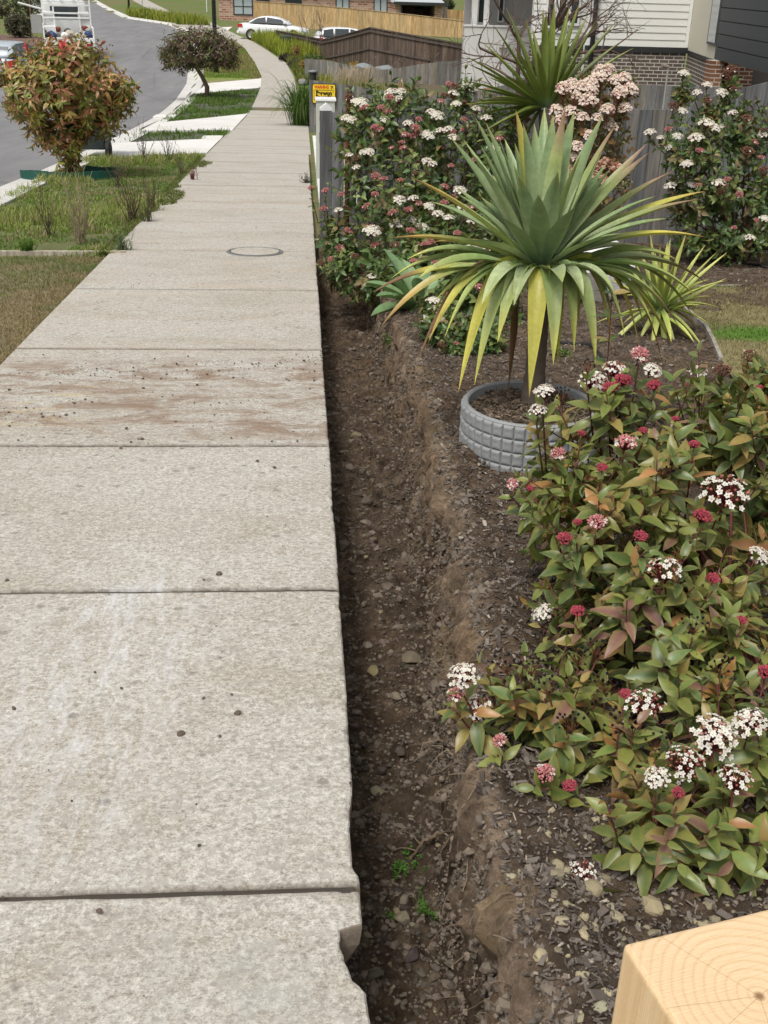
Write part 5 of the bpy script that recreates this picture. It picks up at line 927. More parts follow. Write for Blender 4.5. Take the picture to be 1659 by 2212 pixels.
# ================================================================ fences
def fence(name,label,pts,h,col,post_every=2.4,bw=.10,rail=None,cap=False,group=None,posts=True,hs=None,plinth=False,front_rail=False,var=.25,rails_col=None,topfn=None):
    """pts: list of (x,y,ztop); palings follow the top line down to the ground"""
    rt=empty(name,(pts[0][0],pts[0][1],T(pts[0][1])),label,'fence',group); b=MB(); rr=random.Random(int(abs(pts[0][0])*100)+5); pb=MB()
    acc=0.
    for i in range(len(pts)-1):
        a,c=Vector(pts[i]),Vector(pts[i+1]); L=math.hypot(c.x-a.x,c.y-a.y); d=Vector((c.x-a.x,c.y-a.y,0)).normalized(); nrm_=Vector((d.y,-d.x,0)); n=max(1,round(L/bw))
        if nrm_.y>0: nrm_=-nrm_
        for k in range(n):
            u0,u1=(k+.02)/n,(k+.985)/n; p0=a+(c-a)*u0; p1=a+(c-a)*u1; off=(.008 if k%2 else 0.)+rr.uniform(-.002,.002); j=rr.uniform(-.006,.006); g=rr.uniform(1-var,1+var); cc=tuple(q*g for q in col)
            if rr.random()<.18: cc=tuple(q*f for q,f in zip(cc,(1.12,1.03,.92)))
            z0a,z0b=T(p0.y)-.05,T(p1.y)-.05
            if hs: z0a,z0b=p0.z-hs,p1.z-hs
            o=nrm_*off; t=.014
            q=[p0+o-nrm_*0,p1+o,p1+o-nrm_*t,p0+o-nrm_*t]
            if plinth: z0a+=plinth;z0b+=plinth
            b.hexa([(v.x,v.y,z) for v,z in zip(q,(z0a,z0b,z0b,z0a))],[(v.x,v.y,z+j) for v,z in zip(q,(p0.z,p1.z,p1.z,p0.z))],cc)
        if plinth:
            q=[a+nrm_*.012,c+nrm_*.012,c-nrm_*.012,a-nrm_*.012]; pb.hexa([(v.x,v.y,T(v.y)-.05) for v in q],[(v.x,v.y,T(v.y)-.054+plinth) for v in q],tuple(x*.9 for x in col))
    o=b.build('palings',M['wood'],rt)
    if plinth: pb.build('plinth_board',M['wood'],rt)
    def ptat(s):
        for i in range(len(pts)-1):
            L=math.hypot(pts[i+1][0]-pts[i][0],pts[i+1][1]-pts[i][1])
            if s<=L or i==len(pts)-2: return Vector(pts[i]).lerp(Vector(pts[i+1]),min(1,s/L)),Vector((pts[i+1][0]-pts[i][0],pts[i+1][1]-pts[i][1],0)).normalized()
            s-=L
    tot=sum(math.hypot(pts[i+1][0]-pts[i][0],pts[i+1][1]-pts[i][1]) for i in range(len(pts)-1)); s=.06
    side=-1 if not front_rail else 1
    rc=rails_col or col
    for dz in ((-.18,-.9) if not rail else rail):
        rb=MB()
        for i in range(len(pts)-1):
            a,c=Vector(pts[i]),Vector(pts[i+1]); d=Vector((c.x-a.x,c.y-a.y,0)).normalized(); m=Vector((d.y,-d.x,0)); m=m if m.y<0 else -m
            o1=m*(.012 if side>0 else -.016); o2=m*(.055 if side>0 else -.055); q=[a+o1,c+o1,c+o2,a+o2]
            rb.hexa([(v.x,v.y,v.z+dz-.04) for v in q],[(v.x,v.y,v.z+dz+.04) for v in q],rc)
        rb.build('rail',M['wood'],rt)
    if cap:
        rb=MB()
        for i in range(len(pts)-1):
            a,c=Vector(pts[i]),Vector(pts[i+1]); d=Vector((c.x-a.x,c.y-a.y,0)).normalized(); m=Vector((d.y,-d.x,0))*.05; q=[a-m,c-m,c+m,a+m]; rb.hexa([(v.x,v.y,v.z+.012) for v in q],[(v.x,v.y,v.z+.05) for v in q],tuple(x*.95 for x in rc))
        rb.build('capping',M['wood'],rt)
    if posts:
        while s<tot:
            p,d=ptat(s); m=Vector((d.y,-d.x,0)); m=m if m.y<0 else -m; q=p-m*.10; pm=MB(); pm.box(q.x-.045,q.x+.045,q.y-.035,q.y+.035,T(q.y)-.1 if not hs else q.z-hs,q.z-.02,tuple(x*.85 for x in col)); pm.build('post',M['wood'],rt); s+=post_every
    return rt
def PL(lst,Y): return [tuple(PY(x,y,Y)) for x,y in lst]
GREY=(.20,.20,.20); GREYb=(.17,.165,.16)
F4=PL([(690,241),(745,241.5),(1000,238),(1355,236),(1440,236),(1500,222),(1587,194),(1659,176),(1700,172)],9.3)
f4=fence('paling_fence','nearest weathered grey paling fence, directly behind the flowering shrubs',F4,1.1,(.15,.155,.16),rail=(-.2,-.8))
F3=[(668,172),(720,179),(790,189),(874,203),(932,211),(975,205),(1010,200),(1062,188),(1134,177),(1367,182),(1483,186),(1600,189)]
f3=fence('paling_fence','second weathered grey paling fence from the camera, carrying the yellow sign',PL(F3,24.),1.05,(.19,.19,.19),plinth=.16,rail=(-.25,))
F2=[(658,127),(690,129),(750,139),(811,151.5),(850,149),(900,140),(950,133),(1000,131),(1060,131),(1150,133),(1200,135)]
fence('paling_fence','third grey paling fence with a dipping wavy top, in front of the rock garden',PL(F2,46.),1.4,(.235,.23,.215),rail=(-.3,))
# dark stained fence with pitched top
A_=[PY(596,67,73),PY(650,77,66),PY(697,87,61)]; B_=[PY(697,87,61),PY(745,76,58),PY(800,61,55),PY(900,79,53),PY(1003,97,51.5)]
fence('stained_fence','dark brown stained fence rising to a low peak, in front of the pale new fence',[tuple(p) for p in A_+B_[1:]],1.8,(.13,.10,.08),rail=(-.12,-.85),front_rail=True,cap=True,var=.35,rails_col=(.12,.10,.09),bw=.14)
# new pale fence
TF=[PY(549,3,101),PY(700,13.5,97),PY(850,28,93),PY(1003,46,89)]
fence('new_fence','long new honey coloured paling fence behind the two white cars',[tuple(p) for p in TF],1.8,(.50,.36,.19),rail=(-.3,),bw=.24,var=.14,posts=False,cap=True,rails_col=(.5,.38,.22))
# small far fences right of the garage
fence('new_fence','short bright timber fence piece far away beside the white house',PL([(966,20),(1020,24)],112),1.8,(.45,.30,.14),bw=.3,posts=False,rail=(-.3,),hs=1.9)
fence('paling_fence','far grey fence between the brick garage and the bright fence piece',PL([(948,12),(967,16)],118),1.8,(.14,.13,.12),bw=.3,posts=False,rail=(-.3,),hs=2.6)
# white capped post at the end of the nearest fence
p=PY(704,240,9.42); rt=empty('fence_post',(p.x,9.42,T(9.42)),'short dark fence post with a white house shaped cap behind the fence end','post'); b=MB(); b.box(p.x-.042,p.x+.042,9.385,9.455,T(9.42)-.1,p.z+.0,(.12,.12,.125)); b.build('shaft',M['wood'],rt)
b=MB(); w_=.05; z=p.z; b.add([(p.x-w_,9.37,z),(p.x+w_,9.37,z),(p.x+w_,9.37,z+.022),(p.x,9.37,z+.062),(p.x-w_,9.37,z+.022),(p.x-w_,9.47,z),(p.x+w_,9.47,z),(p.x+w_,9.47,z+.022),(p.x,9.47,z+.062),(p.x-w_,9.47,z+.022)],[(0,1,2,3,4),(9,8,7,6,5),(0,5,6,1),(1,6,7,2),(2,7,8,3),(3,8,9,4),(4,9,5,0)]); b.build('cap',M['white_paint'],rt)
# letterbox pillar
p=PY(704,216,14.2); p0=PY(683,216,14.2).x; p1=PY(724,216,14.2).x; zt=PY(704,219,14.2).z; rt=empty('letterbox_pillar',((p0+p1)/2,14.3,T(14.3)),'pale rendered letterbox pillar partly covering the yellow sign','letterbox')
b=MB(); b.box(p0,p1,14.2,14.42,T(14.3)-.1,zt,(.5,.5,.5)); bevel(b.build('pillar',m_plain('render_grey_green',(.42,.44,.39),.8,.2),rt),.008)
b=MB(); b.box(p0+.04,p1-.04,14.19,14.22,zt-.22,zt-.17,(.1,.1,.1)); b.build('mail_slot',M['dark_metal'],rt)
b=MB(); b.box(p0-.012,p1+.012,14.185,14.435,zt+.002,zt+.03,(.1,.1,.1)); bevel(b.build('cap',M['white_paint'],rt),.004)
# neighbour's pale driveway apron beside the path
b=MB(); t=[(.075,11.6),(.55,11.6),(.55,22.4),(.10,22.4)]; b.hexa([(x,y,T(y)-.06) for x,y in t],[(x,y,T(y)+.012) for x,y in t]); tag(b.build('driveway',M['drive']),kind='structure')
# yellow warning sign
S0,S1=PY(716-.5,208-1,23.955),PY(786,208,23.955)
sx0,sx1=PY(674.5,205,23.95).x,PY(725,205,23.95).x; sz1,sz0=PY(699,181,23.95).z,PY(699,223.5,23.95).z; cx,cz=(sx0+sx1)/2,(sz0+sz1)/2; W_,Hh=sx1-sx0,sz1-sz0
rt=empty('warning_sign',(cx,23.95,cz),'yellow warning sign with red and black lettering fixed to the grey fence','sign')
def rbox(b,x0,x1,z0,z1,y0,y1,r,c=(.5,.5,.5)):
    q=[]
    for (ex,ez,a) in ((x1-r,z1-r,0),(x0+r,z1-r,1),(x0+r,z0+r,2),(x1-r,z0+r,3)):
        for k in range(5): t=math.pi/2*(a+k/4); q.append((ex+r*math.cos(t),ez+r*math.sin(t)))
    n=len(q); b.add([(x,y0,z) for x,z in q]+[(x,y1,z) for x,z in q],[tuple(range(n))[::-1],tuple(range(n,2*n))]+[(i,(i+1)%n,(i+1)%n+n,i+n) for i in range(n)],c)
b=MB(); rbox(b,sx0,sx1,sz0,sz1,23.945,23.96,.03); b.build('border_panel',m_plain('sign_black',(.015,.015,.012),.5),rt)
b=MB(); e=.012; rbox(b,sx0+e,sx1-e,sz0+e,sz1-e,23.940,23.943,.03); b.build('yellow_face',m_plain('sign_yellow',(.82,.58,.03),.45,var=.04),rt)
def text(s,x,z,y,size,mat,parent,name='lettering',bold=.0,width=None,ax='y',extr=.001):
    cu=bpy.data.curves.new('lettering','FONT'); cu.body=s; cu.size=size; cu.align_x='CENTER'; cu.align_y='CENTER'; cu.extrude=extr; cu.offset=bold
    o=bpy.data.objects.new('tmp',cu); COL.objects.link(o); dg=bpy.context.evaluated_depsgraph_get(); me=bpy.data.meshes.new_from_object(o.evaluated_get(dg)); bpy.data.objects.remove(o)
    me.materials.clear(); me.materials.append(mat); me.transform(Matrix.Rotation(R_(90),4,'X'))
    xs_=[v.co.x for v in me.vertices]; k=1 if not width else width/(max(xs_)-min(xs_)); me.transform(Matrix.Diagonal((k,1,1,1)))
    o=bpy.data.objects.new(name,me); linkobj(o,parent); o.location=Vector((x,y,z))-parent.location; return o
mb=bpy.data.materials['sign_black']; mr=m_plain('sign_red',(.60,.08,.02),.5)
text('WARNING',cx-W_*.10,sz1-Hh*.17,23.938,.085,mr,rt,bold=.004,width=W_*.62)
b=MB(); q=cx+W_*.34; zz=sz1-Hh*.17; b.tube([(q-.02,23.937,zz-.03),(q-.005,23.937,zz-.005),(q+.0,23.937,zz+.012)],.007,5,(0,0,0)); b.tube([(q-.028,23.937,zz+.025),(q,23.937,zz+.014),(q+.022,23.937,zz+.026)],.007,5,(0,0,0)); b.tube([(q-.01,23.937,zz+.004),(q+.02,23.937,zz-.004)],.006,5,(0,0,0)); b.box(q+.035,q+.045,23.935,23.939,zz-.028,zz-.02); b.build('emblem',mb,rt)
text('Barwon',cx,cz+Hh*.02,23.938,.115,mb,rt,bold=.006,width=W_*.68)
text('Security',cx+W_*.02,cz-Hh*.19,23.938,.115,mb,rt,bold=.006,width=W_*.76)
b=MB(); x0,x1,z0,z1=sx0+W_*.07,sx1-W_*.10,sz0+Hh*.16,sz1-Hh*.31; t=.006
b.box(x0,x0+t,23.935,23.939,z0,z1); b.box(x0+t,x1,23.935,23.939,z1-t,z1); b.box(x0+t,x0+W_*.16,23.935,23.939,z0,z0+t); b.box(x1-t,x1+.0,23.935,23.939,z1-.05,z1-t); b.build('frame_line',mb,rt)
# rusty stake in front of the nearest fence
p=PY(755,188,9.12); b=MB(); q=PY(751,330,9.1); b.tube([(q.x,9.12,T(9.12)-.1),(q.x,9.12,p.z-.03),(p.x,9.12,p.z)],[.02,.02,.021],8,(.17,.075,.035)); b.tube([(p.x,9.12,p.z-.12),(p.x,9.12,p.z+.005)],.024,8,(.05,.035,.03)); tag(b.build('steel_stake',M['twig'],loc=(q.x,9.12,T(9.12)),smooth=True),'rusty brown stake standing in the shrub in front of the nearest fence','stake')
# thin grey standpipe
p=PY(1443,150,20.); b=MB(); b.tube([(p.x,20,T(20)),(p.x,20,p.z+.05)],.018,7,(.3,.3,.29)); b.tube([(p.x,20,p.z+.04),(p.x-.12,20,p.z+.07)],.03,7,(.25,.2,.17)); tag(b.build('standpipe',M['twig'],loc=(p.x,20,T(20))),'slim grey pipe with a tap rising between the near fence and the dark brick base','pipe')
# ================================================================ houses
def quadwall(b,x0,x1,y,z0,z1,th=.2,c=(.5,.5,.5)): b.box(x0,x1,y,y+th,z0,z1,c)
def m_board(name,col,pitch,axis='z',line=.10):
    k=NT(name); v=k.coord(); sx=k.n('SeparateXYZ'); k.l(v,sx.inputs[0]); w=k.math('FRACT',k.math('MULTIPLY',sx.outputs[2],1/pitch)); h=k.ramp(w,[(0.,.0),(line*.5,.2),(line,.9),(1.,1.)])
    n=k.noise(k.coord(scale=(.3,.3,3)),4,4); c=k.mix(n,tuple(x*.93 for x in col),col); return k.fin(c,.55,k.bump(w,1.,.02),.3)
SID=m_plain('cream_weatherboard',(.66,.66,.63),.5,.3,var=.04); BEI=m_plain('beige_render',(.60,.57,.48),.8,.2,var=.05); BBK=mat_brick('dark_brick',(.085,.070,.062),(.13,.105,.09),(.50,.47,.42)); BBKy=mat_brick('dark_brick_side',(.085,.070,.062),(.13,.105,.09),(.50,.47,.42),axis='yz')
HY=29.6; zb=PY(1380,113,HY).z; zband=PY(1380,107,HY).z; hx0,hx1=PY(1268,60,HY).x,PY(1488,60,HY).x
rt=empty('weatherboard_house',(hx0,HY,T(HY)),'cream weatherboard house with dark brick base and charcoal side wing, top right','house')
def boards(b,x0,x1,y,z0,z1,pitch,dirv=(1,0),n0=0):     # overlapping lap siding, real steps
    z=z0
    while z<z1:
        t=min(pitch,z1-z); b.add([(x0,y-.022,z),(x1,y-.022,z),(x1,y-.004,z+t),(x0,y-.004,z+t),(x0,y,z),(x1,y,z)],[(0,1,2,3),(4,5,1,0)]); z+=t
b=MB(); quadwall(b,hx0,hx1,HY+.002,T(HY)-.3,zb+4.4); b.build('wall_core',SID,rt)
b=MB(); boards(b,hx0,hx1,HY,zband+.07,zb+4.4,.165); b.build('weatherboards',SID,rt)
b=MB(); quadwall(b,hx0,hx1+.0,HY-.05,T(HY)-.3,zb,.049); b.build('brick_base',BBK,rt)
b=MB(); b.box(hx0-.02,hx1+.03,HY-.09,HY-.051,zb+.002,zband+.07); b.build('base_trim',M['dark_metal'],rt)
b=MB(); b.box(hx1-.06,hx1+.02,HY-.05,HY-.024,zband+.072,zb+4.4); b.build('corner_trim',M['white_paint'],rt); b=MB(); b.box(hx0-.02,hx0+.10,HY-.06,HY-.024,zband+.072,zb+4.4); b.build('corner_trim',M['white_paint'],rt)
pxx=PY(1283,60,HY-.15).x; b=MB(); b.tube([(pxx,HY-.14,T(HY)),(pxx,HY-.14,zb+4.4)],.062,10,(.02,.02,.02)); b.build('downpipe',M['dark_metal'],rt,smooth=True)
# left wing with narrow windows
LY=31.; lx0=PY(1150,60,LY).x; lx1=PY(1275,60,LY).x; zl=PY(1215,99,LY).z
b=MB(); quadwall(b,lx0,lx1,LY+.002,zl,zb+4.4); b.build('wall_core',SID,rt); b=MB(); boards(b,lx0,lx1,LY,zl,zb+4.4,.165); b.build('weatherboards',SID,rt)
b=MB(); quadwall(b,lx0,lx1,LY-.04,T(LY)-.3,zl-.002,.3); b.build('brick_base',BBK,rt); b=MB(); b.box(lx0,lx1,LY-.08,LY-.042,zl-.09,zl); b.build('base_trim',M['dark_metal'],rt)
brw=m_plain('brown_blind',(.16,.115,.085),.8)
for (a,c,zz_) in ((1182,1194,55),(1206,1220,66),(1232,1248,50)):
    x0,x1=PY(a,30,LY).x,PY(c,30,LY).x; z0=PY(a,zz_,LY-.06).z; z1=z0+1.75; m=MB()
    for q in ((x0-.05,x0,z0,z1),(x1,x1+.05,z0,z1),(x0-.05,x1+.05,z0-.06,z0-.002),(x0-.05,x1+.05,z1+.002,z1+.06)): m.box(q[0],q[1],LY-.07,LY-.02,q[2],q[3])
    wn=m.build('window',M['white_paint'],rt); m=MB(); m.box(x0,x1,LY-.035,LY-.025,z0,z1); gl=m.build('pane',M['glass'],rt); gl.parent=wn; gl.location=-Vector((0,0,0)); m=MB(); m.box(x0+.03,x1-.03,LY-.039,LY-.037,z0+.5,z1); cb=m.build('blind',brw,rt); cb.parent=wn
# beige side return with window, brick below
sy=PZ(1545,132,zband).y; sx1=PZ(1545,132,zband).x
def sidewall(name,mat,P,Q,z0,z1,th=.2,off=0.,mb=None):
    d=Vector((Q[0]-P[0],Q[1]-P[1],0)).normalized(); n_=Vector((-d.y,d.x,0)); n_=n_ if n_.x>0 else -n_; a,c=Vector((P[0],P[1],0))-n_*off,Vector((Q[0],Q[1],0))-n_*off; q=[a,c,c+n_*th,a+n_*th]; q2=q if (c-a).cross(n_).z>0 else q
    b=mb or MB(); b.hexa([(v.x,v.y,z0) for v in q2],[(v.x,v.y,z1) for v in q2]); return None if mb else b.build(name,mat,rt)
C0=(hx1+.03,HY-.05); C1=(sx1,sy)
sidewall('side_wall',BEI,C0,C1,zband+.02,zb+4.4); sidewall('brick_base',BBKy,C0,C1,T(HY)-.3,zb,off=-.01); sidewall('base_trim',M['dark_metal'],C0,C1,zb+.002,zband+.016,off=.02)
def lerp2(P,Q,u): return (P[0]+(Q[0]-P[0])*u,P[1]+(Q[1]-P[1])*u)
wz=PY(1540,94,26.9).z
w1=sidewall('window',M['dark_metal'],lerp2(C0,C1,.70),lerp2(C0,C1,1.0),wz,wz+2.2,.03,.04); w2=sidewall('pane',m_plain('sky_glass',(.30,.33,.35),.15,.6),lerp2(C0,C1,.75),lerp2(C0,C1,.97),wz+.06,wz+2.14,.01,.06); w2.parent=w1
# charcoal wing coming towards the path
zg=PY(1545,128,sy).z; g1=PZ(1700,171.5,zg); G0=(sx1-.04,sy-.02); G1=(g1.x,g1.y)
CH=m_plain('charcoal_cladding',(.040,.047,.054),.5,.35,var=.1); d=Vector((G1[0]-G0[0],G1[1]-G0[1],0)); 
z=zg; k=0; cb_=MB()
while z<zg+3.6:
    sidewall('cladding',CH,G0,G1,z+.008,z+.25,.06,.0,cb_); z+=.258; k+=1
cb_.build('cladding',CH,rt)
sidewall('wing_core',m_plain('charcoal_core',(.015,.016,.018),.7),(G0[0]+.03,G0[1]),(G1[0]+.03,G1[1]),zg-.0,zg+3.6,.3,-.02)
# brick pier under the wing
px0,px1=PY(1527,150,sy-.3).x,PY(1553,150,sy-.3).x; b=MB(); b.box(px0,px1,sy-.55,sy-.15,T(sy)-.3,zg-.002); b.build('brick_pier',mat_brick('brown_brick',(.16,.075,.045),(.24,.12,.07),(.45,.40,.34)),rt)
b=MB(); b.box(px1+.4,px1+1.0,sy+.3,sy+.5,T(sy)-.3,zg-.002); b.build('brick_pier',mat_brick('brown_brick_dark',(.12,.05,.035),(.18,.085,.05),(.4,.36,.3)),rt); b=MB(); b.box(px1+.35,px1+7,sy+1.,sy+1.2,T(sy)-.3,zg+.5); b.build('undercroft_wall',m_plain('undercroft',(.06,.055,.05),.8),rt)
# roof (out of frame, keeps the light honest)
b=MB(); b.hexa([(lx0-.5,LY-1,zb+4.41),(hx1+6,HY-1,zb+4.41),(hx1+6,HY+9,zb+4.41),(lx0-.5,HY+9,zb+4.41)],[(lx0+3,LY+3.5,zb+6.2),(hx1+2,HY+3.5,zb+6.2),(hx1+2,HY+4,zb+6.2),(lx0+3,HY+4,zb+6.2)]); b.build('roof',m_plain('roof_grey',(.12,.12,.125),.6),rt)
# white rendered neighbour with a porch
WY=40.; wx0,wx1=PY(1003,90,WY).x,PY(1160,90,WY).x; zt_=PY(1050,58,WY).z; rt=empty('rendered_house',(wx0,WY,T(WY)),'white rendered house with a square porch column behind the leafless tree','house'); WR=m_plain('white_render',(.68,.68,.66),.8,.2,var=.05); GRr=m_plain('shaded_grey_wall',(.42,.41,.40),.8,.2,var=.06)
b=MB(); b.box(wx0,wx1,WY,WY+.25,T(WY)-.3,zt_); b.build('porch_wall',WR,rt); b=MB(); b.box(wx0-.03,wx1,WY-.03,WY+.28,zt_+.002,zt_+.05); b.build('wall_coping',M['white_paint'],rt)
c0,c1=PY(1047,20,WY+.3).x,PY(1057,20,WY+.3).x; b=MB(); b.box(c0,c1,WY+.3,WY+.5,T(WY),zt_+3.2); b.build('porch_column',WR,rt)
c0,c1=PY(1023,20,WY+.3).x,PY(1034,20,WY+.3).x; b=MB(); b.box(c0,c1,WY+.55,WY+.8,T(WY),zt_+3.2); b.build('porch_column',WR,rt)
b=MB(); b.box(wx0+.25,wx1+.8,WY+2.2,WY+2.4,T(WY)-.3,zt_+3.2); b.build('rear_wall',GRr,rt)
for a,c,q0 in ((1034,1046,48),(1078,1086,45)):
    x0,x1=PY(a,30,WY+2.15).x,PY(c,30,WY+2.15).x; z0=PY(a,q0,WY+2.15).z; m=MB()
    for q in ((x0-.04,x0,z0,z0+1.9),(x1,x1+.04,z0,z0+1.9),(x0-.04,x1+.04,z0-.05,z0-.002),(x0-.04,x1+.04,z0+1.902,z0+1.95)): m.box(q[0],q[1],WY+2.14,WY+2.198,q[2],q[3])
    wn=m.build('window',M['white_paint'],rt); m=MB(); m.box(x0,x1,WY+2.17,WY+2.18,z0,z0+1.9); g=m.build('pane',M['glass'],rt); g.parent=wn
b=MB(); mx=PY(1087,57+85,WY-.1).x; b.box(PY(1078,90,WY).x,PY(1098,90,WY).x,WY-.12,WY-.002,PY(1080,102,WY).z,PY(1080,90,WY).z); b.build('meter_box',WR,rt)
b=MB(); b.box(PY(1112,120,WY).x,PY(1140,120,WY).x,WY-.02,WY-.002,PY(1080,137,WY).z,PY(1080,129,WY).z); b.build('vent_opening',M['dark_metal'],rt)
b=MB(); b.hexa([(wx0-.6,WY-.5,zt_+3.21),(wx1+1,WY-.5,zt_+3.21),(wx1+1,WY+9,zt_+3.21),(wx0-.6,WY+9,zt_+3.21)],[(wx0+2,WY+3,zt_+4.8),(wx1-1,WY+3,zt_+4.8),(wx1-1,WY+5,zt_+4.8),(wx0+2,WY+5,zt_+4.8)]); b.build('roof',bpy.data.materials['roof_grey'],rt)
# far brick house
BY=112.; RB_=mat_brick('red_brick',(.27,.10,.06),(.52,.34,.25),(.45,.38,.32),bw=.48,bh=.19,ms=.03); bx0=PY(472,10,BY).x; bx1=PY(868,10,BY).x; rt=empty('brick_house',(bx0,BY,T(BY)),'long mottled red brick house behind the pale new fence, top centre','house')
ztop=T(BY)+3.0; b=MB(); quadwall(b,bx0,bx1,BY,T(BY)-.5,ztop,.3); b.box(bx0,bx0+.3,BY+.302,BY+9,T(BY)-.5,ztop); b.box(bx1-.3,bx1,BY+.302,BY+9,T(BY)-.5,ztop); b.build('wall',RB_,rt)
cur=m_plain('curtain',(.36,.42,.44),.7,.3,var=.15)
for (a,c,q0,mt) in ((504,546,32,cur),(554,583,20,M['glass']),(616,652,18,M['glass']),(725,755,22,cur),(807,837,26,cur)):
    x0,x1=PY(a,10,BY).x,PY(c,10,BY).x; z0=PY(a,q0,BY).z if q0>30 else T(BY)+.85; z1=T(BY)+2.6; m=MB(); tt=.09; xm=(x0+x1)/2; zc_=z0+(z1-z0)*.32
    for q in ((x0,x0+tt,z0,z1),(x1-tt,x1,z0,z1),(x0+tt,x1-tt,z0,z0+tt),(x0+tt,x1-tt,z1-tt,z1),(xm-tt/2,xm+tt/2,z0+tt,z1-tt)): m.box(q[0],q[1],BY-.06,BY+.0-.002,q[2],q[3])
    if q0>30: m.box(x0+tt,xm-tt/2,BY-.06,BY-.002,zc_,zc_+tt*.7); m.box(xm+tt/2,x1-tt,BY-.06,BY-.002,zc_,zc_+tt*.7)
    wn=m.build('window',M['dark_metal'],rt); m=MB(); m.box(x0+tt,x1-tt,BY-.03,BY-.004,z0+tt,z1-tt); g=m.build('pane',mt,rt); g.parent=wn
b=MB(); xq=PY(652,10,BY).x+.3; b.tube([(PY(850,8,BY).x,BY-.1,T(BY)),(PY(850,8,BY).x,BY-.1,ztop)],.09,6,(.03,.02,.02)); b.build('downpipe',M['dark_metal'],rt)
b=MB(); b.hexa([(bx0-.6,BY-.7,ztop+.002),(bx1+.6,BY-.7,ztop+.002),(bx1+.6,BY+10,ztop+.002),(bx0-.6,BY+10,ztop+.002)],[(bx0+4,BY+4.5,ztop+2.3),(bx1-4,BY+4.5,ztop+2.3),(bx1-4,BY+5,ztop+2.3),(bx0+4,BY+5,ztop+2.3)]); b.build('roof',bpy.data.materials['roof_grey'],rt)
# garage
GY=107.; q=lambda x,y:PY(x,y,GY); rt=empty('garage',(q(855,30).x,GY,T(GY)),'open fronted brick garage with a pale metal roof edge, right of the brick house','garage')
zr_=q(900,7).z; b=MB(); b.box(q(853,8).x,q(866,8).x,GY,GY+6,T(GY)-.5,zr_); b.box(q(940,8).x,q(958,8).x,GY,GY+6,T(GY)-.5,zr_); b.box(q(866,8).x+.002,q(940,8).x-.002,GY+5.7,GY+6,T(GY)-.5,zr_); b.build('wall',RB_,rt)
b=MB(); b.box(q(866,8).x,q(940,8).x,GY-.02,GY+.1,q(900,13).z,zr_); b.box(q(866,8).x,q(866,8).x+.15,GY-.02,GY+.1,T(GY),q(900,13).z-.002); b.build('door_frame',M['dark_metal'],rt)
b=MB(); b.hexa([(q(850,8).x,GY-.6,zr_+.002),(q(962,8).x,GY-.6,zr_+.002),(q(962,8).x,GY+7,zr_+.002),(q(850,8).x,GY+7,zr_+.002)],[(q(850,8).x+1,GY+2.8,zr_+1.1),(q(962,8).x-1,GY+2.8,zr_+1.1),(q(962,8).x-1,GY+3.2,zr_+1.1),(q(850,8).x+1,GY+3.2,zr_+1.1)]); b.build('roof',m_plain('pale_metal_roof',(.42,.45,.46),.5,.4),rt)
b=MB(); b.box(q(850,8).x-.02,q(962,8).x+.02,GY-.66,GY-.602,zr_-.14,zr_+.1); b.build('gutter',M['dark_metal'],rt)
rr=random.Random(8); 
for i in range(5): 
    x=q(880+i*11,30).x; m=MB(); m.box(x-.5,x+.5,GY+3+i*.3,GY+4+i*.3,T(GY),T(GY)+rr.uniform(.8,1.7)); m.build('stored_box',m_plain('stored_goods',(.10,.06,.05),.8),rt)
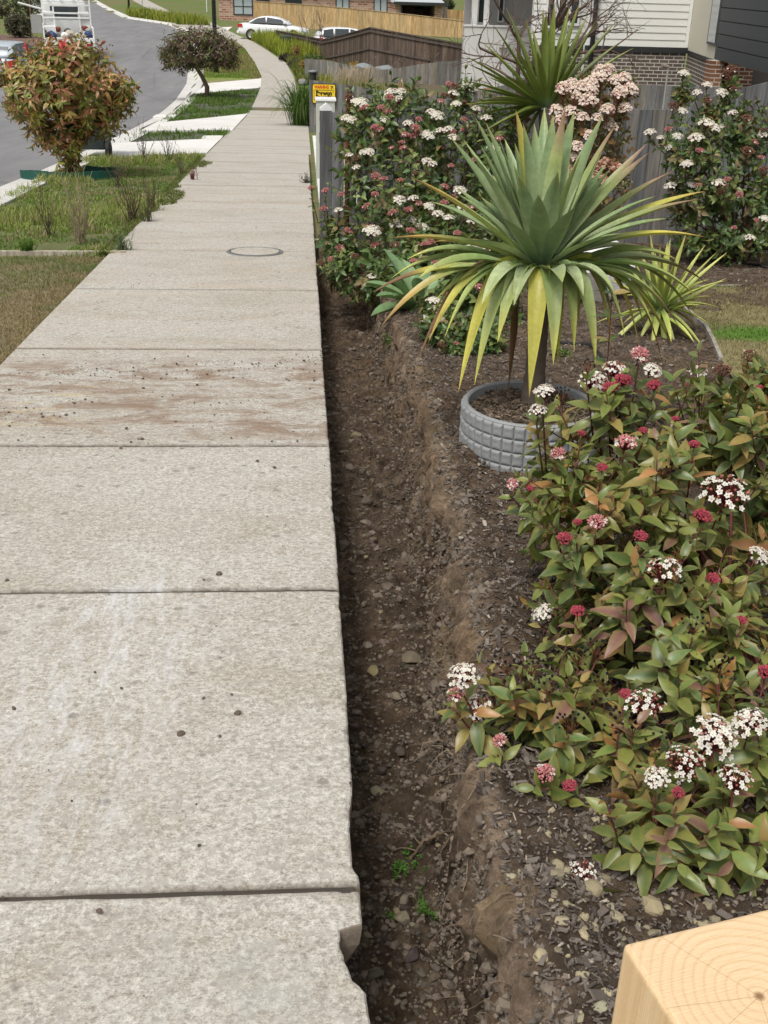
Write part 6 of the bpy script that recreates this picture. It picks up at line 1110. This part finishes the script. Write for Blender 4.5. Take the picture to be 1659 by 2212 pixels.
# ================================================================ vehicles
def loft(b,secs,col=(.5,.5,.5),closed=True):
    n=len(secs[0]); vs=[p for s in secs for p in s]; f=[(i*n+k,i*n+(k+1)%n,(i+1)*n+(k+1)%n,(i+1)*n+k) for i in range(len(secs)-1) for k in range(n)]; f+=[tuple(range(n-1,-1,-1)),tuple(range((len(secs)-1)*n,len(secs)*n))]; b.add(vs,f,col)
PAINT={}
def paint(name,col):
    k=NT(name); k.fin(col,.28,None,.5); k.b.inputs['Coat Weight'].default_value=.5; k.b.inputs['Coat Roughness'].default_value=.1; return k.m
def car(name,label,loc,rz,mat,kind='sedan',cat='car'):
    L=4.6 if kind=='sedan' else 4.25; W=.88; rt=empty(name,(0,0,0),label,cat)
    # x forward; stations: x, z bottom, z shoulder, half width
    st=[(-L/2,.42,.86,.62),(-L/2+.10,.30,.97,.78),(-L/2+.5,.24,1.0,.86),(-L/2+1.1,.22,.98,.88),(-.3,.2,.95,.88),(.5,.2,.94,.88),(1.0,.22,.93,.87),(L/2-.7,.25,.84,.85),(L/2-.2,.3,.70,.76),(L/2,.38,.56,.60)]
    if kind!='sedan': st[0]=(-L/2,.42,.95,.66); st[1]=(-L/2+.08,.3,1.0,.8)
    secs=[]
    for x,z0,z1,w_ in st: secs.append([(x,-w_*.9,z0),(x,-w_,z0+.12),(x,-w_*1.0,(z0+z1)/2),(x,-w_*.95,z1-.08),(x,-w_*.84,z1),(x,w_*.84,z1),(x,w_*.95,z1-.08),(x,w_,(z0+z1)/2),(x,w_,z0+.12),(x,w_*.9,z0)])
    b=MB(); loft(b,secs); o=b.build('body',mat,rt,loc='local',smooth=True); m=o.modifiers.new('s','SUBSURF'); m.levels=m.render_levels=1
    if kind=='sedan': cab=[(-1.75,.96,.97,.72),(-1.1,.95,1.32,.66),(-.7,.95,1.42,.62),(.1,.93,1.43,.62),(.55,.93,1.30,.66),(1.25,.90,.93,.74)]
    else: cab=[(-2.05,.98,1.02,.74),(-1.75,.96,1.38,.66),(-1.3,.95,1.46,.63),(-.1,.93,1.46,.63),(.4,.93,1.33,.66),(1.15,.88,.90,.74)]
    secs=[]
    for x,z0,z1,wt in cab: secs.append([(x,-.80,z0-.03),(x,-(.80+wt)/2-.03,(z0+z1)/2),(x,-wt,z1-.03),(x,-wt*.8,z1),(x,wt*.8,z1),(x,wt,z1-.03),(x,(.80+wt)/2+.03,(z0+z1)/2),(x,.80,z0-.03)])
    b=MB(); loft(b,secs); o=b.build('cabin',mat,rt,loc='local',smooth=True); m=o.modifiers.new('s','SUBSURF'); m.levels=m.render_levels=1
    def ww(x):
        zs=[c[2] for c in cab]; xx=[c[0] for c in cab]; return np.interp(x,xx,zs)
    for s in (-1,1):
        for (a,c) in (((-1.35,-.45),(-.38,.85)) if kind=='sedan' else ((-1.75,-1.2),(-1.12,-.35),(-.28,.75))):
            ta,tc=ww(a)-.07,ww(c)-.07; pts=[(a,1.0),(c,.99),(c-.05*(c>0),max(1.03,tc)),(a+.02,max(1.03,ta))]
            if c>.5: pts=[(a,1.0),(c+.1,.98),(c-.3,ww(c-.3)-.07),(a+.02,ww(a)-.07)]
            if kind=='sedan' and a<-1.2: pts=[(a-.1,1.02),(c,1.0),(c,ww(c)-.07),(a+.35,ww(a+.35)-.07)]
            def yy(z): return s*(.815-(z-.95)*.36)
            b=MB(); vs=[(x,yy(z)+s*.012,z) for x,z in pts]+[(x,yy(z)-s*.03,z) for x,z in pts]; b.add(vs,[(0,1,2,3),(7,6,5,4),(0,4,5,1),(1,5,6,2),(2,6,7,3),(3,7,4,0)]); b.build('side_window',M['glass'],rt,loc='local')
        b=MB(); b.box(.72,.92,s*.86-.09*(s<0)-.0,s*.86+.09*(s>0)+.0,.98,1.12); bevel(b.build('side_mirror',mat,rt,loc='local'),.03)
        b=MB(); x0=-L/2; b.hexa([(x0+.0,s*.56,.72),(x0+.03,s*.72,.72),(x0+.34,s*.875,.76),(x0+.30,s*.70,.76)],[(x0-.0,s*.56,.90),(x0+.05,s*.73,.92),(x0+.36,s*.865,.94),(x0+.30,s*.70,.94)]); b.build('tail_light',TL,rt,loc='local')
        b=MB(); x0=L/2; b.hexa([(x0-.42,s*.62,.60),(x0-.42,s*.82,.60),(x0-.1,s*.74,.55),(x0-.08,s*.56,.55)],[(x0-.5,s*.62,.76),(x0-.5,s*.82,.76),(x0-.16,s*.72,.68),(x0-.12,s*.56,.68)]); b.build('headlight',m_head,rt,loc='local')
        for xw in (-L/2+.9,L/2-.95):
            b=MB(); b.lathe([(.20,-.1),(.31,-.11),(.33,-.07),(.33,.07),(.31,.11),(.20,.1)],22,(xw,s*.80,.33),axis='y'); w=b.build('wheel',M['rubber'],rt,loc='local',smooth=True)
            b=MB(); b.lathe([(.02,.0),(.19,.0),(.215,.03)] if s>0 else [(.02,0),(.19,0),(.215,-.03)],16,(xw,s*.885,.33),axis='y'); rm=b.build('rim',m_rim,rt,loc='local',smooth=True); rm.parent=w
    b=MB(); xr=cab[0][0]; x1_,z1_=(cab[0][0]+.12,1.03),(cab[1][0]-.02,cab[1][2]-.05); b.hexa([(x1_[0]-.03,-.60,1.03),(x1_[0]-.03,.60,1.03),(x1_[0]+.02,.6,1.03),(x1_[0]+.02,-.6,1.03)],[(z1_[0]-.03,-.54,z1_[1]),(z1_[0]-.03,.54,z1_[1]),(z1_[0]+.02,.54,z1_[1]),(z1_[0]+.02,-.54,z1_[1])]); b.build('rear_window',M['glass'],rt,loc='local')
    b=MB(); b.box(-L/2-.03,-L/2+.1,-.75,.75,.36,.52); bevel(b.build('rear_bumper',M['dark_metal'] if kind=='hatch' else mat,rt,loc='local'),.03)
    b=MB(); b.box(-L/2-.035,-L/2+.02,-.2,.2,.62,.72); b.build('number_plate',M['white_paint'],rt,loc='local')
    rt.location=loc; rt.rotation_euler=(0,0,rz); return rt
TL=m_plain('tail_lens',(.45,.02,.02),.2,.5); m_head=m_plain('head_lens',(.6,.62,.64),.15,.6); m_rim=m_plain('alloy',(.45,.45,.46),.35,.5,metal=.6)
WH=paint('white_car_paint',(.78,.79,.80)); SV=paint('silver_blue_paint',(.42,.47,.52))
p=PY(592,64,79.); car('parked_car','white sedan parked in front of the pale new fence, left of the other white car',(p.x,79,T(79)),R_(-6),WH,'sedan')
p=PY(762,82,66.); car('parked_car','white hatchback behind the dark stained fence, only its rear and roof showing',(p.x,66,T(66)-.12),R_(8),WH,'hatch')
p=G(-6,184); car('parked_car','silver blue hatchback cut off by the left edge of the photo, behind the bronze tree',(p.x,p.y+2.1,T(p.y+2.1)-.1),R_(86),SV,'hatch')
# service truck with open tray
TY=56.; tx=PY(148,60,TY).x; rt=empty('tray_truck',(tx,TY,T(TY)-.1),'white tray truck with tool racks, seen from behind above the bronze tree','truck',rz=R_(12))
def tb_(name,x0,x1,y0,y1,z0,z1,mat=M['white_paint'],parent=None,bv=.015):
    b=MB(); b.box(x0,x1,y0,y1,z0,z1); o=b.build(name,mat,rt,loc='local'); 
    if bv: bevel(o,bv)
    if parent: o.parent=parent
    return o
GM=m_plain('truck_grey',(.30,.30,.29),.6,.3); Wd=1.13
tb_('tray_floor',-Wd,Wd,0,4.3,.88,.98,GM); tb_('side_board',-Wd,-Wd+.06,0,4.3,.985,1.45); tb_('side_board',Wd-.06,Wd,0,4.3,.985,1.45); tb_('tailgate',-Wd,Wd,-.07,-.005,.62,1.02)
tb_('chassis',-.45,.45,-.0,6.5,.5,.878,M['dark_metal']); tb_('cab',-1.05,1.05,4.6,6.5,.7,2.45,M['white_paint'],None,.12); tb_('rear_cab_window',-.7,.7,4.57,4.598,1.65,2.2,M['glass'])
tb_('tool_box',-Wd+.065,-Wd+.55,2.0,4.2,.99,2.0,M['white_paint']); tb_('tool_box',Wd-.55,Wd-.065,2.0,4.2,.99,2.0,M['white_paint']); tb_('tool_box',-Wd+.065,-.55,1.0,1.9,.99,1.45,M['white_paint'])
for x in (-Wd+.02,Wd-.09,-.62,.55): tb_('rack_post',x,x+.07,1.9,1.97,1.46 if abs(x)>1 else .985,2.65,M['white_paint'],None,.004)
for z in (1.75,1.95,2.3,2.6): tb_('rack_bar',-Wd+.1,Wd-.1,1.88,1.95,z,z+.07,M['white_paint'],None,.004)
for x in (-.9,-.3,.3,.85): tb_('ladder_rail',x,x+.08,2.2,5.8,2.72,2.8,M['white_paint'],None,.004)
for y in (2.4,3.1,3.8,4.5): tb_('rack_cross_bar',-Wd,Wd,y,y+.08,2.66,2.715,M['white_paint'],None,.004)
bl_=m_plain('blue_tarp',(.03,.06,.16),.6); bg_=m_plain('beige_rags',(.42,.38,.31),.9); rd_=m_plain('red_cans',(.22,.05,.03),.5)
for i,(x,y,z,s,mt) in enumerate([(-.75,.55,1.1,.26,bl_),(-.95,.3,1.1,.18,M['dark_metal']),(.85,.5,1.13,.25,bl_),(.95,.95,1.3,.2,GM),(.1,.7,1.1,.28,bg_),(.35,.4,1.05,.25,bg_),(-.2,.5,1.1,.2,M['white_paint']),(.55,.25,1.05,.2,bg_),(-.45,1.4,1.3,.16,rd_),(.8,1.5,1.35,.2,rd_),(.0,1.3,1.2,.22,M['dark_metal'])]):
    o=lump('load_item',Vector((x,y,z)),s,(.5,.5,.5),None,None,None,.8,i+300,det=2); o.data.materials[0]=mt; o.parent=rt
for s in (-1,1):
    b=MB(); b.lathe([(.25,-.14),(.40,-.15),(.44,-.1),(.44,.1),(.40,.15),(.25,.14)],20,(s*.92,1.2,.44),axis='x'); b.build('wheel',M['rubber'],rt,loc='local',smooth=True)
    b=MB(); b.lathe([(.25,-.14),(.40,-.15),(.44,-.1),(.44,.1),(.40,.15),(.25,.14)],20,(s*.92,5.4,.44),axis='x'); b.build('wheel',M['rubber'],rt,loc='local',smooth=True)
    tb_('tail_light',s*.85-.12,s*.85+.12,-.09,-.075,.66,.78,TL,None,0)
x_=-Wd; b=MB(); b.tube([(-Wd,1.9,2.15),(-Wd-1.0,1.7,2.4)],.05,6,(.5,.5,.5)); b.build('side_arm',M['white_paint'],rt,loc='local')
tb_('open_side_panel',-Wd-.5,-Wd-.02,1.8,1.9,1.1,1.9,GM)
# ================================================================ street furniture
p=G(467,157); rt=empty('street_lamp',tuple(p),'dark green lamp post rising from the lawn behind the lollipop tree','lamp post'); b=MB(); b.tube([p+Vector((0,0,-.1)),p+Vector((0,0,1.2))],.11,12,(.02,.03,.03)); b.build('base_sleeve',M['dark_metal'],rt,smooth=True)
b=MB(); b.tube([p+Vector((0,0,1.2)),p+Vector((0,0,6.5))],[.09,.06],12,(.02,.03,.03)); b.build('pole',M['dark_metal'],rt,smooth=True); b=MB(); b.tube([p+Vector((0,0,6.4)),p+Vector((-.5,0,6.9)),p+Vector((-1.2,0,7.0))],.04,8,(.02,.03,.03)); b.build('arm',M['dark_metal'],rt); b=MB(); b.box(p.x-1.7,p.x-1.15,p.y-.12,p.y+.12,p.z+6.92,p.z+7.04); bevel(b.build('lamp_head',M['dark_metal'],rt),.03)
p=G(279,22); b=MB(); b.tube([p,p+Vector((0,0,5.5))],[.12,.07],8,(.03,.03,.03)); tag(b.build('street_pole',M['dark_metal'],loc=tuple(p),smooth=True),'dark pole on the far green berm at the top of the photo','pole')
p=G(308,22); b=MB(); b.tube([p,p+Vector((0,0,3.0))],.045,6,(.4,.4,.4)); tag(b.build('sign_pole',m_plain('galvanised',(.35,.36,.36),.5,.4),loc=tuple(p)),'thin pale galvanised pole beside the far dark pole','pole')
p=G(447,26); b=MB(); b.tube([p,p+Vector((0,0,1.4))],.05,6,(.4,.4,.4)); tag(b.build('marker_post',M['white_paint'],loc=tuple(p)),'short white marker post on the dry far lawn','post')
for (x,y0,lab) in ((1,100,'slim wooden tree stake at the left edge above the silver car'),(72,92,'slim tree stake beside the dense round shrub')):
    p=G(x,y0); b=MB(); b.tube([p,p+Vector((.02,0,3.4))],.035,5,(.2,.13,.10)); tag(b.build('tree_stake',M['twig'],loc=tuple(p)),lab,'stake')
# bin behind the bronze tree
p=G(200,338); rt=empty('wheelie_bin',tuple(p),'dark green wheelie bin half hidden behind the bronze tree','bin'); BN=m_plain('bin_plastic',(.025,.035,.035),.5,.35); x,y,z=p
b=MB(); b.hexa([(x-.22,y-.2,z+.12),(x+.22,y-.2,z+.12),(x+.22,y+.3,z+.12),(x-.22,y+.3,z+.12)],[(x-.28,y-.27,z+.98),(x+.28,y-.27,z+.98),(x+.28,y+.36,z+.98),(x-.28,y+.36,z+.98)]); bevel(b.build('body',BN,rt),.02); b=MB(); b.box(x-.30,x+.30,y-.3,y+.4,z+.983,z+1.04); bevel(b.build('lid',BN,rt),.02)
for s in (-1,1): b=MB(); b.lathe([(.02,-.03),(.11,-.035),(.125,-.02),(.125,.02),(.11,.035),(.02,.03)],18,(x+s*.27,y-.2,z+.125),axis='x'); b.build('wheel',M['rubber'],rt,smooth=True)
b=MB(); b.tube([(x-.2,y-.34,z+.95),(x+.2,y-.34,z+.95)],.018,6); b.build('handle',BN,rt)
# round lidded letterbox and the green one further off
p=PY(676,170,26.5); zt_=PY(676,153,26.5).z; r0=(PY(688,153,26.5).x-PY(667,153,26.5).x)/2; rt=empty('letterbox',(p.x,26.5,T(26.5)),'dark flat topped letterbox poking above the fence that carries the sign','letterbox'); b=MB(); b.lathe([(r0*.75,T(26.5)),(r0*.75,zt_-.04)],16,(p.x,26.5,0)); b.build('body',M['dark_metal'],rt,smooth=True); b=MB(); b.lathe([(0.01,zt_-.04),(r0,zt_-.03),(r0*1.02,zt_),(0.01,zt_+.02)],20,(p.x,26.5,0)); b.build('lid',m_plain('zinc',(.2,.215,.22),.5,.4),rt,smooth=True)
p=G(617,112); zt_=PY(616,77,p.y).z; rt=empty('letterbox',tuple(p),'small dark green letterbox on a white post near the far end of the stained fence','letterbox'); b=MB(); b.tube([p,(p.x,p.y,zt_-.3)],.05,8); b.build('post',M['white_paint'],rt); b=MB(); b.box(p.x-.3,p.x+.3,p.y-.2,p.y+.2,zt_-.3,zt_); bevel(b.build('box',m_plain('dark_green',(.03,.05,.04),.5),rt),.04)
# manhole cover let into the path
p=G(551,544,.003); rx=(G(612,544).x-G(490,544).x)/2; rt=empty('manhole_cover',tuple(p),'round concrete manhole cover with a dark steel rim let into the path','manhole cover'); 
def flatdisc(b,r0_,r1_,dz,seg=48):
    vs=[]
    for r in (r0_,r1_):
        for k in range(seg): a=2*math.pi*k/seg; X_,Y_=p.x+r*math.cos(a),p.y+r*math.sin(a); vs.append((X_,Y_,T(Y_)+dz))
    return vs,[(k,(k+1)%seg,(k+1)%seg+seg,k+seg) for k in range(seg)]
b=MB(); v_,f_=flatdisc(b,rx*.90,rx,.008); b.add(v_,f_[:] ); v_,f_=flatdisc(b,rx,rx+.004,.008); b.add([(x,y,z-(.006 if i>=48 else 0)) for i,(x,y,z) in enumerate(v_)],f_); b.build('steel_rim',m_plain('dull_steel',(.16,.165,.16),.6,.4),rt)
b=MB(); vs=[(p.x,p.y,T(p.y)+.009)]+[(p.x+rx*.86*math.cos(2*math.pi*k/48),p.y+rx*.86*math.sin(2*math.pi*k/48),T(p.y+rx*.86*math.sin(2*math.pi*k/48))+.009) for k in range(48)]; b.add(vs,[(0,k+1,(k+1)%48+1) for k in range(48)],(1,1,1)); b.build('concrete_lid',M['concrete'],rt,loc='local').location=-Vector(rt.location)
b=MB(); v_,f_=flatdisc(b,rx*.86,rx*.90,.004); b.add(v_,f_); b.build('gap_ring',M['dark_metal'],rt)
for (pp,lab) in (([(436,301),(441,296),(482,296),(478,302)],'small pale concrete cover in the near soil strip'),([(330,255),(338,250),(382,250),(376,256)],'small pale concrete cover at the road end of the second soil strip')):
    P=[G(*q_) for q_ in pp]; b=MB(); b.hexa([(v.x,v.y,v.z-.03) for v in P],[(v.x,v.y,v.z+.03) for v in P]); tag(b.build('service_cover',M['drive']),lab,'cover')
# ================================================================ far planting
def bush(px,py,wpx,hpx,label,pal,Y=None,n=160,L=.12,W=.05,group=None,cat='shrub',name='shrub',ln=.2,Z=None,droop=.2,lump=.25):
    g=G(px,py) if Y is None else Vector((PY(px,py,Y).x,Y,T(Y) if Z is None else Z)); rt=empty(name,tuple(g),label,cat,group); rx=(PY(px+wpx/2,py,g.y).x-PY(px-wpx/2,py,g.y).x)/2; rz=(PY(px,py-hpx,g.y).z-PY(px,py,g.y).z)/2*1.02; B=[((g.x,g.y,g.z+rz),(rx,rx,rz)),((g.x-rx*.3,g.y-.1,g.z+rz*.8),(rx*.7,rx*.7,rz*.8)),((g.x+rx*.3,g.y+.1,g.z+rz*.9),(rx*.7,rx*.7,rz*.9))]
    tips,A=blob_pts(B,n,lump=lump,rmin=.6); f=MB(); shoots(f,tips,A,np.full(len(tips),ln),4,L,W,pal,lod=1,droop=droop); f.build('foliage',M['leaf'],rt); s=MB(); s.tube([g+Vector((0,0,-.1)),g+Vector((.02,0,rz*1.1))],max(.03,rx*.06),6,(.09,.065,.05))
    for q_ in range(8): s.tube(bez(g,g+Vector((0,0,rz*.8)),Vector(tips[q_]),5),max(.012,rx*.02),4,(.09,.065,.05))
    s.build('stems',M['twig'],rt); return rt
PD=[(.055,.055,.03,3),(.075,.065,.04,2),(.05,.06,.025,2)]
bush(43,82,66,60,'dense round olive shrub on the far left verge beside a stake',PD,n=420,L=.2,W=.08,ln=.35)
bush(62,34,84,60,'dark spreading shrub at the top left corner behind the round one',[(.04,.055,.025,3),(.06,.07,.03,2)],n=420,L=.22,W=.08,ln=.4)
bush(5,40,50,50,'small dark shrub cut off by the top left corner',PD,n=200,L=.22,W=.08,ln=.35)
SG_='shrubs edging the far garden'
bush(617,133,34,22,'dark purple black shrub at the far path edge, right of the yellow weeds',[(.03,.022,.022,3),(.05,.04,.03,1)],group=SG_,n=120)
bush(640,128,22,34,'orange brown wispy shrub behind the purple black one',[(.28,.17,.06,3),(.2,.14,.05,1)],group=SG_,n=90,W=.03)
bush(635,146,30,22,'low dark shrub below the orange brown one at the path edge',[(.05,.045,.03,3),(.07,.07,.04,1)],group=SG_,n=110)
bush(655,158,20,28,'orange tuft at the path edge by the end of the wavy fence',[(.30,.18,.05,3),(.2,.15,.05,1)],group=SG_,n=90,W=.03)
bush(676,128,46,28,'green leafy shrub in front of the stained fence near its low point',[(.09,.14,.04,3),(.14,.18,.05,1)],group=SG_,n=200,Y=56)
bush(740,133,50,18,'grey green low shrub between the two gold tufts',[(.12,.14,.08,2),(.10,.10,.07,1)],group=SG_,n=130,Y=53)
GT='gold round tufts in the rock garden'
for (x,y,w_,h_,l) in ((710,138,17,17,'left gold grass tuft'),(763,140,24,26,'tallest and middle gold grass tuft'),(812,154,15,12,'small gold grass tuft right of the tall one'),(838,150,16,14,'dull orange grass tuft, rightmost in the rock garden')): bush(x,y,w_,h_,l+' in the rock garden' if 'garden' not in l else l,[(.45,.30,.04,3),(.35,.27,.05,1)],Y=51,n=110,L=.16,W=.025,group=GT,cat='grass tuft',name='grass_tuft',ln=.15,droop=0)
for i,(x,y,s,c,l) in enumerate(((728,141,.5,(.40,.31,.26),'pinkish boulder between the left gold tufts'),(786,146,.55,(.22,.24,.25),'blue grey boulder right of the tallest gold tuft'),(830,146,.55,(.24,.26,.27),'grey boulder beside the small gold tuft'),(654,166,.24,(.2,.2,.2),'grey boulder at the path edge near the wavy fence end'),(795,150,.4,(.26,.27,.27),'smaller grey boulder left of the small gold tuft'))):
    q_=PY(x,y,50 if x>660 else 44); lump('boulder',Vector((q_.x,q_.y,T(q_.y)+s*.3)),s,c,l,'boulder','boulders in the rock garden',.6,i+500)
# strappy tuft beside the path, yellow green grasses
def tuft(px,py,Y,n,h,spread,col,label,name='grass_clump',wd=.018,arch=.6,cat='grass clump',Z=None):
    g=Vector((PY(px,py,Y).x,Y,T(Y) if Z is None else Z)); rt=empty(name,tuple(g),label,cat); b=MB()
    for _ in range(n):
        a=random.uniform(0,6.28); hh=h*random.uniform(.6,1.1); d=Vector((math.cos(a),math.sin(a),0)); r_=spread*random.uniform(.2,1.); k=random.uniform(.7,1.3); c=[tuple(q*k for q in cc) for cc in col]
        b0=g+d*r_*.3+Vector((random.uniform(-.1,.1),random.uniform(-.1,.1),-.03)); sword(b,b0,b0+Vector((0,0,hh*1.1))+d*r_*.3,b0+d*r_+Vector((0,0,hh*(1-arch*random.random()))),wd,c,[0,.6,1],5)
    b.build('blades',M['grass'],rt); return rt
random.seed(3)
tuft(652,228,26.,320,1.05,.75,[(.05,.10,.02),(.07,.14,.03),(.13,.17,.05)],'dark green strappy clump overhanging the right edge of the path',arch=.9)
for (x,Y,h_) in ((700,25.6,1.3),(740,26,1.25),(780,26.2,1.2),(820,26.,1.1),(860,25.8,1.0),(895,25.5,.95)): pass
r_=empty('grass_clump',(.9,26,T(26)),'long row of yellow green grasses behind the fence with the sign','grass clump'); b=MB()
for _ in range(750):
    u=random.random(); px=690+u*215; yb=176+u*30; Y=25.3+random.random()*1.6; top=PY(px,yb-random.uniform(4,30)*(1-.6*abs(u-.35)),Y); g=Vector((top.x+random.uniform(-.2,.2),Y,T(Y))); k=random.uniform(.7,1.25); sword(b,g,g.lerp(top,.6)+Vector((0,0,.15)),top,.022,[(.08*k,.13*k,.03*k),(.22*k,.27*k,.05*k),(.36*k,.34*k,.09*k)],[0,.6,1],4)
b.build('blades',M['grass'],r_)
b=MB()
for _ in range(200):
    px=random.gauss(765,26); Y=25.6+random.random(); top=PY(px,random.uniform(141,172),Y); g=Vector((top.x+random.uniform(-.3,.3),Y,T(Y)+.4)); b.tube([g,(g.lerp(top,.6)+Vector((0,0,.1))),top],[.004,.003,.008],3,(.36,.29,.2),cap=False)
b.build('seed_stems',M['twig'],r_)
n=5000; t=rng.random(n); k_=rng.random(n); px=525+t*95; y=60+18*(1-t)+rng.random(n)*3; xr=np.interp(y,[p[1] for p in P_],[p[0] for p in P_]); x=xr+.15+rng.random(n)*3.2*(1-.3*t); blades('verge_weeds',x,y,Tn(y)-.02,rng.uniform(.3,.95,n),rng.uniform(.03,.06,n),gcol(n,(.12,.20,.03),(.36,.36,.05)),'tall yellow green flowering weeds between the far path and the cars','weeds',lean=.25)
n=2500; y=44+14*rng.random(n); xr=np.interp(y,[p[1] for p in P_],[p[0] for p in P_]); x=xr+.1+rng.random(n)*1.2; blades('path_weeds',x,y,Tn(y)-.02,rng.uniform(.15,.5,n),rng.uniform(.02,.05,n),gcol(n,(.08,.13,.03),(.22,.22,.06)),'green weeds along the right edge of the curving path','weeds',lean=.4)
n=2500; y=98+20*rng.random(n); x=np.interp(y,[90,101,113,140],[-8.6,-10.6,-15.8,-21.8])+rng.random(n)*2.6; blades('berm_weeds',x,y,Tn(y)-.02,rng.uniform(.3,1.,n),rng.uniform(.06,.12,n),gcol(n,(.12,.19,.03),(.33,.33,.06)),'tall yellow green weeds on the far berm by the kerb','weeds',lean=.3)
# bare saplings in the rock garden
BS='leafless saplings in front of the stained fence'
for i,(x,Y,h_,l) in enumerate(((690,60,3.0,'tall thin leafless sapling at the low point of the stained fence'),(662,63,2.6,'thin leafless sapling left of the tall one'),(868,50,1.5,'low leafless branching sapling in the middle of the rock garden'),(925,49,1.7,'leafless branching sapling near the white house wall'),(790,50,1.2,'small leafless sapling behind the tallest gold tuft'))):
    q_=PY(x,130,Y); bare(Vector((q_.x,Y,T(Y))),h_*.45,.03,l,20+i,'bare_sapling',spread=.4 if h_>2 else .8,depth=3,kids=2,col=(.2,.15,.12),group=BS)
bush(962,18,40,26,'rounded dark conifer behind the far grey fence right of the garage',[(.04,.06,.03,3),(.09,.10,.04,1)],Y=121,n=320,L=.3,W=.12,ln=.4,Z=PY(962,22,121).z)
# near timber post -----------------------------------------------------------
def mat_endgrain():
    k=NT('sawn_pine'); tc=k.n('TexCoord'); v=tc.outputs['Object']; sx=k.n('SeparateXYZ'); k.l(v,sx.inputs[0]); wob=k.noise(v,14,3,.6); cx=k.n('CombineXYZ'); k.l(sx.outputs[0],cx.inputs[0]); k.l(sx.outputs[1],cx.inputs[1])
    ln=k.n('VectorMath',operation='LENGTH'); k.l(cx.outputs[0],ln.inputs[0]); r=k.math('ADD',ln.outputs['Value'],k.math('MULTIPLY',wob,.010)); w=k.math('FRACT',k.math('MULTIPLY',r,190.)); w=k.math('ADD',k.math('MULTIPLY',w,.85),k.math('MULTIPLY',k.noise(v,300,2),.15)); ring=k.ramp(w,[(0,(.70,.54,.34)),(.6,(.74,.58,.38)),(.92,(.62,.45,.26)),(1.,(.70,.54,.34))]); ring=k.mix(k.ramp(k.noise(v,9,4,.6),[(.4,.0),(.7,.5)]),ring,(.66,.50,.31))
    an=k.math('ARCTAN2',sx.outputs[1],sx.outputs[0]); ca=k.n('CombineXYZ'); k.l(an,ca.inputs[0]); 
    rays=k.noise(ca.outputs[0],70,3,.8); ring=k.mix(k.ramp(rays,[(.4,.0),(.7,.12)]),ring,(.88,.78,.58))
    crk=None
    for t0 in (2.1,.35,-1.9,-2.75,3.0):
        d=k.math('ABSOLUTE',k.math('SUBTRACT',an,t0)); m=k.ramp(k.math('MULTIPLY',k.math('MULTIPLY',d,ln.outputs['Value']),1000.),[(0,.8),(.35,.0)]); crk=m if crk is None else k.math('MAXIMUM',crk,m)
    ring=k.mix(k.math('MULTIPLY',crk,.7),ring,(.32,.19,.09)); pith=k.ramp(k.math('MULTIPLY',ln.outputs['Value'],100.),[(.12,1.),(.35,.0)]); ring=k.mix(pith,ring,(.28,.17,.09))
    g=k.n('NewGeometry'); ns=k.n('SeparateXYZ'); k.l(g.outputs['Normal'],ns.inputs[0]); side=k.ramp(k.noise(k.coord(scale=(60,60,2.2)),1.2,4,.6,dist=.6),[(.35,(.66,.48,.27)),(.6,(.78,.61,.38))]); c=k.mix(k.ramp(ns.outputs[2],[(.5,.0),(.8,1.)]),side,ring)
    saw=k.noise(k.coord(scale=(30,900,1),rot=(0,0,.5)),1,3,.6); c=k.mix(.25,c,k.mix(saw,(.55,.5,.42),(1.35,1.35,1.3)),'MULTIPLY'); c=k.mix(1,c,(.98,.93,.90),'MULTIPLY'); fz=k.noise(v,500,3,.7); c=k.mix(.22,c,k.mix(fz,(.5,.45,.4),(1.4,1.4,1.4)),'MULTIPLY')
    return k.fin(c,.75,k.bump(saw,.35,.0015),.2)
half=.0475
def post_fit(Z):
    A,B_,C=PZ(1345,2037,Z),PZ(1692,1952,Z),PZ(1569,2190,Z); A,B_,C=[Vector((q.x,q.y)) for q in (A,B_,C)]; d=(B_-A).normalized(); pr=Vector((d.y,-d.x)); h_=(B_-A).length/2; return A,d,pr,h_,h_
A_,d_,pr_,h1,h2=post_fit(.8); k_=half/((h1+h2)/2); zt_=CAM[2]-(CAM[2]-.8)*k_; A_,d_,pr_,h1,h2=post_fit(zt_); pc=A_+d_*half+pr_*half
print('POST',zt_,pc,h1,h2)
rt=tag(bpy.data.objects.new('timber_post',None),'fresh sawn square timber post with growth rings, at the bottom right corner','post'); rt.location=(pc.x,pc.y,T(pc.y)); rt.rotation_euler=(0,0,math.atan2(d_.y,d_.x)); linkobj(rt)
b=MB(); b.box(-half,half,-half,half,T(pc.y)-.3-zt_,0.); o=b.build('post_shaft',mat_endgrain(),rt,loc='local'); o.location=(0,0,zt_-T(pc.y)); bevel(o,.0028,3)
